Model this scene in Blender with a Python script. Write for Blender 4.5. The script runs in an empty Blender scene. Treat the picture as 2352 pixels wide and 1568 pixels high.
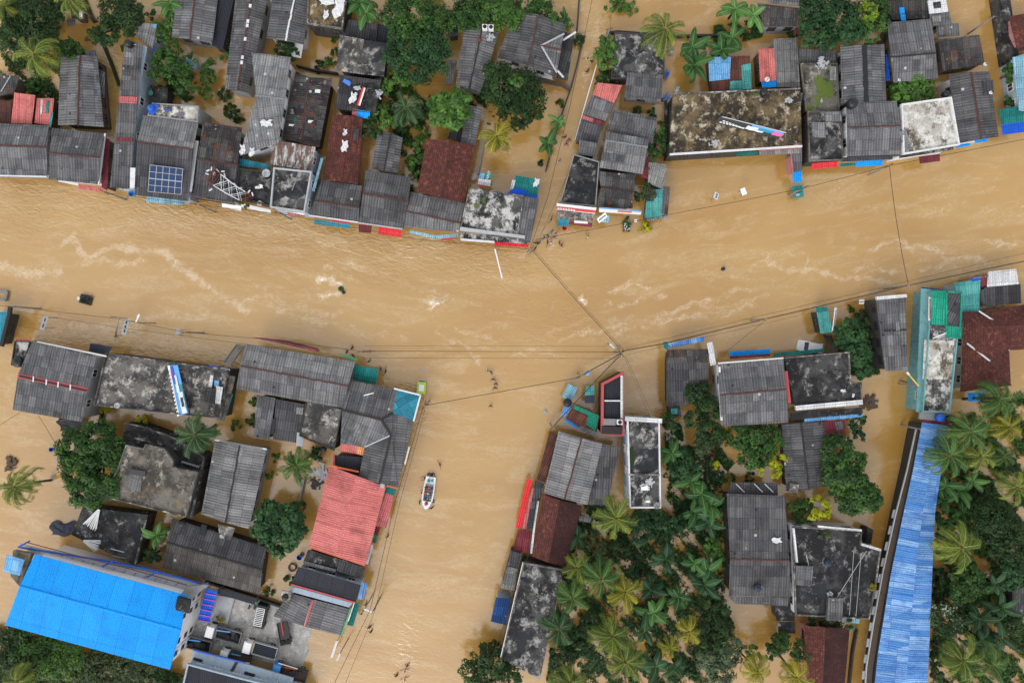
import bpy, math, random
import numpy as np
from mathutils import Vector
R = math.radians
SC = bpy.context.scene
H = 120.0; S = 14.0            # drone height in metres, photo units per metre at the water level
# ---------------------------------------------------------------- camera, sky, sun, exposure
cam = bpy.data.objects.new("camera", bpy.data.cameras.new("camera"))
SC.collection.objects.link(cam); SC.camera = cam
cam.location = (0, 0, H); cam.rotation_euler = (0, 0, 0)
cam.data.sensor_width = 36; cam.data.lens = 36 * H / 168.0
cam.data.clip_start = 1; cam.data.clip_end = 5000
W = bpy.data.worlds.new("World"); SC.world = W; W.use_nodes = True
wn = W.node_tree; wn.nodes.clear()
SUN_EL, SUN_AZ = R(40), R(205)
sky = wn.nodes.new('ShaderNodeTexSky'); sky.sky_type = 'NISHITA'; sky.sun_disc = False
sky.sun_elevation = SUN_EL; sky.sun_rotation = SUN_AZ; sky.dust_density = 1.5; sky.air_density = 1.2
hs_ = wn.nodes.new('ShaderNodeHueSaturation'); hs_.inputs['Saturation'].default_value = 0.12
tc_ = wn.nodes.new('ShaderNodeTexCoord'); sp_ = wn.nodes.new('ShaderNodeSeparateXYZ')
mr_ = wn.nodes.new('ShaderNodeMapRange'); mr_.inputs[1].default_value = 0; mr_.inputs[2].default_value = 1
mr_.inputs[3].default_value = 1.75; mr_.inputs[4].default_value = 2.05     # overcast: the zenith is the brightest part
mx_ = wn.nodes.new('ShaderNodeVectorMath'); mx_.operation = 'SCALE'
bg_ = wn.nodes.new('ShaderNodeBackground'); bg_.inputs['Strength'].default_value = 0.15
ou_ = wn.nodes.new('ShaderNodeOutputWorld')
wn.links.new(sky.outputs[0], hs_.inputs['Color']); wn.links.new(tc_.outputs['Generated'], sp_.inputs[0])
wn.links.new(sp_.outputs[2], mr_.inputs[0]); wn.links.new(hs_.outputs[0], mx_.inputs[0])
wn.links.new(mr_.outputs[0], mx_.inputs['Scale']); wn.links.new(mx_.outputs[0], bg_.inputs['Color'])
wn.links.new(bg_.outputs[0], ou_.inputs[0])
sun = bpy.data.objects.new("sun", bpy.data.lights.new("sun", 'SUN')); SC.collection.objects.link(sun)
sun.data.energy = 0.5; sun.data.angle = R(22); sun.data.color = (1, 0.96, 0.9)
_d = Vector((math.sin(SUN_AZ) * math.cos(SUN_EL), math.cos(SUN_AZ) * math.cos(SUN_EL), math.sin(SUN_EL)))
sun.rotation_euler = _d.to_track_quat('Z', 'Y').to_euler()
SC.view_settings.view_transform = 'Standard'; SC.view_settings.look = 'None'
SC.view_settings.exposure = 0.0; SC.view_settings.gamma = 1
SC.render.engine = 'CYCLES'; SC.cycles.max_bounces = 5; SC.cycles.diffuse_bounces = 3; SC.cycles.glossy_bounces = 2
SC.cycles.transmission_bounces = 2; SC.cycles.use_denoising = True

# ---------------------------------------------------------------- helpers
def P(x, y, z=0.0):
    k = (H - z) / H / S
    return ((x - 1176) * k, (784 - y) * k, z)
def link(o): SC.collection.objects.link(o); return o
def tag(o, label=None, cat=None, group=None, kind=None):
    if label: o['label'] = label
    if cat: o['category'] = cat
    if group: o['group'] = group
    if kind: o['kind'] = kind
    return o
def empty(name, label, cat, loc=(0, 0, 0), rz=0, group=None):
    o = bpy.data.objects.new(name, None); link(o); o.location = loc; o.rotation_euler = (0, 0, rz)
    o.empty_display_size = 0.3
    return tag(o, label, cat, group)
def copy_tree(o, parent=None):
    c = o.copy(); link(c); c.parent = parent
    for ch in list(o.children): copy_tree(ch, c)
    return c
def root_loc(o):
    while o.parent: o = o.parent
    return Vector(o.location)
class MB:
    def __init__(s): s.v = []; s.f = []; s.m = []; s.ud = None
    def add(s, vs, fs, m=0):
        b = len(s.v); s.v += [tuple(p) for p in vs]
        for f in fs: s.f.append([b + i for i in f]); s.m.append(m)
        return s
    def box(s, c, sz, rz=0, m=0, rot=None):
        hx, hy, hz = [q / 2 for q in sz]; ca, sa = math.cos(rz), math.sin(rz); vs = []
        for X, Y, Z in ((-hx,-hy,-hz),(hx,-hy,-hz),(hx,hy,-hz),(-hx,hy,-hz),(-hx,-hy,hz),(hx,-hy,hz),(hx,hy,hz),(-hx,hy,hz)):
            if rot: q = rot @ Vector((X, Y, Z)); X, Y, Z = q
            vs.append((c[0] + X * ca - Y * sa, c[1] + X * sa + Y * ca, c[2] + Z))
        return s.add(vs, [(3,2,1,0),(4,5,6,7),(0,1,5,4),(1,2,6,5),(2,3,7,6),(3,0,4,7)], m)
    def bar(s, a, b, w, h, m=0):                          # square bar between two points
        a = Vector(a); b = Vector(b); d = b - a; L = d.length
        if L < 1e-5: return s
        d /= L; side = d.cross(Vector((0, 0, 1)))
        if side.length < 1e-3: side = Vector((1, 0, 0))
        side.normalize(); up = side.cross(d); si = side * w / 2; u = up * h / 2
        vs = [a - si - u, a + si - u, a + si + u, a - si + u, b - si - u, b + si - u, b + si + u, b - si + u]
        return s.add(vs, [(3,2,1,0),(4,5,6,7),(0,1,5,4),(1,2,6,5),(2,3,7,6),(3,0,4,7)], m)
    def tube(s, a, b, r0, r1=None, n=8, m=0, cap=True):
        r1 = r0 if r1 is None else r1; a = Vector(a); b = Vector(b); d = (b - a)
        if d.length < 1e-6: return s
        d.normalize(); x = d.orthogonal().normalized(); y = d.cross(x); vs = []
        for c, r in ((a, r0), (b, r1)):
            for i in range(n):
                t = 2 * math.pi * i / n; vs.append(c + x * math.cos(t) * r + y * math.sin(t) * r)
        fs = [(i, (i + 1) % n, n + (i + 1) % n, n + i) for i in range(n)]
        if cap: fs += [tuple(range(n - 1, -1, -1)), tuple(range(n, 2 * n))]
        return s.add(vs, fs, m)
    def lathe(s, c, prof, n=16, m=0):
        vs = []; k = len(prof)
        for r, z in prof:
            for i in range(n):
                t = 2 * math.pi * i / n; vs.append((c[0] + r * math.cos(t), c[1] + r * math.sin(t), c[2] + z))
        fs = [(j * n + i, j * n + (i + 1) % n, (j + 1) * n + (i + 1) % n, (j + 1) * n + i) for j in range(k - 1) for i in range(n)]
        fs += [tuple(range(n - 1, -1, -1)), tuple(range((k - 1) * n, k * n))]
        return s.add(vs, fs, m)
    def solid(s, polys, th, m=0):                         # sheet of several faces, thickened downwards
        idx = {}; vs = []; fs = []
        def vid(p):
            k = tuple(round(q, 3) for q in p)
            if k not in idx: idx[k] = len(vs); vs.append(tuple(p))
            return idx[k]
        for pl in polys:
            ids = [vid(p) for p in pl]
            a = sum(vs[ids[i]][0] * vs[ids[(i + 1) % len(ids)]][1] - vs[ids[(i + 1) % len(ids)]][0] * vs[ids[i]][1] for i in range(len(ids)))
            fs.append(ids if a > 0 else ids[::-1])
        n = len(vs); ed = {}
        for f in fs:
            for i in range(len(f)): ed[(f[i], f[(i + 1) % len(f)])] = 1
        out = [tuple(f) for f in fs] + [tuple(i + n for i in f[::-1]) for f in fs]
        for (a, b) in ed:
            if (b, a) not in ed: out.append((a, a + n, b + n, b))
        return s.add(vs + [(x, y, z - th) for x, y, z in vs], out, m)
    def prism(s, poly, z0, z1, m=0):
        pl = [(p[0], p[1], z1) for p in poly]; return s.solid([pl], z1 - z0, m)
    def build(s, name, mats, parent=None, local=False, smooth=False, uv=True):
        me = bpy.data.meshes.new(name)
        V = np.array(s.v, dtype=float).reshape(-1, 3); uvs = []
        if uv:
            for f in s.f:
                p = [Vector(s.v[i]) for i in f]; nr = Vector((0, 0, 0))
                for i in range(len(p)):
                    a, b = p[i], p[(i + 1) % len(p)]
                    nr += Vector(((a.y - b.y) * (a.z + b.z), (a.z - b.z) * (a.x + b.x), (a.x - b.x) * (a.y + b.y)))
                if nr.length > 0: nr.normalize()
                hz = math.hypot(nr.x, nr.y)
                if s.ud is not None and abs(nr.z) > .3: u = Vector((s.ud[0], s.ud[1], 0)).normalized(); 
                elif hz > 0.03: u = Vector((-nr.y, nr.x, 0)).normalized()
                else: u = (p[1] - p[0]).normalized() if (p[1] - p[0]).length > 0 else Vector((1, 0, 0))
                v = nr.cross(u)
                uvs += [(q.dot(u), q.dot(v)) for q in p]
        off = Vector((0, 0, 0)) if (local or parent is None) else root_loc(parent)
        if parent is None and not local:                  # a thing that is one mesh: origin at its base
            off = Vector((V[:, 0].mean(), V[:, 1].mean(), V[:, 2].min()))
        Vl = V - np.array(off)
        me.from_pydata([tuple(q) for q in Vl], [], s.f)
        if not isinstance(mats, (list, tuple)): mats = [mats]
        for m in mats: me.materials.append(M(m) if isinstance(m, str) else m)
        me.polygons.foreach_set('material_index', s.m)
        if smooth: me.polygons.foreach_set('use_smooth', [True] * len(s.f))
        if uv:
            l = me.uv_layers.new(name='UVMap'); l.data.foreach_set('uv', np.array(uvs, dtype=np.float32).ravel())
        me.update()
        o = bpy.data.objects.new(name, me); link(o)
        if parent is not None: o.parent = parent
        elif not local: o.location = off
        return o
def area2(p): return sum(p[i][0] * p[(i + 1) % len(p)][1] - p[(i + 1) % len(p)][0] * p[i][1] for i in range(len(p)))
def offs(p, d):                                           # offset a polygon inwards by d
    n = len(p); sg = 1 if area2(p) > 0 else -1; out = []
    for i in range(n):
        a, b, c = p[i - 1], p[i], p[(i + 1) % n]
        def nrm(u, v):
            dx, dy = v[0] - u[0], v[1] - u[1]; L = math.hypot(dx, dy) or 1
            return (-dy / L * sg, dx / L * sg)
        n1, n2 = nrm(a, b), nrm(b, c); k = max(0.35, 1 + n1[0] * n2[0] + n1[1] * n2[1])
        out.append((b[0] + (n1[0] + n2[0]) / k * d, b[1] + (n1[1] + n2[1]) / k * d))
    return out

# ---------------------------------------------------------------- materials
MATS = {}
def M(k): return MATS[k]
def newmat(name):
    m = bpy.data.materials.new(name); m.use_nodes = True; m.node_tree.nodes.clear(); MATS[name] = m
    return m.node_tree
def nd(t, typ, ins=None, **kw):
    n = t.nodes.new(typ)
    for k, v in kw.items(): setattr(n, k, v)
    for k, v in (ins or {}).items():
        if isinstance(v, bpy.types.NodeSocket): t.links.new(v, n.inputs[k])
        else: n.inputs[k].default_value = v
    return n
def c4(c): return tuple(c) + (1,) if len(c) == 3 else tuple(c)
def mix(t, f, a, b, mode='MIX'):
    n = t.nodes.new('ShaderNodeMix'); n.data_type = 'RGBA'; n.blend_type = mode
    for i, v in ((0, f), (6, a), (7, b)):
        if isinstance(v, bpy.types.NodeSocket): t.links.new(v, n.inputs[i])
        else: n.inputs[i].default_value = v if i == 0 else c4(v)
    return n.outputs[2]
def mth(t, op, a, b=0.0, c=None):
    n = t.nodes.new('ShaderNodeMath'); n.operation = op
    for i, v in ((0, a), (1, b), (2, c)):
        if v is None: continue
        if isinstance(v, bpy.types.NodeSocket): t.links.new(v, n.inputs[i])
        else: n.inputs[i].default_value = v
    return n.outputs[0]
def stp(t, v, a, b):
    return nd(t, 'ShaderNodeMapRange', {0: v, 1: a, 2: b, 3: 0.0, 4: 1.0}, interpolation_type='SMOOTHSTEP').outputs[0]
def noi(t, vec, sc, det=4, ro=0.55, dist=0.0):
    return nd(t, 'ShaderNodeTexNoise', {'Vector': vec, 'Scale': sc, 'Detail': det, 'Roughness': ro, 'Distortion': dist}).outputs[0]
def vscale(t, v, s): return nd(t, 'ShaderNodeVectorMath', {0: v, 1: s}, operation='MULTIPLY').outputs[0]
def objvec(t, uv=True):
    tc = nd(t, 'ShaderNodeTexCoord'); oi = nd(t, 'ShaderNodeObjectInfo')
    r = mth(t, 'MULTIPLY', oi.outputs['Random'], 97.0)
    return nd(t, 'ShaderNodeVectorMath', {0: tc.outputs['UV' if uv else 'Object'], 1: nd(t, 'ShaderNodeCombineXYZ', {0: r, 1: r, 2: 0.0}).outputs[0]}, operation='ADD').outputs[0], oi.outputs['Random']
def out(t, col, rough=0.8, bump=None, bs=0.3, spec=0.3, metal=0.0, bd=0.05):
    ins = {'Base Color': col if isinstance(col, bpy.types.NodeSocket) else c4(col), 'Roughness': rough, 'Specular IOR Level': spec, 'Metallic': metal}
    b = nd(t, 'ShaderNodeBsdfPrincipled', ins)
    if bump is not None:
        t.links.new(nd(t, 'ShaderNodeBump', {'Height': bump, 'Strength': bs, 'Distance': bd}).outputs[0], b.inputs['Normal'])
    o = nd(t, 'ShaderNodeOutputMaterial', {0: b.outputs[0]})
    return b
def sheet(name, a, b, stain=(.02,.02,.022), st=.5, rust=0.0, white=0.0, pitch=.34, cw=1.05, rh=1.7, ridge=.3, rough=.75, rc=(.12,.045,.025), streak=.35, jit=.25, vary=None):
    vary = name in ('ag', 'al', 'ad', 'ab', 'am', 'aw') if vary is None else vary
    t = newmat(name); v, rnd = objvec(t)
    nz = noi(t, v, .9, 3)
    vj = nd(t, 'ShaderNodeVectorMath', {0: v, 1: vscale(t, nd(t, 'ShaderNodeTexNoise', {'Vector': v, 'Scale': .35, 'Detail': 2.0}).outputs[1], (.12, .12, 0))}, operation='ADD').outputs[0]
    br = nd(t, 'ShaderNodeTexBrick', {'Vector': vj, 'Color1': c4(a), 'Color2': c4(b), 'Mortar': c4([q * .35 for q in a]), 'Scale': 1.0, 'Mortar Size': .025, 'Mortar Smooth': .3, 'Bias': -.1, 'Brick Width': cw, 'Row Height': rh}, offset=.0)
    col = br.outputs[0]
    br2 = nd(t, 'ShaderNodeTexBrick', {'Vector': vj, 'Color1': (.72,.72,.72,1), 'Color2': (1.22,1.22,1.22,1), 'Mortar': (.9,.9,.9,1), 'Scale': 1.0, 'Mortar Size': .0, 'Bias': 0.0, 'Brick Width': cw * 3, 'Row Height': rh}, offset=.3)
    col = mix(t, jit * 2.4, col, br2.outputs[0], 'MULTIPLY')
    u = nd(t, 'ShaderNodeSeparateXYZ', {0: v}).outputs[0]
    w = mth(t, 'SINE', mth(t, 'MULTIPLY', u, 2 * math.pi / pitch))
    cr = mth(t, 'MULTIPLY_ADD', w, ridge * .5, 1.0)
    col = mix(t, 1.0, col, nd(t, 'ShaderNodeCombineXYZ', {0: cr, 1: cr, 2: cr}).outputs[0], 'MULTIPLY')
    sk = noi(t, vscale(t, v, (3.2, .22, 1)), 1.0, 4)
    col = mix(t, mth(t, 'MULTIPLY', stp(t, sk, .46, .72), streak), col, stain)
    col = mix(t, mth(t, 'MULTIPLY', stp(t, noi(t, v, .32, 6, .65), .45, .7), st), col, stain)
    if rust: col = mix(t, mth(t, 'MULTIPLY', stp(t, noi(t, vscale(t, v, (1.6, .5, 1)), .8, 6, .7), .62 - rust * .35, .72 - rust * .3), .9), col, rc)
    if white: col = mix(t, mth(t, 'MULTIPLY', stp(t, noi(t, v, 1.7, 5, .75), .68 - white * .2, .76 - white * .15), .75), col, (.55,.54,.52))
    rv = mth(t, 'MULTIPLY_ADD', rnd, .5, .85); col = mix(t, 1.0, col, nd(t, 'ShaderNodeCombineXYZ', {0: rv, 1: rv, 2: mth(t, 'MULTIPLY', rv, .99)}).outputs[0], 'MULTIPLY') if vary else col
    fine = stp(t, noi(t, v, 5.5, 3, .7), .3, .7); col = mix(t, .62, col, mix(t, fine, (.5,.5,.5), (1.5,1.5,1.5)), 'MULTIPLY')
    if not vary: out(t, col, rough, w, .5, .12); return
    vo = nd(t, 'ShaderNodeTexVoronoi', {'Vector': v, 'Scale': .62}); sel = nd(t, 'ShaderNodeSeparateXYZ', {0: vo.outputs['Color']})
    spk = mth(t, 'MULTIPLY', stp(t, vo.outputs[0], .17, .1), stp(t, sel.outputs[0], .74, .76)); col = mix(t, mth(t, 'MULTIPLY', spk, .8), col, mix(t, stp(t, sel.outputs[1], .45, .55), (.02,.018,.018), (.5,.5,.5)))
    out(t, col, rough, w, .5, .12)
def tiles(name, a, b, dk=(.02,.012,.012), lt=(.3,.11,.07), st=.6):
    t = newmat(name); v, rnd = objvec(t)
    br = nd(t, 'ShaderNodeTexBrick', {'Vector': v, 'Color1': c4(a), 'Color2': c4(b), 'Mortar': c4(dk), 'Scale': 1.0, 'Mortar Size': .035, 'Mortar Smooth': .6, 'Brick Width': .26, 'Row Height': .36, 'Bias': -.1})
    n = noi(t, v, 1.6, 6, .75); col = mix(t, mth(t, 'MULTIPLY', stp(t, n, .5, .68), .8), br.outputs[0], lt)
    col = mix(t, mth(t, 'MULTIPLY', stp(t, noi(t, v, .4, 6, .7), .42, .7), st), col, dk)
    vv = nd(t, 'ShaderNodeSeparateXYZ', {0: v}).outputs[1]
    out(t, col, .85, mth(t, 'FRACT', mth(t, 'MULTIPLY', vv, 2.78)), .5, .2)
def concrete(name, dk, md, lt, t1=.5, t2=.62, moss=0.0, tan=0.0, sc=.28, mosc=(.06,.085,.015), pud=0.0):
    t = newmat(name); v, rnd = objvec(t, False)
    n1 = noi(t, v, sc, 9, .7, .12); n2 = noi(t, vscale(t, v, (1.07, .93, 1)), sc * 2.3, 9, .74, .2); n3 = noi(t, v, 3.5, 5, .7)
    f1 = stp(t, mth(t, 'MULTIPLY_ADD', n3, .10, n1), t1, t1 + .16); f2 = stp(t, mth(t, 'MULTIPLY_ADD', n3, .16, n2), t2, t2 + .14)
    col = mix(t, f1, dk, md); col = mix(t, f2, col, lt)
    if pud: col = mix(t, mth(t, 'MULTIPLY', stp(t, noi(t, vscale(t, v, (.9, 1.15, 1)), .2, 2.5, .5, .8), .575, .59), pud), col, (.016,.018,.023))
    if tan: col = mix(t, mth(t, 'MULTIPLY', stp(t, noi(t, v, sc * 1.3, 7, .65, .3), .52, .68), tan), col, (.32,.21,.09))
    if moss: col = mix(t, stp(t, noi(t, v, .33, 3, .5), .72 - moss * .25, .78 - moss * .25), col, mix(t, n3, mosc, [q * 2.2 for q in mosc]))
    col = mix(t, .45, col, mix(t, stp(t, noi(t, v, 6, 4, .8), .3, .75), (.45,.45,.45), (1.5,1.5,1.5)), 'MULTIPLY')
    sp = stp(t, nd(t, 'ShaderNodeTexVoronoi', {'Vector': v, 'Scale': 1.7}).outputs[0], .10, .05)
    col = mix(t, mth(t, 'MULTIPLY', sp, stp(t, noi(t, v, .6, 2), .5, .6)), col, (.5,.49,.47))
    out(t, col, .8, n3, .4, .3)
def plain(name, c, rough=.6, dirt=.3, spec=.4, metal=0.0, dc=None):
    t = newmat(name); v, rnd = objvec(t, False)
    n = noi(t, v, 1.1, 6, .7); d = dc or [q * .35 for q in c]
    col = mix(t, mth(t, 'MULTIPLY', stp(t, n, .45, .75), dirt), c, d)
    col = mix(t, mth(t, 'MULTIPLY', stp(t, noi(t, vscale(t, v, (3, 3, .4)), 1.5, 4), .5, .75), dirt * .8), col, d)
    out(t, col, rough, None, 0, spec, metal)
def leaf(name, a, b, tr=.25, rough=.5, hi=None):
    t = newmat(name); at = nd(t, 'ShaderNodeAttribute', attribute_name='tint').outputs['Fac']
    oi = nd(t, 'ShaderNodeObjectInfo').outputs['Random']
    col = mix(t, at, a, b)
    if hi: col = mix(t, stp(t, at, .72, 1.0), col, hi)
    col = mix(t, 1.0, col, mix(t, oi, (.82,.86,.82), (1.15,1.12,1.1)), 'MULTIPLY')
    p = nd(t, 'ShaderNodeBsdfPrincipled', {'Base Color': col, 'Roughness': rough, 'Specular IOR Level': .3})
    tl = nd(t, 'ShaderNodeBsdfTranslucent', {'Color': mix(t, .5, col, (.16,.22,.02))})
    ms = nd(t, 'ShaderNodeMixShader', {0: tr, 1: p.outputs[0], 2: tl.outputs[0]})
    nd(t, 'ShaderNodeOutputMaterial', {0: ms.outputs[0]})
# corrugated sheet roofs
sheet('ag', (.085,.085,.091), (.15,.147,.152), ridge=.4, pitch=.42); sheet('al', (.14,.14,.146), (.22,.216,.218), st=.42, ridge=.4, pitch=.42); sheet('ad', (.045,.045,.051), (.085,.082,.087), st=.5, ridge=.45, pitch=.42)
sheet('ab', (.085,.078,.072), (.14,.128,.118), st=.6); sheet('am', (.04,.039,.041), (.11,.106,.104), st=.85, rust=.28, white=.35, streak=.6)
sheet('aw', (.15,.148,.146), (.25,.245,.24), st=.6, white=.3); sheet('as', (.03,.031,.04), (.036,.037,.047), st=.2, ridge=.25, cw=2.2, rh=6, jit=.05, streak=.1)
sheet('bl', (.006,.28,.8), (.012,.31,.84), (.012,.17,.55), st=.42, ridge=.16, cw=3, rh=11, jit=.06, streak=.15, rough=.5)
sheet('bw', (.08,.23,.54), (.26,.44,.7), (.025,.09,.33), st=.5, ridge=.32, cw=.9, rh=7, jit=.2, streak=.75, white=.12, rough=.55)
sheet('bb', (.012,.09,.62), (.016,.13,.7), (.01,.05,.3), st=.25, ridge=.2, rough=.5); sheet('bd', (.012,.05,.17), (.03,.1,.3), (.02,.03,.05), st=.6, white=.2)
sheet('lb', (.12,.34,.62), (.2,.44,.72), (.05,.15,.3), st=.35, white=.2, rough=.5); sheet('sb', (.16,.33,.42), (.3,.5,.6), (.06,.12,.15), st=.5, white=.3, rust=.1)
sheet('rd', (.52,.145,.135), (.59,.175,.16), (.14,.035,.035), st=.5, ridge=.3, cw=2, rh=9, jit=.1, streak=.42, rough=.55)
sheet('rb', (.66,.03,.045), (.72,.04,.055), (.3,.02,.02), st=.15, ridge=.15, jit=.05, streak=.1, rough=.45)
sheet('pk', (.46,.12,.13), (.55,.17,.17), (.2,.06,.06), st=.35, jit=.1); sheet('mr', (.16,.03,.045), (.22,.045,.055), (.06,.015,.02), st=.5)
sheet('tl', (.012,.16,.155), (.02,.22,.2), (.01,.06,.06), st=.4, rough=.5); sheet('tq', (.06,.29,.28), (.10,.36,.33), (.02,.1,.1), st=.55, rough=.5, white=.1)
sheet('tb', (.025,.2,.29), (.05,.27,.36), (.02,.09,.13), st=.35, rough=.5); sheet('gn', (.015,.26,.17), (.025,.34,.22), (.02,.08,.06), st=.4)
sheet('rr', (.1,.04,.03), (.16,.06,.04), (.03,.02,.02), st=.6, white=.1, streak=.6); sheet('rw', (.5,.52,.5), (.62,.66,.64), (.2,.18,.17), st=.3, rust=.62, ridge=.3, streak=.5, rc=(.11,.045,.03))
sheet('ws', (.55,.55,.56), (.7,.7,.7), (.25,.25,.25), st=.3); sheet('or', (.6,.24,.1), (.66,.3,.14), (.3,.1,.05), st=.3)
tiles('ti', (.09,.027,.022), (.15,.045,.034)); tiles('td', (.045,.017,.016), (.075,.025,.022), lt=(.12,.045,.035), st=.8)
concrete('cb', (.016,.016,.018), (.075,.073,.072), (.34,.33,.31), .46, .57, pud=.85); concrete('ck', (.011,.011,.012), (.055,.054,.054), (.26,.25,.24), .5, .61, pud=.75)
concrete('cm', (.035,.034,.034), (.13,.12,.11), (.42,.4,.36), .46, .58, tan=.12); concrete('cn', (.03,.022,.014), (.14,.1,.05), (.46,.4,.3), .5, .59, tan=.5, sc=.3)
concrete('cw', (.1,.08,.05), (.42,.39,.34), (.64,.63,.59), .47, .53); concrete('cg', (.045,.04,.035), (.15,.135,.115), (.36,.33,.28), .46, .6, tan=.3)
concrete('co', (.04,.038,.03), (.14,.13,.11), (.33,.31,.27), .46, .6, moss=.75); concrete('yd', (.2,.19,.18), (.4,.38,.36), (.56,.54,.51), .4, .55, tan=.1, sc=.5)
concrete('cl', (.014,.014,.015), (.09,.088,.085), (.5,.49,.46), .47, .53, moss=.18)
for k, c, d in (('ww', (.66,.66,.67), .45), ('wc', (.5,.46,.37), .5), ('wg', (.24,.245,.25), .5), ('wb', (.34,.42,.5), .5), ('wk', (.05,.048,.046), .5), ('wn', (.1,.075,.055), .5),
                ('wt', (.16,.34,.36), .5), ('wp', (.42,.2,.18), .5)): plain(k, c, .8, d, .2)
for k, c, r, d in (('white', (.78,.78,.78), .5, .12), ('fwhite', (.64,.64,.65), .6, .35), ('black', (.012,.012,.013), .45, .2), ('dkgrey', (.04,.04,.044), .6, .3), ('grey', (.2,.2,.21), .6, .35), ('lgrey', (.4,.41,.43), .5, .3),
                   ('capr', (.085,.032,.025), .85, .6), ('capred', (.45,.07,.075), .6, .3), ('capd', (.026,.02,.02), .8, .4), ('red', (.6,.03,.035), .45, .15), ('blue', (.015,.1,.5), .45, .2), ('skyb', (.08,.32,.72), .45, .2),
                   ('yellow', (.7,.42,.03), .5, .2), ('lime', (.45,.62,.06), .45, .15), ('orange', (.62,.12,.02), .5, .2), ('pink', (.7,.1,.3), .5, .1), ('teal', (.02,.22,.22), .5, .3), ('green', (.02,.4,.16), .5, .2),
                   ('rust', (.16,.05,.025), .85, .4), ('wood', (.11,.075,.05), .85, .5), ('pole', (.22,.21,.2), .85, .4), ('wire', (.03,.022,.016), .6, 0), ('skin', (.17,.085,.05), .55, 0), ('hair', (.012,.01,.009), .5, 0),
                   ('glass', (.02,.025,.03), .12, 0), ('tyre', (.014,.014,.014), .85, .1), ('tankblk', (.014,.015,.018), .35, .15), ('navy', (.02,.028,.05), .6, .3), ('purple', (.2,.03,.25), .5, .1), ('trunk', (.09,.07,.05), .9, .4), ('silver', (.5,.5,.52), .35, .2),
                   ('shblack', (.01,.01,.012), .7, 0), ('shred', (.4,.02,.03), .7, 0), ('shwhite', (.7,.7,.7), .7, 0), ('shblue', (.06,.12,.35), .7, 0), ('shlime', (.5,.75,.15), .7, 0), ('shyel', (.75,.5,.1), .7, 0), ('shpink', (.55,.04,.16), .7, 0), ('shgrey', (.15,.14,.17), .7, 0), ('shsky', (.12,.45,.75), .7, 0), ('shor', (.65,.1,.02), .7, 0),
                   ('tarp', (.06,.2,.62), .4, .2), ('pvcell', (.008,.03,.1), .15, 0)): plain(k, c, r, d)
leaf('lf_dark', (.007,.024,.006), (.036,.09,.016)); leaf('lf_mid', (.010,.036,.008), (.065,.165,.024)); leaf('lf_teal', (.009,.036,.012), (.042,.125,.034)); leaf('lf_lite', (.028,.085,.014), (.12,.25,.04))
leaf('lf_lime', (.1,.2,.012), (.3,.4,.02)); leaf('lf_yel', (.24,.26,.005), (.62,.58,.01)); leaf('lf_oliv', (.022,.04,.013), (.085,.12,.04)); leaf('lf_gold', (.12,.1,.008), (.36,.3,.02))
leaf('lf_fl', (.015,.045,.014), (.05,.11,.035), hi=(.6,.58,.5)); leaf('lf_red', (.08,.008,.02), (.2,.02,.05)); leaf('lf_grey', (.035,.06,.03), (.1,.15,.075))
leaf('pm_g', (.006,.03,.008), (.1,.23,.048), hi=(.26,.28,.06)); leaf('pm_yg', (.012,.04,.009), (.21,.29,.04), hi=(.42,.36,.06)); leaf('pm_y', (.045,.065,.008), (.42,.38,.03), hi=(.58,.46,.06)); leaf('pm_d', (.01,.042,.016), (.05,.12,.04), hi=(.2,.25,.1))
leaf('bn_g', (.014,.06,.014), (.075,.2,.042), hi=(.2,.34,.12)); leaf('bn_d', (.008,.036,.013), (.036,.11,.034), hi=(.12,.24,.1)); leaf('bn_l', (.04,.13,.025), (.14,.3,.07), hi=(.35,.48,.2))
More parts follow.
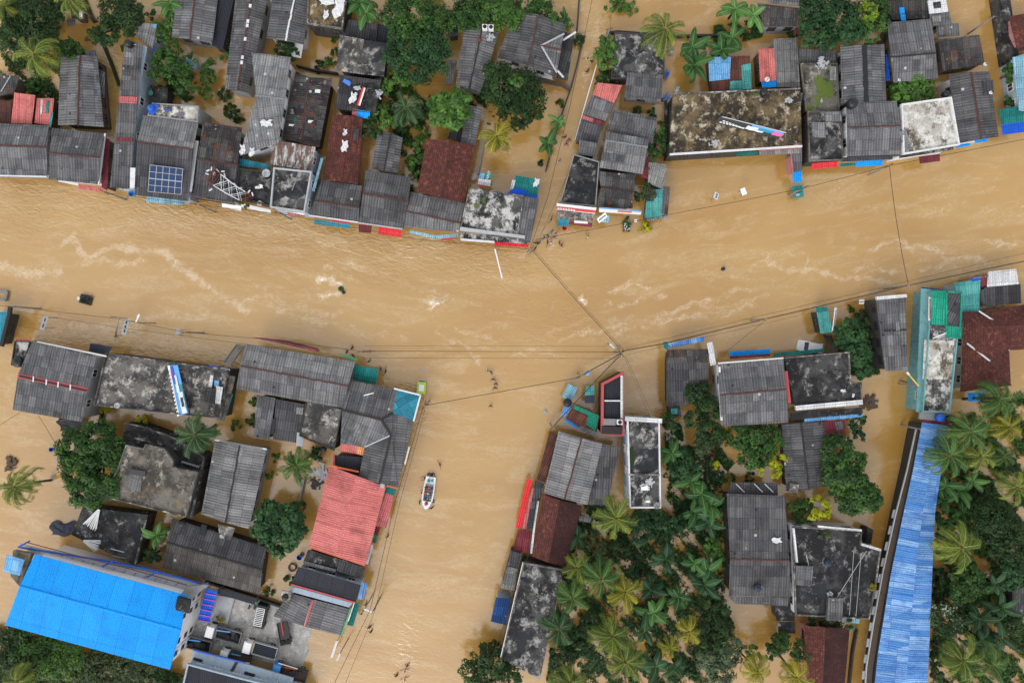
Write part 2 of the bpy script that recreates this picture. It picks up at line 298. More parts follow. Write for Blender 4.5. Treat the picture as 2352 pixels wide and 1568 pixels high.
# ---------------------------------------------------------------- flood water
rng = np.random.default_rng(5)
FOAM = [  # (polyline in photo units, width, strength)
 ([(145,565),(175,545),(190,600),(230,575),(300,570),(370,580),(400,600),(450,640),(500,670),(565,712)], 15, .9),
 ([(-20,610),(60,625),(130,628)], 17, .8), ([(190,585),(200,605),(330,600)], 14, .7),
 ([(545,690),(600,685),(640,712),(700,698)], 12, .6), ([(590,660),(650,700),(720,722),(790,715)], 16, .5), ([(700,735),(790,745),(860,770),(930,772)], 14, .45),
 ([(740,612),(830,648)], 12, .6), ([(800,600),(900,640),(1040,690)], 18, .45), ([(1000,770),(1060,785),(1100,832)], 9, .65), ([(1050,752),(1140,785)], 10, .5),
 ([(1290,782),(1400,750),(1480,738),(1530,718),(1620,690),(1720,662)], 11, .65), ([(1395,772),(1540,732),(1650,728),(1730,700)], 12, .55), ([(1390,668),(1460,655),(1500,660)], 9, .7), ([(1400,700),(1480,690)], 7, .7), ([(1505,690),(1525,672)], 8, .6),
 ([(1260,760),(1350,738),(1450,728)], 14, .4), ([(1600,705),(1700,700),(1760,668)], 10, .5),
 ([(1680,640),(1760,592),(1855,578),(1848,620)], 7, .55), ([(1764,588),(1770,612),(1900,628),(1960,640),(2040,645)], 11, .75), ([(1965,622),(2040,618),(2090,632),(2180,598),(2200,620)], 8, .6),
 ([(1990,578),(2060,555),(2110,562),(2170,590),(2275,598)], 9, .7), ([(2260,560),(2340,555),(2400,580)], 10, .7), ([(2080,545),(2090,575)], 6, .6), ([(2120,492),(2200,472),(2280,478)], 26, .35), ([(2330,470),(2400,472)], 8, .6), ([(1625,648),(1730,616)], 8, .45),
 ([(1180,810),(1260,812),(1290,828)], 12, .5), ([(1395,788),(1405,800)], 10, .8), ([(730,640),(765,642),(782,660)], 11, 1.25), ([(735,678),(785,668)], 10, 1.2), ([(970,686),(1004,692),(985,706)], 8, 1.25), ([(1010,692),(1012,694)], 5, 1.2), ([(1333,682),(1338,692)], 8, 1.3), ([(965,566),(972,572)], 4, 1.0),
 ([(120,765),(190,745),(260,760),(330,752)], 24, .55), ([(280,735),(400,725),(520,735)], 22, .4), ([(460,660),(540,690)], 8, .7),
 ([(1340,15),(1362,50),(1372,90),(1355,140),(1345,175)], 22, .5), ([(1372,85),(1385,100),(1372,118),(1368,150)], 4, .9), ([(1338,170),(1345,215)], 10, .5),
 ([(2090,1080),(2075,1010),(2095,970)], 10, .4), ([(2095,1060),(2125,1000)], 12, .4), ([(1275,558),(1265,575)], 6, .9), ([(1210,575),(1195,590)], 6, .9), ([(1285,690),(1260,710)], 8, .45),
]
RIP = [([(0,460),(300,480),(560,500),(800,560),(1000,580),(1180,600)], 70, 1.0), ([(600,560),(900,600),(1200,620),(1300,600)], 60, .6), ([(100,770),(300,775),(520,815)], 35, .9),
       ([(960,930),(940,1010),(905,1120)], 18, .9), ([(870,880),(960,900),(980,960)], 25, .7), ([(1215,600),(1100,640)], 40, .5), ([(1330,700),(1300,740),(1220,780)], 35, .5),
       ([(2170,860),(2150,960),(2120,1100),(2080,1250)], 28, .8), ([(1440,945),(1500,948)], 15, .8), ([(1150,1450),(1120,1510)], 15, .4), ([(940,1440),(930,1500)], 30, .35), ([(250,110),(265,200),(258,300)], 20, .6)]
def warp(X, Y, a):
    s = np.sin; return X + a * (s(Y * .061 + 1.3 * s(X * .033)) + .6 * s(Y * .17 + X * .11 + 2) + .45 * s(X * .29 - Y * .23)), Y + a * (s(X * .057 + 1.7 * s(Y * .041 + 1)) + .6 * s(X * .16 - Y * .09 + 4) + .45 * s(X * .21 + Y * .31 + 1))
def field(lst, X, Y, a=0):
    if a: X, Y = warp(X, Y, a)
    A = np.zeros_like(X)
    for pl, w, s in lst:
        D = np.full_like(X, 1e9); w = w * (.62 if a else 1)
        for (x0, y0), (x1, y1) in zip(pl[:-1], pl[1:]):
            dx, dy = x1 - x0, y1 - y0; t = np.clip(((X - x0) * dx + (Y - y0) * dy) / (dx * dx + dy * dy), 0, 1)
            D = np.minimum(D, np.hypot(X - x0 - t * dx, Y - y0 - t * dy))
        A = np.maximum(A, s * np.exp(-(D / w) ** 2))
    return A
gx = np.concatenate([[-20000, -4000, -1200, -400], np.arange(-120, 2473, 4.5), [2800, 3600, 6400, 22000]])
gy = np.concatenate([[-20000, -4000, -1200, -400], np.arange(-120, 1689, 4.5), [2000, 2800, 5600, 22000]])
GX, GY = np.meshgrid(gx, gy); nx, ny = len(gx), len(gy)
vx = ((GX - 1176) / S).ravel(); vy = ((784 - GY) / S).ravel()
me = bpy.data.meshes.new('water')
ii = np.arange(nx * ny).reshape(ny, nx)
q = np.stack([ii[1:, :-1], ii[1:, 1:], ii[:-1, 1:], ii[:-1, :-1]], -1).reshape(-1, 4)
me.vertices.add(nx * ny); me.vertices.foreach_set('co', np.stack([vx, vy, np.zeros_like(vx)], -1).astype(np.float32).ravel())
me.loops.add(q.size); me.loops.foreach_set('vertex_index', q.ravel().astype(np.int32))
me.polygons.add(len(q)); me.polygons.foreach_set('loop_start', np.arange(0, q.size, 4, dtype=np.int32)); me.update(calc_edges=True)
yc = np.interp(GX, [0, 600, 1000, 1300, 1800, 2352], [560, 640, 690, 690, 620, 530])
fl = me.attributes.new('flow', 'FLOAT_VECTOR', 'POINT')
fl.data.foreach_set('vector', np.stack([vx, ((GY - yc) / S).ravel(), np.zeros_like(vx)], -1).astype(np.float32).ravel())
a = me.attributes.new('foam', 'FLOAT', 'POINT'); a.data.foreach_set('value', field(FOAM, GX, GY, 4.5).astype(np.float32).ravel())
a = me.attributes.new('ripple', 'FLOAT', 'POINT'); a.data.foreach_set('value', field(RIP, GX, GY).astype(np.float32).ravel())
t = newmat('water')
flow = nd(t, 'ShaderNodeAttribute', attribute_name='flow').outputs['Vector']
foam = nd(t, 'ShaderNodeAttribute', attribute_name='foam').outputs['Fac']; foam0 = foam; foam = mth(t, 'MULTIPLY', foam, mth(t, 'MULTIPLY_ADD', stp(t, noi(t, flow, .33, 4, .6, .4), .36, .6), .55, .6)); rip = nd(t, 'ShaderNodeAttribute', attribute_name='ripple').outputs['Fac']
big = noi(t, vscale(t, flow, (.5, 1.1, 1)), .07, 4, .55, .5); wisp = noi(t, vscale(t, flow, (.5, 1.1, 1)), .5, 8, .68, 1.6); fine = noi(t, vscale(t, flow, (.8, 1.2, 1)), 2.2, 4, .6)
silt = noi(t, vscale(t, flow, (.35, 1.3, 1)), .22, 6, .6, 1.2)
col = mix(t, stp(t, big, .3, .7), (.38,.202,.042), (.44,.255,.069))
col = mix(t, mth(t, 'MULTIPLY', stp(t, silt, .48, .7), .5), col, (.48,.32,.13))
thr = mth(t, 'SUBTRACT', mth(t, 'MULTIPLY_ADD', wisp, 1.25, mth(t, 'MULTIPLY', foam, .62)), .0)
fm = mth(t, 'MULTIPLY', stp(t, thr, .98, 1.25), stp(t, foam, .08, .35))
rdg = mth(t, 'ABSOLUTE', mth(t, 'SUBTRACT', noi(t, vscale(t, flow, (.55, 1.2, 1)), .55, 6, .6, 2.2), .5))
rd2 = mth(t, 'ABSOLUTE', mth(t, 'SUBTRACT', noi(t, vscale(t, flow, (.7, 1.2, 1)), 1.5, 5, .6, 1.8), .5))
fil = mth(t, 'MULTIPLY', stp(t, rdg, .045, .0), mth(t, 'ADD', stp(t, foam, .1, .6), mth(t, 'MULTIPLY', stp(t, silt, .44, .62), .55)))
col = mix(t, mth(t, 'MULTIPLY', fil, .6), col, (.60,.45,.29))
col = mix(t, mth(t, 'MULTIPLY', mth(t, 'MULTIPLY', stp(t, rd2, .07, .0), stp(t, foam, .12, .8)), .6), col, (.66,.51,.34))
col = mix(t, mth(t, 'MULTIPLY', fm, .38), col, (.60,.45,.29))
ws = mth(t, 'MULTIPLY', stp(t, foam0, .85, 1.15), stp(t, noi(t, flow, 1.6, 6, .7, 1.0), .44, .6))
col = mix(t, ws, col, (.85,.8,.68))
dk = mth(t, 'MULTIPLY', rip, stp(t, noi(t, vscale(t, flow, (.5, 1.3, 1)), .9, 5, .6, 2.0), .48, .7))
hgt = mth(t, 'ADD', mth(t, 'MULTIPLY', noi(t, vscale(t, flow, (.6, 1.3, 1)), 1.0, 4, .55, 1.2), mth(t, 'MULTIPLY_ADD', rip, 1.0, .17)), mth(t, 'MULTIPLY', fine, .10))
pb = out(t, col, .08, hgt, .5, 1.0, bd=.32); pb.inputs['IOR'].default_value = 1.65
me.materials.append(M('water'))
tag(link(bpy.data.objects.new('water', me)), 'brown flood water with pale foam streaks covering the streets and yards', 'water', kind='structure')

# ---------------------------------------------------------------- building kit
def windows(root, w, zt, ov, wins):
    n = len(w); sg = 1 if area2(w) > 0 else -1; cnt = 0
    for i in range(n):
        a, b = Vector((*w[i], 0)), Vector((*w[(i + 1) % n], 0)); d = b - a; L = d.length
        if L < 2.6: continue
        d /= L; nr = Vector((d.y, -d.x, 0)) * sg; mid = (a + b) / 2; dist = -mid.dot(nr)
        if dist * zt / H - ov < .3: continue
        k = min(4, int(L / 2.6))
        for lv in ([zt - 1.35] if zt < 4.4 else [zt - 1.45, zt - 4.1] if zt > 5.6 else [zt - 1.4]):
            if lv < .7: continue
            for j in range(k):
                if cnt > 9: return
                c = a + d * L * (j + .5) / k + nr * .03; rz = math.atan2(d.y, d.x); cnt += 1
                f = MB()
                for dx, dz, sx, sz in ((-.6, 0, .1, 1.1), (.6, 0, .1, 1.1), (0, .6, 1.3, .1), (0, -.6, 1.4, .12), (0, 0, .06, 1.1)):
                    f.box((c.x + d.x * dx, c.y + d.y * dx, lv + dz), (sx, .12, sz), rz)
                fo = f.build('window', wins, root, uv=False)
                MB().box((c.x - nr.x * .02, c.y - nr.y * .02, lv), (1.14, .06, 1.12), rz).build('pane', 'glass', fo, uv=False)
LIGHT = ('ww', 'wb', 'wc', 'lgrey', 'wt')
def walls(root, poly, wm, inset=.5, z0=-1.2, win=True, name='wall', drop=.1, wins='fwhite'):
    w2 = [P(*p)[:2] for p in poly]; zs = [p[2] - drop for p in poly]; w = offs(w2, inset); n = len(w); m = MB()
    vs = [(x, y, z0) for x, y in w] + [(w[i][0], w[i][1], zs[i]) for i in range(n)]
    rev = area2(w) < 0
    fs = [((i, (i + 1) % n, n + (i + 1) % n, n + i) if not rev else ((i + 1) % n, i, n + i, n + (i + 1) % n)) for i in range(n)]
    fs.append(tuple(range(n, 2 * n)) if not rev else tuple(range(2 * n - 1, n - 1, -1)))
    m.add(vs, fs); o = m.build(name, wm, root)
    if win: windows(root, w, min(zs), inset, 'capd' if wm not in LIGHT else wins if wm != 'ww' else 'grey')
    return o
HN = [0]
def hroot(name, label, cat, pts, z, group=None):
    HN[0] += 1
    c = [P(x, y, z) for x, y in pts]; return empty(name, label, cat, (sum(p[0] for p in c) / len(c), sum(p[1] for p in c) / len(c), 0), 0, group or {'house': 'flooded houses', 'shop': 'riverside shops', 'shed': 'sheds and lean-tos', 'building': 'flat roofed buildings'}.get(cat))
def Q(q): return [(q[i], q[i + 1]) for i in range(0, len(q), 2)]
def gable(label, q, rg, z, rise, rm, wm='wg', cap='capr', name='house', cat='house', fas=None, capw=.24, win=True, rm2=None):
    q = Q(q); r0, r1 = rg[:2], rg[2:]; z = z + (HN[0] % 7) * .012
    root = hroot(name, label, cat, q, z); TL, TR, BR, BL = [(x, y, z) for x, y in q]; A, B = (*r0, z + rise), (*r1, z + rise)
    mid = lambda a, b: ((a[0] + b[0]) / 2, (a[1] + b[1]) / 2)
    dd = lambda a, b: math.hypot(a[0] - b[0], a[1] - b[1])
    if dd(r0, mid(TL, BL)) + dd(r1, mid(TR, BR)) < dd(r0, mid(TL, TR)) + dd(r1, mid(BL, BR)):
        fs = [[TL, TR, B, A], [A, B, BR, BL]]; wp = [TL, TR, B, BR, BL, A]
    else:
        fs = [[TL, A, B, BL], [A, TR, BR, B]]; wp = [TL, A, TR, BR, B, BL]
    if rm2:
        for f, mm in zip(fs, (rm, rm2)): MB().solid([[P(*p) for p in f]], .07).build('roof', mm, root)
    else: MB().solid([[P(*p) for p in f] for f in fs], .07).build('roof', rm, root)
    walls(root, wp, wm, win=win)
    if cap:
        a, b = Vector(P(*A)), Vector(P(*B)); m = MB(); n = max(2, int((b - a).length / .8)); rr = random.Random(HN[0])
        for i in range(n):
            rr.random()
            o = Vector((rr.uniform(-.04, .04), rr.uniform(-.04, .04), .04 + .01 * (i % 2)))
            m.bar(a + (b - a) * i / n + o, a + (b - a) * (i + 1) / n + o, capw * rr.uniform(.8, 1.15), .09)
        m.build('ridge_cap', cap, root)
    if fas:
        E = {'T': (TL, TR), 'R': (TR, BR), 'B': (BR, BL), 'L': (BL, TL)}
        for k in fas[0]:
            a, b = E[k]; MB().bar(Vector(P(*a)) + Vector((0, 0, .02)), Vector(P(*b)) + Vector((0, 0, .02)), .2, .2).build('fascia', fas[1], root)
    return root
def mono(label, q, z1, z2, rm, wm='wg', name='shed', cat='shed', win=True, ud=None, wall=True):
    q = Q(q); root = hroot(name, label, cat, q, z1); zs = [z1, z1, z2, z2] if len(q) == 4 else [z1] * len(q); d = (HN[0] % 7) * .012
    pl = [(x, y, zz + d) for (x, y), zz in zip(q, zs)]
    m = MB(); m.ud = ud; m.solid([[P(*p) for p in pl]], .07).build('roof', rm, root)
    if wall: walls(root, pl, wm, .25, win=win)
    else: posts(root, pl)
    return root
def posts(root, pl, mat='grey'):
    for x, y in offs([P(*p)[:2] for p in pl], .15):
        MB().tube((x, y, -1.3), (x, y, min(p[2] for p in pl) - .05), .05).build('post', mat, root, uv=False)
def flat(label, q, z, rm, wm='wg', par=(.35, .18, 'cb'), name='building', cat='building', win=True, ov=.0, edges=None):
    q = Q(q); z = z + (HN[0] % 7) * .012; root = hroot(name, label, cat, q, z); pl = [(x, y, z) for x, y in q]; w = [P(*p) for p in pl]
    MB().solid([w], .22).build('roof', rm, root)
    walls(root, pl, wm, .12, win=win, drop=.22)
    if par:
        o2 = [p[:2] for p in w]; o1 = offs(o2, -.03); i2 = offs(o2, par[1]); n = len(w); m = MB()
        for i in range(n):
            if edges is not None and i not in edges: continue
            j = (i + 1) % n
            m.solid([[(*o1[i], z + par[0]), (*o1[j], z + par[0]), (*i2[j], z + par[0]), (*i2[i], z + par[0])]], par[0] + .1)
        m.build('parapet', par[2], root)
    return root
def part(root, name, q, z, mat, th=.06, z2=None, label=None, ud=None, post=False):   # a sheet, awning, canopy or sign that belongs to the building
    q = Q(q); zs = [z, z, z if z2 is None else z2, z if z2 is None else z2] if len(q) == 4 else [z] * len(q)
    m = MB(); m.ud = ud; o = m.solid([[P(x, y, zz) for (x, y), zz in zip(q, zs)]], th).build(name, mat, root)
    if label: o['label'] = label
    if post: posts(root, [(x, y, zz) for (x, y), zz in zip(q, zs)])
    return o
def strip(root, name, pts, z, w, h, mat, label=None):
    m = MB()
    for a, b in zip(pts[:-1], pts[1:]): m.bar(P(*a, z), P(*b, z), w, h)
    o = m.build(name, mat, root)
    if label: o['label'] = label
    return o
def steps(root, a, b, z0, z1, w, n, mat='wg', name='staircase'):
    a = Vector(P(*a, z0)); b = Vector(P(*b, z1)); m = MB(); rz = math.atan2(b.y - a.y, b.x - a.x); L = math.hypot(b.x - a.x, b.y - a.y)
    for i in range(n):
        c = a + (b - a) * (i + .5) / n; m.box((c.x, c.y, c.z), (L / n * .72, w, .12), rz)
    d = Vector((-math.sin(rz), math.cos(rz), 0)) * (w / 2 + .06)
    for s in (1, -1): m.bar(a + d * s, b + d * s, .1, .35)
    return m.build(name, mat, root)
# ================================================================ BUILDINGS, upper bank, left to right
b = gable('grey sheet house with a long rusty ridge between the yard palm and the narrow lane', (139,130,223,126,238,292,133,288), (184,127,178,287), 3.4, .9, 'ag', 'wn')
part(b, 'lean_to_roof', (225,158,241,166,240,226,222,224), 2.7, 'ag', z2=2.5)
part(b, 'gable_hood', (190,119,219,115,221,128,186,128), 3.6, 'ad')
mono('faded red metal shed dotted with dark rust holes at the left edge', (33,213,81,219,73,285,25,283), 3.0, 2.5, 'rd', 'wn')
b = mono('small shed of red, white and teal sheets beside the faded red shed', (85,226,124,226,118,288,79,283), 2.8, 2.5, 'rd', 'wn')
part(b, 'white_sheet', (94,229,99,229,96,262,92,262), 2.88, 'ws', z2=2.78); part(b, 'teal_sheet', (108,232,114,231,110,260,104,260), 2.88, 'tl', z2=2.78); part(b, 'teal_edge_sheet', (117,258,122,259,117,294,112,292), 2.75, 'tq', z2=2.6)
b = mono('collapsed black roofed shack with a pale pole on it at the left edge', (-25,170,45,176,33,212,-25,226), 2.9, 2.6, 'am', 'wn')
strip(b, 'pole', [(2,211),(24,175)], 3.05, .12, .1, 'lgrey')
mono('patchwork shack of rusty and grey sheets left of the faded red shed', (-25,229,27,232,24,283,-25,283), 2.6, 2.3, 'rr', 'wn')
gable('wide grey sheet shophouse cut by the left edge above the river', (-60,281,112,288,108,406,-60,402), (-60,332,108,338), 3.6, 1.0, 'ag', 'wg', fas=('B', 'fwhite'))
b = gable('grey sheet shophouse with a white right gable and red front awning', (119,294,242,307,227,424,112,412), (114,351,229,362), 3.8, 1.0, 'ag', 'ww', fas=('R', 'fwhite'))
part(b, 'awning', (180,423,240,431,238,440,179,434), 2.9, 'rd', z2=2.5); part(b, 'sign_board', (134,413,180,422,179,426,134,417), 3.1, 'white', .12)
b = mono('narrow lean-to of dark red and brown sheets filling the gap beside the white gable', (240,316,251,320,246,438,233,430), 3.1, 2.9, 'mr', 'wn')
b = mono('long narrow two storey grey roof with a pale side wall and pink sheet strip', (287,91,328,101,299,433,252,431), 5.1, 4.9, 'ag', 'wb', 'house', 'house')
part(b, 'pink_sheet', (274,221,316,223,314,238,273,236), 5.16, 'pk'); part(b, 'red_sheet', (267,316,304,318,303,325,265,323), 5.1, 'mr'); part(b, 'light_sheet', (284,118,308,122,306,150,283,149), 5.16, 'al'); part(b, 'light_sheet', (279,173,302,175,301,185,278,184), 5.16, 'al')
part(b, 'side_roof', (330,104,338,108,316,232,309,228), 4.4, 'wb'); part(b, 'parapet_sheet', (299,385,311,386,309,432,298,433), 5.15, 'ww')
b = mono('small grey sheet roof joining the back of the long narrow roof', (314,54,360,55,351,112,312,86), 4.0, 3.6, 'al', 'wb')
part(b, 'blue_tarp', (348,92,354,92,354,120,348,118), 3.4, 'bb'); part(b, 'blue_sheet', (350,56,360,56,358,66,350,62), 4.15, 'sb')
b = gable('large weathered grey roof carrying a solar panel array on the river front', (329,264,456,281,432,462,309,448), (315,325,443,343), 4.6, .9, 'al', 'wg', name='shophouse', rm2='ad')
part(b, 'awning', (337,448,419,456,419,472,336,464), 2.9, 'sb', z2=2.5); part(b, 'side_gutter', (447,322,456,324,440,440,433,440), 4.7, 'lgrey', .2); part(b, 'ledge', (427,400,438,402,436,470,424,468), 3.9, 'wb')
fl_ = flat('pale rooftop terrace with blue tank and laundry behind the solar panel roof', (352,238,458,245,455,281,341,266), 4.9, 'cw', 'wg', (.3, .12, 'wg'))
strip(fl_, 'awning', [(346,262),(360,240)], 5.3, .9, .06, 'blue', 'rolled blue awning')
b = gable('dark ribbed grey roof carrying the fallen lattice tower', (466,281,556,293,538,467,445,452), (453,366,546,380), 4.3, .6, 'am', 'wg', name='shophouse', rm2='ad')
part(b, 'sign_board', (509,465,554,473,554,484,510,476), 2.9, 'white', .12, z2=2.7); strip(b, 'fascia', [(448,456),(540,470)], 4.1, .15, .3, 'black')
gable('grey roof with a broken rusty ridge at the top edge, left of the dark slab', (408,-22,502,-22,488,100,394,86), (449,-22,436,90), 3.5, .7, 'ag', 'wg')
mono('plain dark slate sheet roof between two long grey roofs at the top', (502,-22,541,-22,512,113,486,105), 3.0, 2.8, 'as', 'wk')
b = gable('very long grey roof with white patched ridge running down from the top edge', (543,-22,619,-22,567,214,516,206), (580,-22,545,209), 4.0, .8, 'ag', 'wg')
for y_ in (10, 45, 55, 86, 128, 140): strip(b, 'ridge_patch', [(580-(y_+22)*.151,y_),(579-(y_+22)*.151,y_+8)], 4.9, .4, .05, 'fwhite')
part(b, 'light_sheet', (519,172,546,176,542,206,517,203), 4.25, 'aw')
b = gable('grey roof with a double white ridge strip and white end wall at the top', (627,-15,712,-15,698,103,612,88), (679,-15,656,94), 3.6, .8, 'ag', 'ww', cap='fwhite')
part(b, 'gable_sheet', (656,92,697,101,691,134,671,130), 2.7, 'fwhite', .12)
b = flat('mouldy brown rooftop with white cloths and broken parapets at the top edge', (708,-12,798,-12,787,68,706,56), 4.6, 'cn', 'wk', (.3, .18, 'cm'))
b = gable('black stained pitched concrete roof left of the big dark tree', (780,80,890,100,882,176,772,162), (836,91,826,170), 4.2, .5, 'cm', 'wk', cap=None, name='building', cat='building', rm2='cb')
steps(b, (872,144), (868,196), 3.4, 1.2, .9, 13, 'wg')
mono('low dark sheet roof with a vent behind the pitched concrete roof', (800,45,868,55,863,95,790,80), 3.2, 2.9, 'ad', 'wk')
mono('almost black lean-to roof touching the big dark tree', (866,55,900,62,893,100,862,95), 2.9, 2.7, 'as', 'wk')
b = gable('tall moire grey roof with a white right gable wall and rooftop dish', (578,121,668,132,640,328,551,358), (588,219,654,229), 5.6, .7, 'al', 'ww', cap='grey', name='shophouse')
part(b, 'awning', (550,363,617,378,616,389,549,381), 3.6, 'tb', .1)
b = gable('ruined black and grey patchwork roof with rusty ridge and missing sheets', (679,164,763,180,733,338,650,318), (711,178,690,330), 3.5, .6, 'am', 'wk', name='house')
part(b, 'loose_sheet', (685,242,706,244,702,262,683,259), 3.95, 'as'); part(b, 'loose_sheet', (704,186,712,184,708,210,701,208), 4.15, 'navy'); part(b, 'loose_sheet', (676,272,692,270,690,284,675,284), 3.85, 'tl')
for k_, (x_, y_) in enumerate(((690,192),(716,190),(724,205),(700,222),(668,250),(712,246),(708,276),(722,268),(700,300),(684,296),(664,285),(728,230),(744,185),(718,312))): part(b, 'loose_sheet', (x_,y_,x_+6+k_%4*3,y_+1,x_+5+k_%3*3,y_+5+k_%5*2,x_-1,y_+4+k_%5*2), 4.25, ('aw','as','fwhite','am')[k_%4], .04)
b = mono('striped rusty and white sheet roof between the grey roofs', (628,321,725,338,713,393,621,377), 5.0, 4.7, 'rw', 'wb', 'shophouse', 'shop')
b = flat('black flat roof terrace with tank, chair and tyre at the river front', (550,388,627,397,620,474,541,452), 4.2, 'ck', 'wk', (.35, .15, 'wk'), name='shophouse', cat='shop')
part(b, 'sign_board', (553,466,622,482,622,490,553,475), 3.0, 'white', .15)
b = flat('grey black flat roof with tall pale right parapet at the river front', (630,386,717,395,701,488,622,477), 5.6, 'cb', 'wb', (.4, .2, 'lgrey'), name='shophouse', cat='shop')
part(b, 'side_awning', (737,362,743,364,722,440,716,438), 4.6, 'sb'); part(b, 'sign_board', (655,480,700,490,698,494,654,485), 3.2, 'white', .2); part(b, 'front_awning', (660,488,700,494,698,498,662,494), 2.8, 'rd')
b = mono('cluttered roof, half grey sheets and half black slab, with laundry and tarps', (781,172,876,185,863,261,769,250), 4.0, 3.8, 'ad', 'wk', 'building', 'building')
part(b, 'roof_slab', (832,192,874,188,862,258,822,250), 4.12, 'ck', .1); part(b, 'blue_awning', (820,252,850,257,849,273,819,269), 3.9, 'bl', z2=3.6); part(b, 'pink_awning', (809,250,820,252,819,267,808,264), 3.9, 'pk', z2=3.6)
b = gable('red tiled roof with white sheets lying on it, curved right edge', (764,262,833,270,822,424,741,412), (806,266,782,418), 3.6, .9, 'ti', 'wp', cap=None, name='house')
part(b, 'grey_patch_sheet', (812,297,824,295,822,324,810,322), 4.2, 'ad')
gable('small grey roof between the red tiled roof and the round green tree', (868,300,925,317,913,398,853,388), (898,305,882,394), 3.1, .6, 'ag', 'ww', cap='capd')
b = gable('grey shophouse roof with a teal awning over the river', (738,413,832,427,823,511,711,495), (722,460,825,477), 3.7, .8, 'ag', 'wg', name='shophouse', cat='shop', fas=('B', 'fwhite'))
part(b, 'awning', (722,504,804,514,803,525,720,514), 2.9, 'tb', z2=2.6); part(b, 'sign_board', (762,504,802,511,801,514,762,508), 3.1, 'red', .2)
b = gable('larger grey shophouse roof with red and faded pink awnings', (840,390,944,407,924,526,824,512), (833,443,938,463), 4.0, .9, 'ag', 'wg', name='shophouse', cat='shop', fas=('B', 'lgrey'))
part(b, 'faded_awning', (824,515,854,518,852,535,824,533), 2.8, 'mr', z2=2.5); part(b, 'red_awning', (870,520,923,529,922,545,868,537), 2.9, 'rb', z2=2.5)
b = gable('light striped grey shophouse roof with a pale blue curved awning', (943,441,1069,467,1054,533,928,521), (933,485,1056,512), 3.7, .8, 'al', 'wg', name='shophouse', cat='shop')
part(b, 'awning', (942,529,1000,541,998,548,941,535), 2.9, 'sb', z2=2.6); part(b, 'awning', (1001,541,1052,536,1052,544,1003,549), 2.9, 'sb', z2=2.6); part(b, 'red_sign', (1014,548,1042,546,1041,550,1013,553), 2.6, 'red', .15)
gable('dark red tiled roof in front of the coconut palm yard', (980,319,1090,334,1066,467,958,441), (1034,324,1012,455), 3.8, 1.0, 'ti', 'wp', cap=None)
b = gable('slim grey roof running behind the dark red tiled roof', (1073,240,1108,249,1091,338,1058,327), (1090,245,1074,333), 3.2, .4, 'ag', 'wk', cap=None)
part(b, 'lean_to_roof', (1040,290,1066,262,1058,326,1028,318), 2.4, 'ad')
b = flat('lichen spotted black and white concrete roof at the lane corner', (1078,432,1203,450,1190,552,1058,522), 4.0, 'cl', 'wg', (.3, .15, 'cm'), name='shophouse', cat='shop')
part(b, 'side_roof', (1203,451,1238,457,1218,558,1190,553), 4.15, 'ag', z2=4.1); part(b, 'front_beam', (1057,521,1206,541,1205,548,1056,529), 4.4, 'lgrey', .5); part(b, 'front_ledge', (1058,533,1212,553,1210,560,1056,548), 3.4, 'cl', .3); part(b, 'red_awning', (1134,554,1216,560,1212,567,1134,564), 3.0, 'rb', .3)
strip(b, 'sign_frame', [(1058,550),(1136,556)], 3.3, .3, .5, 'fwhite')
b = mono('teal and blue sheet canopy behind the corner roof', (1183,403,1240,412,1234,452,1176,442), 3.0, 2.7, 'tl', 'wb', 'canopy', 'canopy', wall=False)
part(b, 'blue_tarp', (1180,432,1208,436,1206,450,1162,446), 3.05, 'bb'); part(b, 'blue_tarp', (1206,444,1236,450,1235,455,1205,450), 3.0, 'bb'); part(b, 'white_sheet', (1177,413,1184,414,1179,436,1172,434), 3.0, 'ws')
b = gable('grey roof with air conditioners on top, right of the big dark trees', (1068,57,1146,73,1105,212,1047,196), (1108,64,1078,204), 3.4, .6, 'ag', 'wg', cap='capd')
part(b, 'lean_to_roof', (1030,137,1050,139,1040,192,1020,194), 2.4, 'aw', z2=2.2)
b = gable('big grey house roof with a cross gable and white hip strips', (1183,24,1300,56,1275,178,1143,133), (1237,34,1213,149), 4.0, 1.2, 'ag', 'ww')
a_, b_, c_, d_ = (1243,105,5.05), (1296,78,4.25), (1279,167,4.25), (1288,115,5.0)
MB().solid([[P(*a_), P(*b_), P(*d_)], [P(*a_), P(*d_), P(*c_)]], .06).build('cross_gable_roof', 'ag', b)
m_ = MB().bar(P(*a_), P(*b_), .25, .1).bar(P(*a_), P(*c_), .25, .1); m_.build('hip_cap', 'lgrey', b); MB().bar(P(*a_), P(*d_), .25, .12).build('ridge_cap', 'capr', b)
part(b, 'lean_to_roof', (1296,72,1319,82,1304,186,1277,180), 2.9, 'ad', z2=2.6); strip(b, 'gutter_pipe', [(1293,93),(1323,74)], 3.6, .3, .1, 'fwhite'); strip(b, 'gutter_pipe', [(1280,162),(1294,178)], 3.6, .3, .1, 'fwhite'); part(b, 'end_wall', (1211,163,1260,177,1272,184,1208,170), 3.2, 'lgrey', .15)
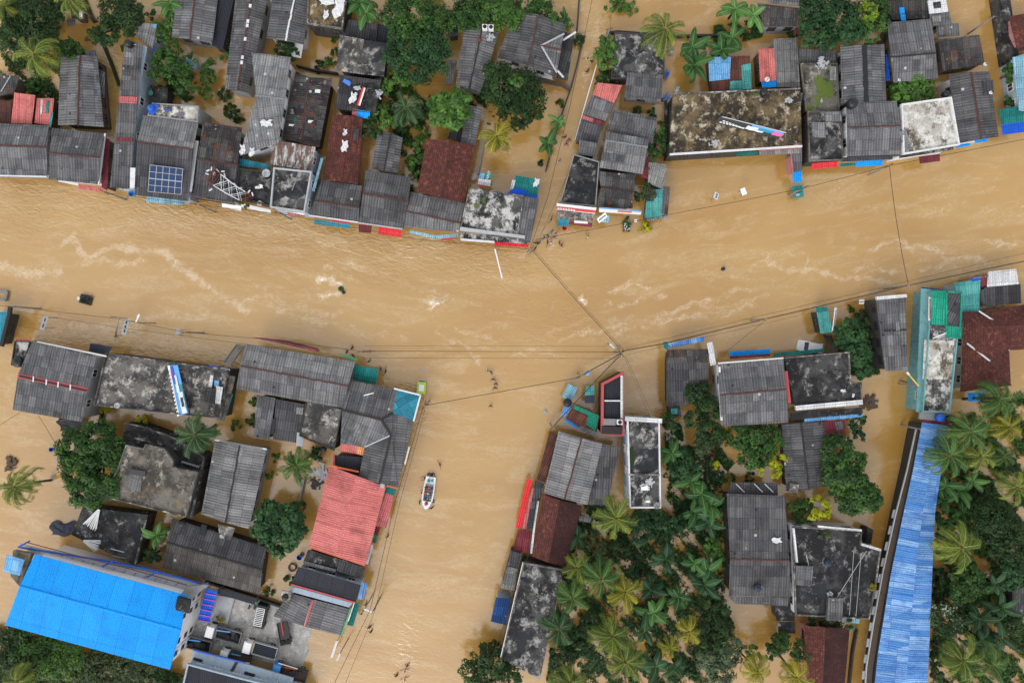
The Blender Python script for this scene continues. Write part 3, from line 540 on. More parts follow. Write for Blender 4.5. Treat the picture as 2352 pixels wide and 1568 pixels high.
# ---- right of the lane
b = flat('black stained flat roof under the tall coconut palm by the lane', (1411,75,1526,82,1525,180,1403,182), 3.0, 'cb', 'wk', (.25, .15, 'wk'))
gable('small square moire grey roof below the black stained flat roof', (1441,166,1523,172,1518,235,1433,224), (1437,196,1521,204), 3.2, .4, 'ag', 'wg', cap=None)
b = mono('pink and dark red metal roof beside the lane', (1371,190,1429,196,1411,237,1362,218), 3.2, 3.0, 'rd', 'wn', 'house', 'house'); part(b, 'dark_half_roof', (1404,192,1430,197,1413,237,1394,229), 3.25, 'mr', z2=3.05)
mono('dark grey lean-to roof sloping to the lane below the pink roof', (1360,219,1412,238,1391,279,1338,263), 3.0, 2.8, 'ag', 'wn', 'house', 'house')
b = mono('dark grey lane house with a pink and red sheet strip along its top', (1338,264,1386,279,1370,336,1321,323), 2.9, 2.7, 'ad', 'wn', 'house', 'house'); part(b, 'pink_strip', (1338,264,1364,273,1362,281,1337,273), 3.02, 'pk'); part(b, 'red_strip', (1365,273,1386,279,1385,288,1363,282), 3.02, 'mr')
strip(b, 'white_wall_cap', [(1370,150),(1346,232),(1321,322)], 2.4, .16, .3, 'fwhite')
b = gable('grey sheet roof with a small raised hatch behind the lighter grey roof', (1407,252,1508,270,1499,330,1396,300), (1400,276,1504,300), 3.4, .4, 'ag', 'wg', cap=None); part(b, 'roof_hatch', (1443,278,1456,280,1455,296,1442,294), 4.0, 'ad', .3)
b = gable('lighter grey stepped sheet roof facing the dark tank slab', (1393,302,1490,320,1477,400,1377,385), (1390,322,1488,338), 4.2, .5, 'al', 'wg', cap='grey'); part(b, 'raised_sheet', (1385,350,1435,357,1430,374,1382,368), 4.62, 'ag')
mono('small square grey roof on the edge of the glossy black slab', (1331,321,1371,329,1367,360,1328,355), 3.9, 3.7, 'ag', 'wk')
b = flat('glossy black flat roof with a tall red and white shop hoarding', (1318,355,1376,372,1368,474,1286,467), 4.0, 'ck', 'wk', (.25, .12, 'wg'), name='shophouse', cat='shop')
part(b, 'front_canopy', (1280,482,1366,492,1361,508,1279,502), 3.0, 'cm', .15); part(b, 'teal_awning', (1281,502,1308,504,1305,520,1280,519), 2.7, 'tb', z2=2.4); part(b, 'pink_awning', (1308,507,1361,512,1359,522,1307,515), 2.6, 'mr', z2=2.4); part(b, 'white_sign', (1319,506,1350,509,1350,514,1319,512), 2.75, 'white', .12)
part(b, 'hoarding', (1279,467,1370,477,1367,491,1277,481), 4.9, 'fwhite', .1, z2=3.6); part(b, 'hoarding_band', (1278,474.5,1369,484.5,1367.5,489,1277.3,480), 4.36, 'red', .14, z2=3.85); part(b, 'hoarding_picture', (1322,474,1345,476,1342,481,1320,479), 4.6, 'orange', .06, z2=4.2)
for i in range(7): strip(b, 'lettering', [(1281+i*6,477.6+i*.65),(1284.5+i*6,479.8+i*.62)], 4.34, .22, .05, 'fwhite')
b = gable('charred black grey roof with a blue and white hoarding facing the river', (1374,393,1459,402,1453,479,1370,473), (1380,430,1457,440), 4.0, .5, 'am', 'wk', cap='capd', name='shophouse', cat='shop')
part(b, 'hoarding', (1376,476,1474,484,1472,493,1376,487), 4.9, 'fwhite', .1, z2=3.7); part(b, 'hoarding_band', (1376,477,1474,485,1473.5,487.5,1376,479.5), 4.88, 'skyb', .12, z2=4.5); part(b, 'hoarding_picture', (1420,483,1452,486,1450,489,1418,487), 4.55, 'orange', .14, z2=4.2); part(b, 'green_awning', (1376,493,1402,496,1398,512,1374,508), 3.0, 'sb', z2=2.6)
b = mono('white flaking shed with rust and soot beside the open water', (1490,373,1531,378,1525,436,1488,420), 3.0, 2.8, 'aw', 'wg', 'shed', 'shed'); part(b, 'red_sheet', (1466,362,1495,362,1488,411,1466,405), 2.9, 'mr')
b = mono('teal sheet shed with torn edges at the water corner', (1487,437,1523,434,1520,500,1480,500), 2.9, 2.6, 'tq', 'wk', 'shed', 'shed'); part(b, 'burnt_sheet', (1522,428,1539,429,1534,492,1519,490), 2.7, 'am'); part(b, 'burnt_sheet', (1487,437,1506,434,1502,462,1486,462), 3.02, 'ad'); part(b, 'front_awning', (1483,499,1534,490,1533,500,1488,508), 2.4, 'aw')
b = flat('large brown and black mouldy flat roof with a fallen billboard', (1546,215,1838,203,1842,337,1536,357), 4.4, 'cn', 'wk', None, name='building', cat='building')
strip(b, 'front_edge', [(1538,355),(1842,336)], 4.4, .3, .25, 'fwhite'); strip(b, 'back_edge', [(1546,216),(1838,204)], 4.5, .2, .3, 'cm'); part(b, 'teal_awning', (1692,351,1740,348,1739,355,1692,358), 3.6, 'tl'); part(b, 'pink_beam', (1744,341,1842,335,1842,340,1744,346), 3.9, 'pk', .3); part(b, 'front_canopy', (1744,346,1842,341,1842,352,1744,356), 3.5, 'aw'); 
b = mono('narrow jetty roof of grey sheets dropping to the river at the mouldy roof', (1816,352,1842,350,1842,392,1820,396), 3.2, 2.9, 'ag', 'wp'); strip(b, 'red_edge', [(1816,352),(1820,400)], 3.3, .2, .2, 'pk')
part(b, 'blue_awning', (1820,394,1842,392,1842,417,1822,419), 2.6, 'bl', z2=2.3); 
b = mono('rusted blue, brown and teal patchwork shed behind the mouldy roof', (1627,131,1723,128,1727,205,1636,208), 2.9, 2.7, 'rr', 'wn'); part(b, 'blue_white_sheets', (1627,131,1679,131,1676,182,1629,187), 3.0, 'lb', z2=2.85); part(b, 'teal_sheets', (1703,150,1724,146,1727,205,1705,206), 2.98, 'tq', z2=2.8); part(b, 'teal_sheet', (1677,187,1706,185,1704,207,1676,207), 2.9, 'tq')
b = mono('bright pink red roof with a blue sheet at its foot', (1742,113,1779,111,1783,185,1746,188), 3.2, 3.0, 'rd', 'wn', 'house', 'house'); part(b, 'blue_sheet', (1748,186,1784,183,1784,200,1751,202), 2.9, 'bl')
mono('pale grey roof littered with debris right of the pink red roof', (1776,90,1830,87,1838,200,1786,201), 3.3, 3.0, 'aw', 'wg', 'house', 'house')
b = mono('grey roof with white patches at the top edge left of the leafy tree', (1740,8,1843,20,1840,61,1757,62), 3.6, 3.3, 'am', 'wg', 'house', 'house'); part(b, 'lean_to_roof', (1756,-14,1892,-12,1889,19,1768,8), 3.9, 'ag'); part(b, 'white_gutter', (1846,4,1890,12,1888,18,1845,10), 3.95, 'fwhite'); part(b, 'red_awning', (1826,66,1843,65,1841,76,1823,80), 2.6, 'mr')
mono('low dark grey roof above the mossy terrace', (1833,112,1919,116,1921,146,1834,147), 3.0, 2.7, 'ag', 'wk', 'house', 'house')
b = flat('mossy green concrete terrace with an outside stair', (1838,147,1922,147,1927,256,1850,256), 3.3, 'co', 'wk', (.25, .15, 'co')); steps(b, (1846,212), (1845,252), 3.2, 1.0, .9, 10, 'wg')
part(b, 'patio_roof', (1905,153,1920,153,1921,185,1907,184), 4.3, 'aw')
b = flat('dark lichen flat roof with two grey sheet covers above the red awning', (1854,257,1930,257,1936,368,1858,371), 4.0, 'cb', 'wk', (.25, .15, 'cg'), name='shophouse', cat='shop')
part(b, 'sheet_cover', (1864,281,1895,281,1897,316,1868,315), 4.6, 'al', .3); part(b, 'sheet_cover', (1895,258,1930,256,1934,278,1896,278), 4.5, 'al', .3); part(b, 'red_awning', (1865,375,1924,371,1923,384,1864,389), 2.9, 'rb', z2=2.5); part(b, 'teal_awning', (1930,375,1965,373,1965,380,1930,383), 2.7, 'tl')
b = gable('tall grey roof with a thick black tarred ridge', (1930,104,2031,102,2036,233,1934,236), (1985,104,1990,234), 4.6, .8, 'ag', 'wg', cap='tankblk', capw=.7); part(b, 'blue_side_sheet', (2034,125,2042,125,2044,185,2036,186), 3.4, 'bb')
b = gable('two storey grey roof with white left wall and a black tank in its corner', (1943,234,2059,232,2068,355,1946,359), (1946,293,2068,289), 5.0, .8, 'ag', 'ww', name='shophouse', cat='shop'); part(b, 'blue_awning', (1966,371,2028,367,2027,380,1966,383), 2.9, 'bl', z2=2.5); strip(b, 'fascia', [(1946,361),(2068,357)], 4.7, .2, .3, 'dkgrey'); part(b, 'front_ledge', (1930,362,2050,356,2050,366,1930,372), 3.6, 'ad')
gable('large grey roof with rusty ridge above the bright round tree', (2038,52,2139,44,2155,180,2052,190), (2046,132,2150,122), 4.3, .9, 'ag', 'wn', cap='capd')
b = flat('white lichened rooftop terrace with a parapet and outside stair', (2068,241,2182,225,2201,334,2072,356), 5.0, 'cw', 'ww', (.45, .2, 'ww'), name='shophouse', cat='shop'); steps(b, (2072,300), (2086,346), 5.6, 5.1, .8, 8, 'wg'); part(b, 'maroon_awning', (2111,360,2159,354,2159,370,2113,376), 2.8, 'mr', z2=2.4); part(b, 'front_ledge', (2068,352,2190,332,2190,344,2066,363), 4.2, 'cb', .15); strip(b, 'sign_board', [(2068,362),(2158,350)], 3.6, .3, .6, 'fwhite')
mono('messy grey roof with dark streaks above the dish roof on the canal side', (2154,91,2250,80,2262,148,2166,164), 3.4, 3.1, 'am', 'wn', 'house', 'house')
b = gable('long grey roof with rusty ridge, raised hatch and two dishes by the right canal', (2180,172,2272,164,2294,314,2200,330), (2231,166,2254,320), 4.2, .8, 'ag', 'ww', name='shophouse', cat='shop'); part(b, 'roof_hatch', (2258,186,2281,184,2283,214,2261,217), 4.9, 'ad', .5); part(b, 'blue_awning', (2195,333,2229,328,2229,334,2196,340), 3.0, 'bl'); part(b, 'blue_awning', (2239,322,2270,317,2270,324,2240,329), 3.0, 'bl')
b = mono('white painted roof bay and grey sheets at the top right by the canal', (2134,28,2180,25,2186,56,2140,60), 3.4, 3.2, 'ag', 'wg', 'house', 'house'); part(b, 'white_terrace', (2131,2,2173,-2,2178,27,2135,32), 3.7, 'ws', .15); part(b, 'dark_terrace_patch', (2143,6,2160,4,2162,18,2146,20), 3.78, 'ad'); part(b, 'lower_roof', (2150,56,2202,54,2204,82,2152,86), 2.8, 'ag'); part(b, 'white_sheet', (2140,37,2161,36,2162,50,2142,51), 3.5, 'aw')
b = mono('rubble strewn dark roof with blue tarps at the top edge', (2024,-12,2130,-14,2136,42,2050,46), 3.0, 2.8, 'am', 'wk', 'house', 'house'); part(b, 'blue_tarp', (2066,18,2077,17,2078,31,2067,32), 3.1, 'bl'); part(b, 'blue_tarp', (2068,33,2079,33,2081,48,2070,48), 3.05, 'bl')
gable('dark red patterned tile roof at the far right edge', (2318,38,2420,20,2420,96,2336,112), (2326,74,2420,56), 3.6, .6, 'ti', 'wp', cap=None)
mono('pale blue grey sheet roof at the right edge above the teal canopy', (2326,132,2400,112,2400,262,2340,254), 3.4, 3.1, 'sb', 'wb', 'house', 'house')
b = mono('teal and bright blue canopy over the right bank', (2294,252,2352,242,2368,278,2300,286), 3.0, 2.7, 'tl', 'wb', 'canopy', 'canopy', wall=False); part(b, 'blue_sheet', (2300,287,2362,277,2362,302,2303,310), 2.65, 'bb', z2=2.4)
# ================================================================ BUILDINGS, lower left
b = mono('teal roof with a dark frame cut by the left edge', (-30,712,19,718,2,792,-30,796), 3.2, 2.9, 'tb', 'wk', 'shophouse', 'shop'); strip(b, 'fascia', [(24,704),(22,722),(4,795)], 3.2, .5, .5, 'black')
b = gable('tall grey roof with a red box gutter ridge and silver right wall', (74,783,222,815,189,969,29,941), (41,861,201,896), 5.2, .35, 'ag', 'lgrey', cap=None, name='shophouse', cat='shop'); part(b, 'box_gutter', (41,857,201,891,200,901,40,867), 5.6, 'capred', .1); strip(b, 'gutter_slot', [(44,863),(199,897)], 5.66, .3, .06, 'black')
for x_ in (77, 107, 134, 162): strip(b, 'gutter_bracket', [(x_,864+(x_-77)*.22),(x_-1,877+(x_-77)*.22)], 5.7, .2, .06, 'fwhite')
part(b, 'red_edge_sheet', (67,805,74,806,64,850,58,848), 5.3, 'rd'); strip(b, 'fascia', [(86,785),(245,818)], 5.1, .2, .2, 'fwhite')
b = flat('small white and black terrace with an oval tank beside the red gutter roof', (36,783,71,784,57,844,28,838), 4.0, 'cl', 'wg', (.3, .12, 'wk')); part(b, 'pink_awning', (35,777,73,780,72,786,35,783), 4.1, 'pk')
b = flat('wide black concrete rooftop with a leaning blue billboard', (246,811,527,848,508,960,218,930), 4.6, 'cm', 'wk', (.4, .15, 'cb'), name='building', cat='building'); part(b, 'blue_sign', (480,838,502,842,502,845,480,841), 4.9, 'blue', .3); part(b, 'white_sign', (506,844,526,847,526,851,506,848), 4.9, 'white', .3); part(b, 'side_roof', (527,862,541,864,515,968,500,962), 3.8, 'cg', .15)
part(b, 'stair_shed', (472,890,495,892,493,927,469,921), 5.4, 'ad', .9); part(b, 'white_sheet', (496,886,512,889,506,928,494,926), 5.2, 'ws', .1); part(b, 'white_sheet', (483,861,490,862,486,890,478,888), 5.1, 'ws', .1); part(b, 'skylight', (492,873,503,874,503,888,492,887), 4.9, 'lb', .15)
steps(b, (552,793), (520,838), .3, 4.4, 1.1, 14, 'wg'); part(b, 'green_side_sheet', (529,905,535,905,518,958,514,956), 3.4, 'teal', .1)
mono('flat dark navy canopy behind the black rooftop', (207,788,258,796,246,815,204,806), 3.4, 3.2, 'navy', 'wk', 'canopy', 'canopy', wall=False)
b = gable('long striped grey roof with rusty ridge beside the teal canopy', (562,790,816,830,788,937,542,893), (552,840,800,886), 4.2, .9, 'al', 'wg', name='shophouse', cat='shop', rm2='ag')
part(b, 'red_awning', (577,774,612,776,735,803,732,808), 4.0, 'mr', .1); part(b, 'front_ledge', (612,777,660,782,730,800,728,806), 3.6, 'dkgrey', .2); part(b, 'green_sign', (786,814,821,824,820,829,785,818), 3.4, 'green', .15)
b = mono('teal sheet canopy between the striped roof and the flooded street', (812,838,870,848,863,883,811,872), 3.0, 2.7, 'tl', 'wb', 'canopy', 'canopy', wall=False)
# L shaped corner roof
q_ = [(805,873),(913,894),(963,907),(950,965),(913,1119),(823,1099),(838,1026),(782,1018)]
b = hroot('corner_building', 'L shaped grey corner roof with a teal end, dark ridges and a white valley', 'building', q_, 4)
za = 4.2; A_ = [(x, y, za) for x, y in q_]; r0, r1, r2, r3, t1 = (786,941,5.3), (876,963,5.4), (898,999,5.4), (872,1109,5.3), (902,948,4.9)
g_ = lambda *f: [[P(*p) for p in ff] for ff in f]
MB().solid(g_([A_[0], A_[1], t1, r1, r0]), .07).build('roof', 'ag', b); MB().solid(g_([A_[1], A_[2], A_[3], t1]), .07).build('teal_roof', 'tb', b)
MB().solid(g_([r1, t1, A_[3], A_[4], r3, r2]), .07).build('roof', 'ag', b); MB().solid(g_([r0, r1, r2, A_[6], A_[7]]), .07).build('roof', 'ag', b); MB().solid(g_([r2, r3, A_[5], A_[6]]), .07).build('roof', 'ag', b)
m_ = MB()
for p_, q2 in ((r0, r1), (r1, r2), (r2, r3), (r1, t1)): m_.bar(Vector(P(*p_)) + Vector((0, 0, .05)), Vector(P(*q2)) + Vector((0, 0, .05)), .35, .12)
m_.build('ridge_cap', 'capd', b); MB().bar(Vector(P(*r2)) + Vector((0, 0, .05)), Vector(P(*A_[6])) + Vector((0, 0, .05)), .18, .08).build('valley', 'lgrey', b)
walls(b, A_, 'wg'); strip(b, 'fascia', [(905,892),(966,907),(950,967)], 4.25, .25, .3, 'fwhite'); strip(b, 'fascia', [(940,1026),(930,1066)], 4.2, .2, .2, 'fwhite'); strip(b, 'gutter', [(872,1112),(912,1120)], 4.2, .25, .15, 'orange')
b = flat('pale grey and black stained flat roof tucked behind the corner roof', (704,919,787,939,768,1034,688,1000), 4.0, 'cm', 'wk', (.25, .15, 'wk')); part(b, 'stair_cover', (682,992,699,996,695,1026,680,1022), 3.2, 'lgrey', .15)
mono('dark grey sheet lean-to left of the small yard tank', (590,906,633,914,618,1010,583,1003), 3.3, 2.9, 'ag', 'wk')
b = mono('dark patched sheet roof between the lean-to and the stained flat roof', (634,916,700,928,684,1017,627,1008), 3.2, 2.8, 'ad', 'wk', 'house', 'house'); part(b, 'light_patch', (681,935,697,936,695,952,680,950), 3.3, 'al'); part(b, 'dark_well', (626,960,634,962,628,998,622,996), 3.2, 'black')
b = mono('pink and orange awning roofs over dark grey sheets above the big red roof', (767,1044,834,1050,826,1082,767,1068), 3.4, 3.2, 'as', 'wp', 'shed', 'shed'); part(b, 'pink_roof', (783,1018,821,1024,819,1042,781,1036), 3.9, 'rd', z2=3.6); part(b, 'orange_roof', (821,1024,837,1027,836,1046,819,1042), 3.9, 'or', z2=3.6); strip(b, 'red_edge', [(767,1042),(767,1068)], 3.6, .3, .2, 'capred')
b = gable('big salmon red metal roof on the flooded street', (757,1069,886,1117,839,1298,709,1255), (818,1092,770,1275), 4.4, .7, 'rd', 'wp', cap=None, name='warehouse', cat='warehouse')
strip(b, 'fascia', [(709,1255),(839,1298)], 4.45, .2, .15, 'orange'); strip(b, 'fascia', [(757,1069),(824,1083)], 4.5, .25, .15, 'orange'); part(b, 'pink_awning', (885,1131,905,1138,887,1212,862,1204), 3.4, 'pk', z2=3.2); part(b, 'teal_awning', (885,1118,909,1121,906,1137,883,1131), 3.7, 'tl', z2=3.5); part(b, 'teal_awning', (860,1228,868,1230,863,1247,854,1244), 3.2, 'tl'); part(b, 'maroon_awning', (863,1208,874,1210,868,1230,859,1228), 3.2, 'mr'); strip(b, 'gutter', [(854,1250),(842,1294)], 3.8, .5, .2, 'lgrey'); part(b, 'vent_box', (874,1109,884,1110,882,1121,873,1120), 4.8, 'lgrey', .3)
b = mono('sooty black sheet roof squeezed below the big red roof', (708,1261,837,1301,829,1328,696,1291), 3.6, 3.3, 'ck', 'wk', 'house', 'house'); part(b, 'striped_sheet', (700,1288,773,1307,771,1313,698,1296), 3.6, 'al'); part(b, 'grey_sheet', (774,1286,836,1302,828,1328,774,1312), 3.62, 'ad')
b = mono('smooth charcoal roof with red edge and pale gutter wall', (685,1301,829,1343,817,1382,669,1340), 4.4, 4.0, 'as', 'wb', 'shophouse', 'shop'); strip(b, 'red_edge', [(669,1341),(817,1383)], 4.1, .2, .2, 'capred'); part(b, 'pale_terrace', (670,1345,810,1384,801,1394,665,1357), 3.6, 'wb', .2); part(b, 'blue_awning', (828,1336,844,1339,834,1377,822,1375), 3.0, 'bw'); part(b, 'tank_stand', (646,1356,670,1360,663,1384,645,1376), 4.1, 'cw', .4)
b = gable('pair of lower grey sheet roofs split by a red and white gutter', (665,1361,804,1398,783,1459,627,1414), (719,1376,701,1438), 3.4, .25, 'ag', 'wk', cap=None, name='shophouse', cat='shop'); strip(b, 'gutter', [(719,1377),(712,1400),(701,1437)], 3.75, .3, .12, 'capred'); strip(b, 'white_strip', [(716,1382),(699,1436)], 3.72, .12, .12, 'fwhite'); part(b, 'green_awning', (814,1382,827,1383,811,1438,797,1434), 2.8, 'tl'); strip(b, 'fascia', [(815,1380),(800,1425)], 3.4, .15, .3, 'fwhite'); strip(b, 'green_edge', [(806,1396),(785,1456)], 3.4, .15, .25, 'green')
gable('grey striped roof with dark ridge between the concrete house and the yard palm', (494,1010,613,1031,572,1214,462,1180), (551,1022,518,1200), 3.8, .8, 'al', 'wg', cap='capd', fas=('T', 'fwhite'))
b = flat('stepped grey concrete house with tan stained roof under the big tree', (291,1021,331,1030,336,1019,378,1029,402,1058,400,1071,456,1083,428,1186,240,1140,272,1076,280,1053), 5.6, 'cg', 'wk', (.3, .14, 'cm')); part(b, 'sheet_patch', (302,1083,328,1088,322,1130,292,1122), 5.75, 'al', .1); part(b, 'roof_box', (299,1076,334,1082,333,1094,300,1088), 6.1, 'dkgrey', .5)
b = flat('black lower terrace with railings wrapping the stepped concrete house', (288,969,330,978,405,1005,472,1048,441,1188,428,1186,456,1083,400,1071,402,1058,378,1029,336,1019,331,1030,291,1021,272,1062), 3.6, 'ck', 'wk', (.5, .14, 'cb'), edges=(0, 1, 2, 3)); strip(b, 'inner_wall', [(310,1005),(372,1022)], 3.9, .2, .5, 'cm')
m_ = MB()
for i in range(9): m_.box(P(420 + i * 4.6, 1060 + i * 1.4, 3.9), (.14, .2, .6), -.3)
m_.build('railing', 'lgrey', b)
b = flat('black flat roof with bundles of white poles beside the big blue roof', (190,1163,342,1182,312,1300,165,1228), 3.0, 'ck', 'wk', (.4, .2, 'cb'), edges=(1,))
b = gable('wide dark grey sheet roof between the blue warehouse and the tree', (395,1190,612,1256,597,1365,372,1303), (385,1246,602,1308), 3.4, .6, 'ad', 'wk', cap='capd', name='house', rm2='ab')
part(b, 'patch_sheet', (463,1203,475,1206,470,1237,455,1232), 3.65, 'as'); part(b, 'patch_sheet', (500,1203,540,1212,530,1240,505,1235), 3.6, 'cm')
# big blue roofed warehouse
b = gable('huge bright blue metal roof with balconies and a white windowed gable', (80,1272,428,1366,390,1537,12,1435), (45,1346,416,1447), 7.2, .5, 'bl', 'white', cap=None, name='warehouse', cat='warehouse', win=False)
strip(b, 'ridge_cap', [(45,1346),(416,1447)], 7.74, .35, .08, 'bl')
part(b, 'balcony', (44,1248,478,1344,440,1374,78,1275), 4.4, 'lgrey', .2, z2=4.4); strip(b, 'railing', [(62,1245),(160,1271),(300,1306),(430,1343)], 5.4, .1, .12, 'rust')
for x_ in (42, 235, 338, 452): strip(b, 'frame_post', [(x_,1256+(x_-42)*.232),(x_+26,1242+(x_-42)*.232)], 5.2, .25, .25, 'blue')
strip(b, 'frame_beam', [(42,1256),(235,1286),(345,1308),(474,1343)], 4.9, .22, .25, 'blue')
for i in range(16): strip(b, 'balcony_joint', [(66+i*24,1262+i*5.9),(73+i*24,1256+i*5.9)], 4.44, .06, .05, 'dkgrey')
part(b, 'roof_notch', (408,1369,438,1378,432,1408,401,1399), 7.9, 'ck', .4); part(b, 'lift_tower', (430,1346,474,1342,440,1376,412,1368), 6.0, 'wg', .6)
part(b, 'stair_tower', (30,1264,72,1271,45,1346,24,1322), 6.6, 'cg', .8); part(b, 'tower_roof', (15,1273,56,1285,45,1321,8,1312), 7.6, 'lb', .1)
for lv in (6.0, 3.6, 1.6):
    for i in range(5):
        c1 = Vector(P(426 - i * 6.6, 1380 + i * 29, 7.2)); c2 = Vector(P(426 - (i + .72) * 6.6, 1380 + (i + .72) * 29, 7.2)); o_ = Vector((-.18, -.02, 0))
        c1.z = c2.z = lv; w_ = MB().bar(c1 + o_, c2 + o_, .12, 1.9).build('window', 'white', b, uv=False)
        MB().bar(c1 + o_ + (c2 - c1) * .2, c1 + o_ + (c2 - c1) * .8, .2, 1.0).build('pane', 'glass', w_, uv=False)
b = mono('bright blue stair canopy with pink ribs at the foot of the warehouse', (472,1350,498,1358,480,1431,454,1424), 3.6, 3.0, 'bb', 'ww', 'canopy', 'canopy', wall=False)
for i in range(6): strip(b, 'rib', [(471-i*3.2,1362+i*12.2),(496-i*3.2,1367+i*12.2)], 3.66 - i * .1, .1, .08, 'pink')
b = flat('long pale grey wall building with dark flat roof at the bottom edge', (432,1522,560,1556,668,1582,700,1640,405,1640), 4.4, 'as', 'wb', (.3, .2, 'wb'))
part(b, 'pale_terrace', (443,1493,564,1524,674,1557,668,1575,560,1553,438,1519), 3.2, 'wb', .3); strip(b, 'blue_edge', [(446,1492),(564,1522)], 3.35, .2, .2, 'blue'); part(b, 'shaft', (562,1541,586,1548,584,1554,560,1547), 3.3, 'black', .1); part(b, 'shaft', (445,1509,466,1515,463,1520,442,1514), 3.3, 'black', .1); strip(b, 'joint', [(545,1517),(530,1545)], 3.25, .5, .1, 'dkgrey')
# ================================================================ BUILDINGS, lower right
b = gable('messy grey roof with a blue and teal front awning by the pole corner', (1533,803,1629,801,1626,925,1531,932), (1531,833,1627,832), 3.4, .4, 'am', 'wk', cap=None, name='shophouse', cat='shop', rm2='ad'); part(b, 'blue_awning', (1533,789,1618,772,1617,784,1536,799), 2.9, 'bw', z2=2.6); part(b, 'teal_awning', (1523,785,1533,784,1536,806,1526,800), 2.9, 'tl')
part(b, 'white_side_roof', (1624,787,1637,785,1645,836,1632,840), 3.8, 'ws')
b = gable('tall grey roof with rusty ridge and a white windowed left wall', (1649,834,1799,822,1811,970,1657,978), (1653,907,1806,894), 5.8, .7, 'ag', 'ww', name='shophouse', cat='shop', fas=('T', 'fwhite')); part(b, 'blue_awning', (1676,807,1770,801,1769,812,1676,818), 3.4, 'bl', z2=3.1); part(b, 'red_awning', (1676,818,1769,812,1768,818,1676,824), 3.6, 'mr'); strip(b, 'wall_cap', [(1652,842),(1657,965)], 5.9, .3, .3, 'fwhite')
b = flat('black stained flat roof with a white parapet beam and sky blue awning', (1800,821,1949,808,1953,879,1977,877,1979,921,1827,932), 5.0, 'ck', 'wk', (.3, .15, 'cm'), name='shophouse', cat='shop', edges=(0, 1, 2, 3)); strip(b, 'parapet_beam', [(1827,937),(1980,923)], 5.3, .75, .5, 'ws'); part(b, 'lower_roof', (1818,949,1981,935,1981,950,1816,964), 4.4, 'ck', .2); part(b, 'sky_blue_awning', (1848,961,1983,949,1983,957,1848,968), 3.6, 'lb', .1); strip(b, 'red_wall_cap', [(1804,852),(1812,925)], 5.5, .5, .5, 'capred'); part(b, 'teal_awning', (1777,811,1894,800,1895,808,1778,819), 3.4, 'tl', .15); steps(b, (1900,770), (1916,806), 1.2, 4.6, 1.0, 12, 'wk')
b = mono('teal sheet kiosk roof with dark tears beside the leafy tree', (1875,713,1901,710,1913,763,1885,766), 3.0, 2.7, 'tq', 'wk', 'kiosk', 'kiosk'); part(b, 'dark_end_sheet', (1874,706,1900,704,1902,714,1876,717), 3.1, 'tl')
b = gable('patched pale grey roof with a dark red ridge behind the sky blue awning', (1795,974,1898,966,1902,1114,1806,1126), (1840,970,1858,1124), 3.0, .6, 'ag', 'wk', cap='capd'); part(b, 'red_roof', (1893,966,1940,964,1943,1008,1897,1014), 3.2, 'mr'); part(b, 'grey_sheet', (1917,969,1934,966,1938,984,1922,987), 3.35, 'ag'); strip(b, 'chimney_cap', [(1812,1118),(1832,1122)], 3.4, 1.4, .5, 'cm')
b = mono('narrow grey building with white front beam standing alone in the water', (2012,684,2081,678,2084,849,2033,852), 4.6, 4.4, 'ag', 'wk', 'house', 'house'); strip(b, 'front_beam', [(2012,685),(2081,679)], 4.8, .5, .5, 'ws'); part(b, 'light_sheet', (2054,708,2064,707,2067,758,2059,759), 4.66, 'al'); strip(b, 'dark_joint', [(2030,760),(2083,757)], 4.62, .2, .06, 'black')
b = flat('long stained rooftop with teal side ledge and green netted frames', (2138,666,2208,668,2196,790,2180,946,2117,945), 5.0, 'cl', 'wt', (.3, .15, 'wt'), name='shophouse', cat='shop'); part(b, 'green_roof', (2139,669,2174,669,2172,747,2139,745), 5.8, 'gn', .08); part(b, 'netted_roof', (2175,669,2209,671,2205,776,2174,760), 5.8, 'ad', .08); strip(b, 'green_frame', [(2139,669),(2209,671),(2205,776),(2174,774),(2174,669)], 5.9, .25, .15, 'gn'); part(b, 'green_roof', (2174,748,2205,750,2204,776,2174,774), 5.86, 'gn', .08)
part(b, 'teal_ledge', (2116,662,2138,664,2116,946,2105,946), 4.2, 'wt', .2); part(b, 'blue_awning', (2117,659,2180,666,2180,671,2117,666), 3.8, 'bd', .1); part(b, 'sign_board', (2134,682,2139,682,2137,736,2133,736), 5.4, 'white', .15); part(b, 'stained_floor', (2123,780,2192,782,2186,872,2119,870), 5.07, 'cw', .05)
for i in range(9): strip(b, 'lettering', [(2134.4,688+i*5),(2137.6,690+i*5)], 5.45, .16, .05, 'red')
part(b, 'tank_platform', (2114,946,2194,950,2190,969,2112,962), 4.6, 'wg', .4)
b = mono('teal sheet canopies beside the green netted rooftop', (2190,650,2252,641,2249,716,2212,718), 3.4, 3.1, 'tq', 'wb', 'shophouse', 'shop'); part(b, 'blue_tarp', (2232,637,2252,634,2252,643,2233,647), 3.5, 'bb'); part(b, 'maroon_sheet', (2253,636,2266,628,2266,655,2254,660), 3.4, 'mr')
mono('white sheet roof at the right edge by the power line', (2270,624,2334,617,2340,652,2267,659), 3.6, 3.4, 'ws', 'wg', 'shophouse', 'shop')
mono('dark grey sheet roof between the white roof and the hipped red tile roof', (2260,661,2344,652,2346,696,2264,703), 3.4, 3.1, 'ad', 'wg', 'house', 'house')
b = hroot('house', 'large dark red hipped tile roof with pale hip lines at the right edge', 'house', [(2214,716),(2410,690),(2320,885)], 4)
z_ = 3.6; n_ = [(2214,716,z_),(2250,716,z_),(2410,690,z_),(2410,800,z_),(2318,804,z_),(2322,885,z_),(2206,900,z_),(2211,800,z_)]; k1, k2, k3 = (2274,829,5.4), (2262,752,5.4), (2410,742,5.4)
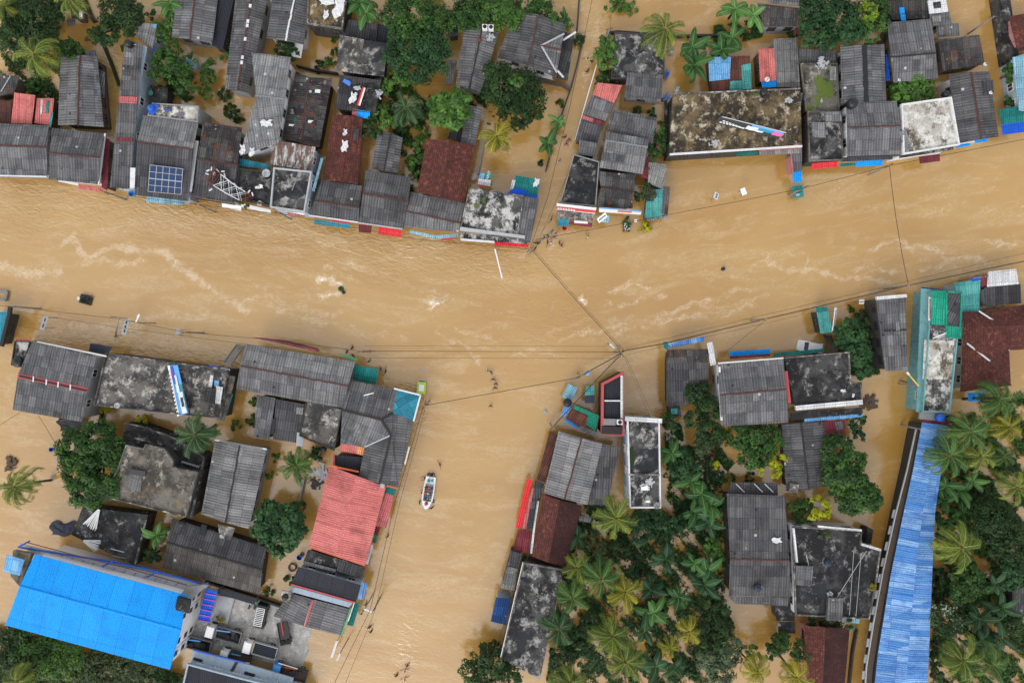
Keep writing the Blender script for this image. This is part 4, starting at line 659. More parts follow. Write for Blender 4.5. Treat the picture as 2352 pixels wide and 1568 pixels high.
MB().solid(g_([n_[0], n_[1], n_[2], k3, k2], [n_[0], k2, k1, n_[6], n_[7]], [k2, k3, n_[3], n_[4], k1], [k1, n_[4], n_[5]], [k1, n_[5], n_[6]]), .08).build('roof', 'ti', b)
MB().bar(P(2221,788,4.1), P(*k1), .22, .12).bar(P(2292,772,4.6), P(*n_[4]), .22, .12).bar(P(2248,714,4.0), P(2314,757,5.2), .22, .12).build('hip_cap', 'fwhite', b)
MB().bar(P(*k1), P(*n_[6]), .22, .12).bar(P(*k1), P(*n_[5]), .22, .12).build('ridge_cap', 'capr', b); walls(b, [n_[0], n_[2], n_[3], n_[4], n_[5], n_[6]], 'wc'); part(b, 'blue_awning', (2223,902,2263,900,2256,920,2224,922), 2.6, 'bl', z2=2.4)
# long blue roof
L_ = [(2118,970),(2098,1076),(2076,1176),(2046,1320),(2029,1426),(2017,1500),(2004,1620)]; R_ = [(2179,977),(2160,1094),(2148,1176),(2142,1300),(2139,1376),(2135,1468),(2128,1620)]
b = hroot('warehouse', 'very long weathered blue metal roof with a striped ledge on the canal', 'warehouse', L_ + R_, 4.4)
md_ = [((l[0] * .4 + r[0] * .6), (l[1] * .4 + r[1] * .6)) for l, r in zip(L_, R_)]
MB().solid([[P(*L_[i], 4.4), P(*md_[i], 4.75), P(*md_[i + 1], 4.75), P(*L_[i + 1], 4.4)] for i in range(6)] + [[P(*md_[i], 4.75), P(*R_[i], 4.4), P(*R_[i + 1], 4.4), P(*md_[i + 1], 4.75)] for i in range(6)], .08).build('roof', 'bw', b)
walls(b, [(x, y, 4.4) for x, y in L_ + R_[::-1]], 'wk', .3, win=False)
strip(b, 'ledge', [(2111,985),(2090,1080),(2064,1180),(2036,1310),(2014,1430),(1998,1530),(1990,1620)], 3.2, .9, .3, 'wn'); strip(b, 'handrail', [(2104,985),(2083,1080),(2057,1180),(2028,1310),(2006,1430),(1990,1530),(1984,1620)], 3.7, .12, .3, 'lgrey')
for i in range(12):
    y0 = 1170 + i * 37; xa = np.interp(y0, [985,1080,1180,1310,1430,1530,1620], [2104,2083,2057,2028,2006,1990,1982]); xb = np.interp(y0 + 19, [985,1080,1180,1310,1430,1530,1620], [2104,2083,2057,2028,2006,1990,1982])
    part(b, 'ledge_panel', (xa-7, y0, xa, y0, xb, y0+19, xb-7, y0+19), 2.8, 'lgrey', .2)
part(b, 'red_end', (2120,961,2180,968,2179,976,2119,970), 4.5, 'mr')
# red framed trapezoid building and the pale walled building
b = flat('trapezoid building with red framed parapet and dark sheet roof', (1381,880,1432,853,1432,1000,1380,996), 4.6, 'as', 'wk', (.55, .35, 'capred')); strip(b, 'white_beam', [(1428,862),(1428,960)], 5.2, .4, .3, 'ws'); strip(b, 'white_beam', [(1388,920),(1426,920)], 5.0, .2, .3, 'fwhite'); part(b, 'brown_roof', (1382,978,1430,980,1428,998,1381,996), 5.3, 'capd', .1); part(b, 'vent_panel', (1386,961,1415,962,1414,977,1386,976), 5.2, 'grey', .3)
b = flat('tall pale walled building with glossy black roof, dish and ladder', (1440,960,1514,964,1517,1165,1446,1165), 6.4, 'cb', 'wb', (.4, .18, 'ww')); strip(b, 'cross_wall', [(1444,1089),(1515,1089)], 6.6, .25, .5, 'cm'); strip(b, 'front_beam', [(1436,961),(1520,966)], 6.8, .7, .5, 'ws'); part(b, 'moss_patch', (1446,1030,1452,1024,1460,1045,1455,1072,1446,1080), 6.5, 'lf_oliv', .1)
# market shacks
mono('light blue flaking square shack roof in the junction', (1305,880,1327,891,1311,923,1290,911), 2.7, 2.4, 'sb', 'wb', 'kiosk', 'kiosk')
b = mono('small pale green and dark kiosk roof under the cables', (1345,886,1366,886,1366,908,1343,910), 2.7, 2.5, 'tq', 'wk', 'kiosk', 'kiosk'); part(b, 'dark_roof', (1344,908,1366,907,1366,926,1343,925), 2.6, 'navy')
b = mono('rusty market shed of brown, teal and grey sheets with blue tarps', (1320,931,1377,957,1368,1003,1301,962), 3.0, 2.7, 'rr', 'wn', 'shed', 'shed'); part(b, 'teal_sheet', (1320,930,1376,954,1373,962,1316,938), 3.12, 'gn', z2=3.05); part(b, 'teal_sheet', (1352,950,1374,962,1367,990,1346,974), 3.1, 'gn', z2=2.95); part(b, 'grey_sheet', (1334,977,1372,992,1368,1004,1330,986), 2.9, 'aw', z2=2.85); part(b, 'blue_tarp', (1297,930,1318,928,1298,958,1287,955), 2.7, 'bw'); part(b, 'blue_tarp', (1300,960,1331,976,1328,984,1298,968), 2.6, 'bl')
b = gable('striped grey roof with rusty ridge and darker lean-to at the street corner', (1283,990,1384,1018,1349,1158,1249,1131), (1336,1005,1297,1146), 4.2, .8, 'al', 'wk', name='shophouse', cat='shop'); part(b, 'lean_to_roof', (1384,1019,1424,1026,1394,1160,1350,1158), 3.9, 'ag', z2=3.9)
b = mono('rust brown lean-to with white blocks along the street wall', (1262,992,1279,1000,1252,1108,1233,1100), 3.2, 3.0, 'rr', 'wn')
b = mono('bright red street awning with a pink backing strip', (1211,1099,1223,1101,1197,1214,1184,1211), 3.0, 2.8, 'rb', 'wn', 'awning', 'awning', wall=False); part(b, 'pink_strip', (1222,1120,1230,1122,1208,1214,1199,1213), 3.1, 'pk'); part(b, 'grey_backing', (1230,1102,1250,1110,1226,1214,1208,1214), 3.2, 'ad')
b = gable('two dark red tiled roofs side by side behind the red awning', (1248,1136,1337,1160,1300,1302,1221,1277), (1286,1148,1259,1291), 3.8, .7, 'ti', 'wp', cap=None, rm2='td'); part(b, 'maroon_awning', (1190,1215,1223,1218,1214,1270,1179,1264), 3.0, 'mr', z2=2.7); strip(b, 'white_wall_cap', [(1236,1150),(1228,1200),(1220,1270)], 3.6, .3, .3, 'ws'); part(b, 'grey_sheet', (1331,1183,1357,1187,1356,1200,1330,1196), 3.2, 'ag')
b = flat('large black concrete rooftop with pale lichen beside the coconut grove', (1202,1290,1294,1306,1240,1560,1150,1510), 4.2, 'cb', 'wk', (.4, .2, 'cm'), edges=(3, 0)); strip(b, 'white_rail', [(1201,1290),(1150,1508)], 4.7, .12, .15, 'fwhite')
b = mono('dark grey sheet roof strip on the street side of the black rooftop', (1172,1264,1199,1270,1180,1356,1148,1352), 3.4, 3.2, 'ad', 'wk', 'shed', 'shed'); part(b, 'grey_sheet', (1166,1300,1190,1306,1180,1356,1148,1350), 3.5, 'aw')
mono('weathered blue sheet roof strip below the grey strip on the street', (1139,1371,1173,1374,1163,1435,1127,1426), 3.3, 3.0, 'bd', 'wb', 'shed', 'shed')
b = gable('big grey roof with rusty ridge and a rooftop tank box right of the grove', (1669,1133,1802,1138,1818,1370,1674,1368), (1677,1284,1813,1286), 4.2, .6, 'ag', 'wk', name='house'); part(b, 'lower_roof', (1672,1369,1811,1371,1810,1391,1690,1386), 3.4, 'ag'); part(b, 'rear_roof', (1677,1107,1785,1108,1787,1137,1672,1134), 3.4, 'ad'); part(b, 'broken_patch', (1768,1227,1798,1226,1799,1250,1772,1254), 4.62, 'cw', .05)
for x_ in (1690, 1732, 1756): strip(b, 'prop', [(x_,1110),(x_+20,1130)], 3.6, .15, .1, 'lgrey')
b = flat('black puddled flat roof with white parapets and cable stays', (1819,1208,1978,1217,1976,1248,2022,1260,2008,1356,1995,1420,1826,1411), 5.0, 'ck', 'ww', (.3, .16, 'cm')); strip(b, 'white_parapet', [(1878,1208),(1978,1217)], 5.4, .3, .4, 'ws'); strip(b, 'white_parapet', [(1978,1249),(2022,1262)], 5.4, .35, .4, 'ws'); strip(b, 'white_parapet', [(1822,1212),(1830,1290)], 5.4, .3, .4, 'ws'); part(b, 'lean_to_roof', (1829,1299,1868,1300,1864,1345,1830,1343), 5.7, 'ag', .3); part(b, 'stair_roof', (1903,1373,1937,1373,1934,1425,1899,1424), 5.9, 'ag', .6); strip(b, 'puddle_plank', [(1852,1274),(1864,1326)], 5.1, .12, .06, 'lgrey')
strip(b, 'stay', [(1922,1372),(1990,1265)], 5.4, .06, .06, 'lgrey'); strip(b, 'stay', [(1961,1266),(1951,1412)], 5.4, .05, .05, 'lgrey'); strip(b, 'stay', [(1978,1270),(1966,1414)], 5.4, .05, .05, 'lgrey'); part(b, 'sky_blue_awning', (1937,1419,1976,1420,1974,1431,1938,1428), 3.0, 'sb')
gable('dark red tiled roof at the bottom edge beside the canal path', (1846,1436,1952,1442,1936,1620,1856,1620), (1896,1440,1888,1620), 3.4, .7, 'ti', 'wp', cap=None, rm2='td')
b = mono('small black shed roofs below the big grey roof', (1780,1388,1826,1388,1826,1426,1784,1425), 3.0, 2.8, 'ck', 'wk'); part(b, 'lower_roof', (1786,1427,1827,1427,1827,1454,1788,1453), 2.5, 'ck')
mono('black sheet roof corner at the right edge among the palms', (2326,1352,2400,1344,2400,1418,2324,1412), 3.0, 2.8, 'ad', 'wk')
# ================================================================ boundary walls
def wall_thing(label, pts, h=.55, w=.2, mat='wk', name='boundary_wall', z0=-1.2):
    m = MB()
    for a, c in zip(pts[:-1], pts[1:]):
        A, B = Vector(P(*a, h)), Vector(P(*c, h)); A.z = B.z = (h + z0) / 2; m.bar(A, B, w, h - z0)
    return tag(m.build(name, mat), label, 'wall')
wall_thing('mossy green wall top crossing the water under the dark tree at upper left', [(190,-10),(205,30),(216,50)], .5, .5, 'lf_oliv')
wall_thing('mossy narrow wall leading to the narrow lane at upper left', [(235,100),(256,150),(264,172),(272,196)], .5, .4, 'lf_mid')
wall_thing('dark wall behind the top coconut palm, right of the lane', [(1395,74),(1420,72),(1470,76),(1560,82),(1640,80),(1720,72)], .9, .3)
wall_thing('low black wall along the left side of the flooded lane', [(1331,-10),(1328,40),(1325,75)], .7, .2)
wall_thing('dark wall line from the lane bend down past the water yard', [(1338,92),(1325,150),(1312,200),(1290,262),(1268,335),(1254,392)], .7, .22)
wall_thing('dark cross wall joining the big grey house to the lane', [(1208,178),(1250,184),(1290,192),(1311,203)], 1.2, .3, 'wn')
wall_thing('tall black boundary wall on the right canal bank', [(2308,-10),(2318,60),(2330,140)], 2.6, 1.6, 'ck')
wall_thing('thin canal wall with posts between the two channels at top right', [(2280,-10),(2290,30),(2298,80)], .9, .35, 'wn')
wall_thing('grey retaining wall of the mouldy roof yard', [(1486,230),(1530,226),(1532,300),(1526,352)], 1.2, .3, 'cb')
wall_thing('dark wall at the back of the palm yard, middle top', [(1113,320),(1106,355),(1098,400)], .9, .2, 'wg')
wall_thing('thin dark wall through the flooded garden beside the red flowers', [(1625,1032),(1624,1070),(1623,1112)], .7, .2)
wall_thing('pale yard wall left of the rubbish heap, lower left', [(735,1035),(728,1062)], .8, .2, 'wg'); wall_thing('pale yard wall below the yard palm, lower left', [(699,1095),(692,1130),(684,1165)], .8, .25, 'wg')
wall_thing('black wall along the foot of the wide dark grey roof', [(470,1335),(540,1360),(600,1378),(655,1398)], 1.0, .3)
wall_thing('dark garden wall behind the tall white gable, upper middle', [(680,150),(720,160),(775,168)], 1.0, .25)
wall_thing('canal path wall beside the dark red tiles, bottom right', [(1970,1446),(1960,1500),(1950,1600)], .9, .25, 'wk')
wall_thing('black hoarding post with a white box beside the right channel', [(2000,1215),(1995,1248)], 2.5, .9, 'ck')
wall_thing('dark yard wall left of the shophouse below the navy canopy', [(232,945),(222,985)], .9, .2)

b = mono('small hut with white roof edges under the palm at the top left', (160,10,182,14,186,42,164,42), 2.6, 2.4, 'am', 'wn', 'hut', 'hut'); strip(b, 'white_edge', [(185,17),(187,43)], 2.8, .5, .3, 'ws'); part(b, 'lower_roof', (153,44,173,42,172,59,154,60), 2.0, 'aw')
b = mono('black cluttered yard roof with a turquoise basin beside the pale terrace', (346,196,386,202,384,240,344,236), 2.4, 2.2, 'ck', 'wk'); MB().lathe(P(347,215,2.5), [(.35, 0), (.42, .2), (.36, .2), (.3, .05)], 14).build('basin', 'tq', b, uv=False)
mono('pale teal sheet roof half hidden by the yard tree in the upper left', (404,134,451,138,450,157,406,150), 2.4, 2.2, 'sb', 'wb')
b = mono('dark cluttered sheet roof left of the grey roof with condensers', (1026,60,1050,54,1054,82,1030,86), 2.4, 2.2, 'am', 'wk'); part(b, 'white_sheet', (1036,58,1046,57,1047,66,1037,68), 2.6, 'aw')
b = mono('charred black shed roof by the blue shack stair corner in the garden', (1534,930,1560,926,1566,956,1538,960), 2.6, 2.4, 'ck', 'wk'); part(b, 'teal_sheet', (1541,938,1556,937,1556,950,1542,951), 2.7, 'tq')
# ================================================================ ROOFTOP THINGS
def tank(label, x, y, z, r, h, mat, group=None):
    b = empty('water_tank', label, 'water tank', P(x, y, z), 0, group or 'water tanks on the roofs')
    MB().lathe((0, 0, 0), [(r, 0), (r, h * .3), (r * 1.04, h * .32), (r, h * .34), (r, h * .62), (r * 1.04, h * .64), (r, h * .66), (r * .97, h * .85), (r * .6, h), (r * .4, h * 1.02)], 20).build('tank_body', mat, b, True, True, False)
    MB().lathe((0, 0, h * 1.0), [(r * .42, 0), (r * .42, .08), (r * .3, .12)], 14).build('lid', mat, b, True, True, False)
    MB().tube((r * .9, 0, .1), (r * 1.6, .1, .05), .04, n=6).build('pipe', 'lgrey', b, True, False, False); return b
for a in (('black water tank at the top end of the long narrow roof', 300, 104, 5.2, .55, 1.1, 'tankblk'), ('blue lying drum on the pale terrace behind the solar panels', 351, 251, 5.0, .5, 1.0, 'blue'),
          ('black tank in the corner of the two storey roof with a white left wall', 1953, 241, 5.6, .75, 1.3, 'tankblk'), ('black tank on the top edge of the mouldy brown roof', 1752, 215, 4.5, .55, 1.0, 'tankblk'),
          ('dark tank behind the white lichened rooftop terrace', 2092 + 76, 219, 4.2, .5, 1.0, 'tankblk'), ('bright blue tank on the white platform above the long blue roof', 2155, 958, 5.0, .62, 1.1, 'blue'),
          ('black tank on the white platform, right of the blue tank', 2179, 961, 5.0, .62, 1.1, 'tankblk'), ('oval black tank on the small white terrace beside the red gutter roof', 46, 831, 4.1, .8, 1.0, 'tankblk'),
          ('large black tank between the light blue shack and the rusty market shed', 1303, 924, 2.2, .65, 1.2, 'tankblk'), ('black tank in the pale stand beside the charcoal roof', 656, 1369, 4.5, .5, .7, 'tankblk'),
          ('black tank by the stained flat roof above the yard palm', 745, 1030, 3.0, .45, .9, 'tankblk'), ('blue grey tank on the puddled black roof', 1899 - 0 - 0 + 0, 1290, 5.0, .55, .9, 'navy'),
          ('tank box with a pale pipe on the big grey roof right of the grove', 1738, 1347, 4.5, .55, .8, 'navy'), ('dark tank at the back of the wide dark grey roof', 420, 1201, 3.2, .5, .8, 'dkgrey')):
    tank(*a)
def dish(label, x, y, z, r=.5, mat='lgrey'):
    b = empty('satellite_dish', label, 'satellite dish', P(x, y, z), 0, 'satellite dishes on the roofs'); m = MB(); pr = [(r * k / 5, .28 * r * (k / 5) ** 2 + .55) for k in range(1, 6)]
    n = 20; vs = [(0, 0, .55)] + [(q * math.cos(2 * math.pi * i / n), q * math.sin(2 * math.pi * i / n), zz) for q, zz in pr for i in range(n)]; fs = [(0, 1 + i, 1 + (i + 1) % n) for i in range(n)]
    fs += [(1 + j * n + i, 1 + (j + 1) * n + i, 1 + (j + 1) * n + (i + 1) % n, 1 + j * n + (i + 1) % n) for j in range(4) for i in range(n)]
    k = len(vs); vs += [(a, c, d - .03) for a, c, d in vs]; fs += [tuple(q + k for q in f[::-1]) for f in fs]
    fs += [(1 + 4 * n + i, k + 1 + 4 * n + i, k + 1 + 4 * n + (i + 1) % n, 1 + 4 * n + (i + 1) % n) for i in range(n)]
    m.add(vs, fs).build('reflector', mat, b, True, True, False); MB().tube((0, 0, 0), (0, 0, .56), .05, n=6).build('mast', 'grey', b, True, False, False)
    a = MB()
    for t_ in (0, 2.1, 4.2): a.tube((r * .9 * math.cos(t_), r * .9 * math.sin(t_), .55 + r * .25), (0, 0, .6 + r), .02, n=5)
    a.box((0, 0, .6 + r), (.12, .12, .12)).build('feed_horn', 'dkgrey', b, True, False, False); return b
for a in (('round grey dish on the black roof terrace by the river front', 615, 400, 4.4, .65), ('grey mesh dish in the bottom corner of the pale walled building', 1507, 1158, 6.6, .55, 'grey'),
          ('white dish on the long grey roof with the hatch, lower one', 2270, 216, 5.1, .28, 'white'), ('white dish at the corner of the messy canal side roof', 2257, 151, 3.6, .28, 'white'), ('grey dish beside the tall roof with the white windowed wall', 1665, 972, 4.6, .45, 'grey'),
          ('white dish on the blue sheet of the pink red roof', 1763 - 4, 186, 3.3, .4, 'white'), ('small pale dish at the foot of the large roof above the round tree', 2061, 187, 4.0, .25, 'white'), ('round disc on the black concrete rooftop near its lower left corner', 274, 930, 4.8, .45, 'lgrey')): dish(*a)
def acunit(label, x, y, z, rz=0):
    b = empty('air_conditioner', label, 'air conditioner', P(x, y, z), rz, 'air conditioners on the roofs'); MB().box((0, 0, .45), (.8, .75, .9)).build('casing', 'white', b, True, False, False)
    MB().lathe((0, 0, .9), [(.32, 0), (.32, .03), (.08, .04)], 16).build('fan_grille', 'black', b, True, False, False)
acunit('left one of two white condensers on the grey roof by the big dark trees', 1114, 67, 4.0); acunit('right one of two white condensers on the grey roof by the big dark trees', 1128, 68, 4.0); acunit('white condenser on the brown roof of the trapezoid building', 1422, 968, 5.3)
# solar array
b = empty('solar_array', 'dark blue solar panel array on the weathered grey river front roof', 'solar panels', P(380, 414, 4.5))
c_ = [Vector(P(345, 379, 5.7)), Vector(P(420, 388, 5.7)), Vector(P(416, 447, 4.7)), Vector(P(340, 440, 4.7))]
L0 = Vector(b.location); fr = MB()
def bil(u, v): return (c_[0] * (1 - u) + c_[1] * u) * (1 - v) + (c_[3] * (1 - u) + c_[2] * u) * v
for i in range(5):
    for j in range(4):
        u0, u1, v0, v1 = i / 5 + .012, (i + 1) / 5 - .012, j / 4 + .015, (j + 1) / 4 - .015
        MB().solid([[bil(u0, v0), bil(u1, v0), bil(u1, v1), bil(u0, v1)]], .05).build('panel', 'pvcell', b)
for i in range(6): fr.bar(bil(i / 5, 0), bil(i / 5, 1), .07, .08)
for j in range(5): fr.bar(bil(0, j / 4), bil(1, j / 4), .14 if j == 2 else .07, .08)
for u in (0, .5, 1):
    for v in (0, 1): q = bil(u, v); fr.tube((q.x, q.y, 4.0), q, .04, n=6)
fr.build('frame', 'lgrey', b)
# fallen lattice tower
b = empty('lattice_tower', 'fallen red and white lattice tower lying across the ribbed grey roof', 'tower', P(530, 425, 4.9))
ends = [(482,398,5.5),(502,415,5.4),(520,428,5.3),(538,440,5.3),(560,452,5.2),(574,462,5.1)]; ws_ = [1.1, 1.05, .95, .85, .8, .7]
pv = None
for k, (x, y, z) in enumerate(ends):
    c = Vector(P(x, y, z)); d = (Vector(P(574, 462, 5)) - Vector(P(482, 398, 5))).normalized(); s_ = Vector((-d.y, d.x, 0)); w = ws_[k]
    ring = [c + s_ * w + Vector((0, 0, -.4)), c - s_ * w + Vector((0, 0, -.4)), c + s_ * w + Vector((0, 0, .6)), c - s_ * w + Vector((0, 0, .6))]
    if pv:
        m = MB()
        for p, q in ((0,0),(1,1),(2,2),(3,3)): m.bar(pv[p], ring[q], .11, .11)
        for p, q in ((0,1),(1,0),(2,3),(3,2),(0,2),(1,3)): m.bar(pv[p], ring[q], .07, .07); m.bar(ring[p], ring[q], .07, .07); m.bar((pv[p]+ring[p])/2, (pv[q]+ring[q])/2, .06, .06)
        m.build('lattice_section', 'rust' if k in (1, 5) else 'fwhite', b, uv=False)
    pv = ring
for i, (x, y) in enumerate(((478,392),(486,388),(500,392),(512,394),(492,399),(516,402),(476,400),(484,436),(505,422),(540,424),(552,432),(572,440),(580,446),(520,444))):
    m = MB().box(P(x, y, 5.6), (.55, .18, .2), .5 + i * .9); m.build('antenna', 'fwhite', b, uv=False)
# rooftop billboards
def billboard(label, q, z1, z2, seed, pal, name='billboard'):
    q = Q(q); pts = [Vector(P(x, y, z)) for (x, y), z in zip(q, (z1, z1, z2, z2))]
    b = empty(name, label, 'billboard', tuple(sum(pts, Vector()) / 4), 0, 'rooftop billboards'); b.location.z = z2 - .2
    MB().solid([pts], .08).build('panel', pal[0], b); rr = random.Random(seed)
    nrm = (pts[1] - pts[0]).cross(pts[3] - pts[0]).normalized(); nrm = nrm if nrm.z > 0 else -nrm
    bl = lambda u, v: (pts[0] * (1 - u) + pts[1] * u) * (1 - v) + (pts[3] * (1 - u) + pts[2] * u) * v
    for k, (u0, u1, v0, v1, mm) in enumerate(pal[1]):
        o = nrm * (.05 + .012 * k); n = 7; wv = lambda i: .06 * math.sin(i * 1.9 + seed + k)
        top = [bl(u0 + (u1 - u0) * i / n, max(0.01, v0 + wv(i) * (v1 - v0))) + o for i in range(n + 1)]; bot = [bl(u0 + (u1 - u0) * i / n, min(.99, v1 + wv(i + 3) * (v1 - v0))) + o for i in range(n + 1)]
        MB().solid([[top[i], top[i + 1], bot[i + 1], bot[i]] for i in range(n)], .006).build(pal[2][k] if len(pal) > 2 else 'picture_patch', mm, b, uv=False)
    m = MB()
    for u in (.08, .5, .92):
        p = bl(u, 0); m.tube((p.x, p.y, z2 - .3), p, .05, n=6)
    m.build('brace', 'grey', b, uv=False); return b
billboard('leaning blue and white billboard with a long row of lettering on the wide black rooftop', (433,948,408,838,385,839,407,956), 5.6, 4.75, 3, ('skyb', [(0, 1, .78, 1, 'white'), (.05, .6, .0, .22, 'teal'), (.08, .45, .1, .5, 'fwhite'), (.15, .34, .16, .4, 'glass'), (.45, .8, .3, .55, 'fwhite'), (.62, .98, .5, .72, 'blue'), (.72, .97, .58, .7, 'purple'), (.02, .1, .05, .45, 'white')] + [(.03 + i * .075, .07 + i * .075, .84, .95, 'dkgrey') for i in range(12)]))
billboard('black billboard with blue picture fallen on the mouldy brown roof', (1655,266,1807,304,1787,319,1642,282), 5.3, 4.7, 9, ('black', [(.03, 1, 0, .12, 'lgrey'), (.5, .98, .12, .5, 'skyb'), (.45, .72, .35, .8, 'fwhite'), (.62, .85, .3, .6, 'tb'), (.85, 1, .3, .7, 'pink')] + [(.08 + i * .05, .115 + i * .05, .45 + .04 * i, .6 + .04 * i, 'fwhite') for i in range(7)] + [(.05 + i * .05, .085 + i * .05, .68, .82, 'fwhite') for i in range(8)]))
billboard('small long red and white banner lying on the cluttered slab roof', (833,200,840,202,827,244,819,241), 4.5, 4.4, 2, ('red', [(.55, 1, 0, 1, 'white')]))
# teal painted board with lettering + canopy
b = empty('sign_board', 'teal board with white lettering and a pale blue half, behind the corner roof', 'sign', P(1123, 405, 2.0)); part(b, 'board', (1108,398,1131,399,1127,412,1106,410), 2.6, 'teal', .08); part(b, 'blue_half', (1103,398,1114,398,1110,412,1101,410), 2.7, 'lb', .06); part(b, 'roof_sheet', (1100,410,1128,414,1126,428,1097,423), 2.9, 'ws', .06); part(b, 'red_edge', (1097,424,1118,427,1117,430,1096,427), 2.8, 'red', .06); posts(b, [(1101,399,2.6),(1128,400,2.6),(1126,426,2.8),(1099,422,2.8)])
cu = bpy.data.curves.new('lettering', 'FONT'); cu.body = 'PAINT'; cu.size = .62; cu.extrude = .015; cu.align_x = 'CENTER'; cu.align_y = 'CENTER'
to = bpy.data.objects.new('lettering', cu); link(to); dg = bpy.context.evaluated_depsgraph_get(); tm = bpy.data.meshes.new_from_object(to.evaluated_get(dg)); bpy.data.objects.remove(to)
tm.materials.clear(); tm.materials.append(M('white')); lo = bpy.data.objects.new('lettering', tm); link(lo); lo.parent = b; lo.location = Vector(P(1121, 405, 2.63)) - Vector(b.location); lo.rotation_euler = (0, 0, R(72))
# ================================================================ VEHICLES AND BOATS
def wheel(mb_par, x, y, z, r=.42, w=.26):
    o = MB().tube((x, y - w / 2, z), (x, y + w / 2, z), r, n=16).build('wheel', 'tyre', mb_par, True, False, False)
    MB().tube((x, y - w / 2 - .01, z), (x, y + w / 2 + .01, z), r * .5, n=12).build('rim', 'grey', o, True, False, False)
def truck(label, x, y, ang, L, Wd, cabm, bedm, railm, load, z=.05):
    b = empty('truck', label, 'truck', P(x, y, z), ang, 'trucks parked in the yard'); h = L / 2; ch = 1.25
    m = MB(); m.box((h - ch / 2, 0, 1.35), (ch, Wd * .92, 1.3)); m.box((h - ch / 2 - .05, 0, 2.06), (ch * .86, Wd * .86, .14)); m.box((h + .02, 0, .62), (.14, Wd * .94, .3)); m.build('cab', cabm, b, True, False, False)
    MB().add([(h + .012, -Wd * .38, 1.45), (h + .012, Wd * .38, 1.45), (h - .1, Wd * .36, 1.98), (h - .1, -Wd * .36, 1.98), (h - .05, -Wd * .38, 1.45), (h - .05, Wd * .38, 1.45), (h - .16, Wd * .36, 1.98), (h - .16, -Wd * .36, 1.98)], [(0,1,2,3),(7,6,5,4),(0,4,5,1),(3,2,6,7),(0,3,7,4),(1,5,6,2)]).build('windscreen', 'glass', b, True, False, False)
    for s in (1, -1):
        MB().box((h + .06, s * Wd * .34, .85), (.06, .26, .18)).build('headlight', 'white', b, True, False, False); MB().box((h - .2, s * Wd * .54, 1.6), (.08, .12, .3)).build('mirror', 'black', b, True, False, False)
    bl = L - ch - .25; cx = -h + bl / 2
    MB().box((cx, 0, .92), (bl, Wd, .12)).build('bed', bedm, b, True, False, False)
    m = MB()
    for s in (1, -1): m.box((cx, s * (Wd / 2 - .04), 1.25), (bl, .1, .55))
    m.box((-h + .05, 0, 1.25), (.1, Wd - .2, .55)); m.box((-h + bl - .05, 0, 1.35), (.1, Wd - .2, .75)); m.build('side_rail', railm, b, True, False, False)
    MB().box((0, 0, .7), (L * .95, .8, .2)).build('chassis', 'black', b, True, False, False)
    for wx in (h - .7, -h + 1.1):
        for s in (1, -1): wheel(b, wx, s * (Wd / 2 - .18), .42)
    rr = random.Random(int(x))
    if load == 'tyres':
        for i in range(5): a = empty; MB().lathe((cx + rr.uniform(-bl * .35, bl * .35), rr.uniform(-.45, .45), 1.02 + .1 * i * .5), [(.18, 0), (.4, 0), (.44, .11), (.4, .22), (.18, .22)], 14).build('spare_tyre', 'tyre', b, True, False, False)
        MB().bar((cx + bl * .5, -.55, 1.9), (cx - bl * .05, -.75, 1.65), .16, .1).build('boom', 'skyb', b, True, False, False)
    if load == 'poles':
        for i in range(5): MB().bar((cx - bl * .52, -.6 + i * .26, 1.3 + .05 * i), (cx + bl * .45, -.55 + i * .27, 1.35), .16, .1).build('load_pole', 'navy', b, True, False, False)
        MB().box((h - ch - .2, 0, 1.2), (.3, Wd * .9, .5)).build('toolbox', 'yellow', b, True, False, False)
    if load == 'pipe':
        MB().bar((h - ch - 1.0, .3, 2.1), (-h - .1, -.1, 1.9), .14, .14).build('load_pole', 'white', b, True, False, False); MB().bar((h - ch, -.6, 1.6), (cx, -.65, 1.5), .16, .1).build('boom', 'skyb', b, True, False, False)
    if load == 'red':
        MB().bar((h - ch - .1, -.55, 1.3), (cx - .2, -.75, 1.25), .2, .2).build('load_pole', 'orange', b, True, False, False); MB().bar((h - ch + .6, -1.15, 1.7), (cx - .3, -1.0, 1.5), .12, .12).build('pipe', 'white', b, True, False, False)
        for i in range(4): MB().box((cx - .8 + i * .5, rr.uniform(-.4, .4), 1.2), (.5, .5, .4), i).build('load_crate', 'dkgrey', b, True, False, False)
    return b
A_ = math.atan2(.27, -.97)
truck('white cab truck with tyres in its open bed, nearest the blue stair canopy', 522, 1448, A_, 5.6, 2.0, 'white', 'black', 'grey', 'tyres')
truck('truck tucked against the windowed gable, dark bed with grey rails', 455, 1469, A_, 5.4, 2.0, 'white', 'black', 'grey', 'tyres')
truck('white cab truck with brown bed and a long white pipe by the pale wall', 548, 1502, A_, 4.9, 1.8, 'white', 'wood', 'dkgrey', 'pipe')
truck('white cab truck with yellow toolbox and dark poles in the yard middle', 605, 1483, A_, 5.4, 2.0, 'white', 'navy', 'lgrey', 'poles')
truck('bright blue cab truck with reddish bed at the water edge of the yard', 672, 1535, A_, 5.6, 1.9, 'skyb', 'wood', 'dkgrey', 'red')
b = empty('trailer', 'black flatbed trailer with a red bar and two tyres in the yard', 'trailer', P(656, 1450, .05), R(100)); MB().box((0, 0, .75), (3.7, 1.7, .14)).build('bed', 'black', b, True, False, False); MB().box((.9, .1, .88), (2.2, .16, .1)).build('bar', 'red', b, True, False, False)
for s in (1, -1): wheel(b, -1.2, s * .75, .42); MB().lathe((-1.35, s * .42, .83), [(.15, 0), (.36, 0), (.4, .1), (.36, .2), (.15, .2)], 14).build('spare_tyre', 'tyre', b, True, False, False)
m = MB()
for s in (1, -1): m.box((0, s * .83, .9), (3.7, .06, .2))
m.build('side_rail', 'dkgrey', b, True, False, False)
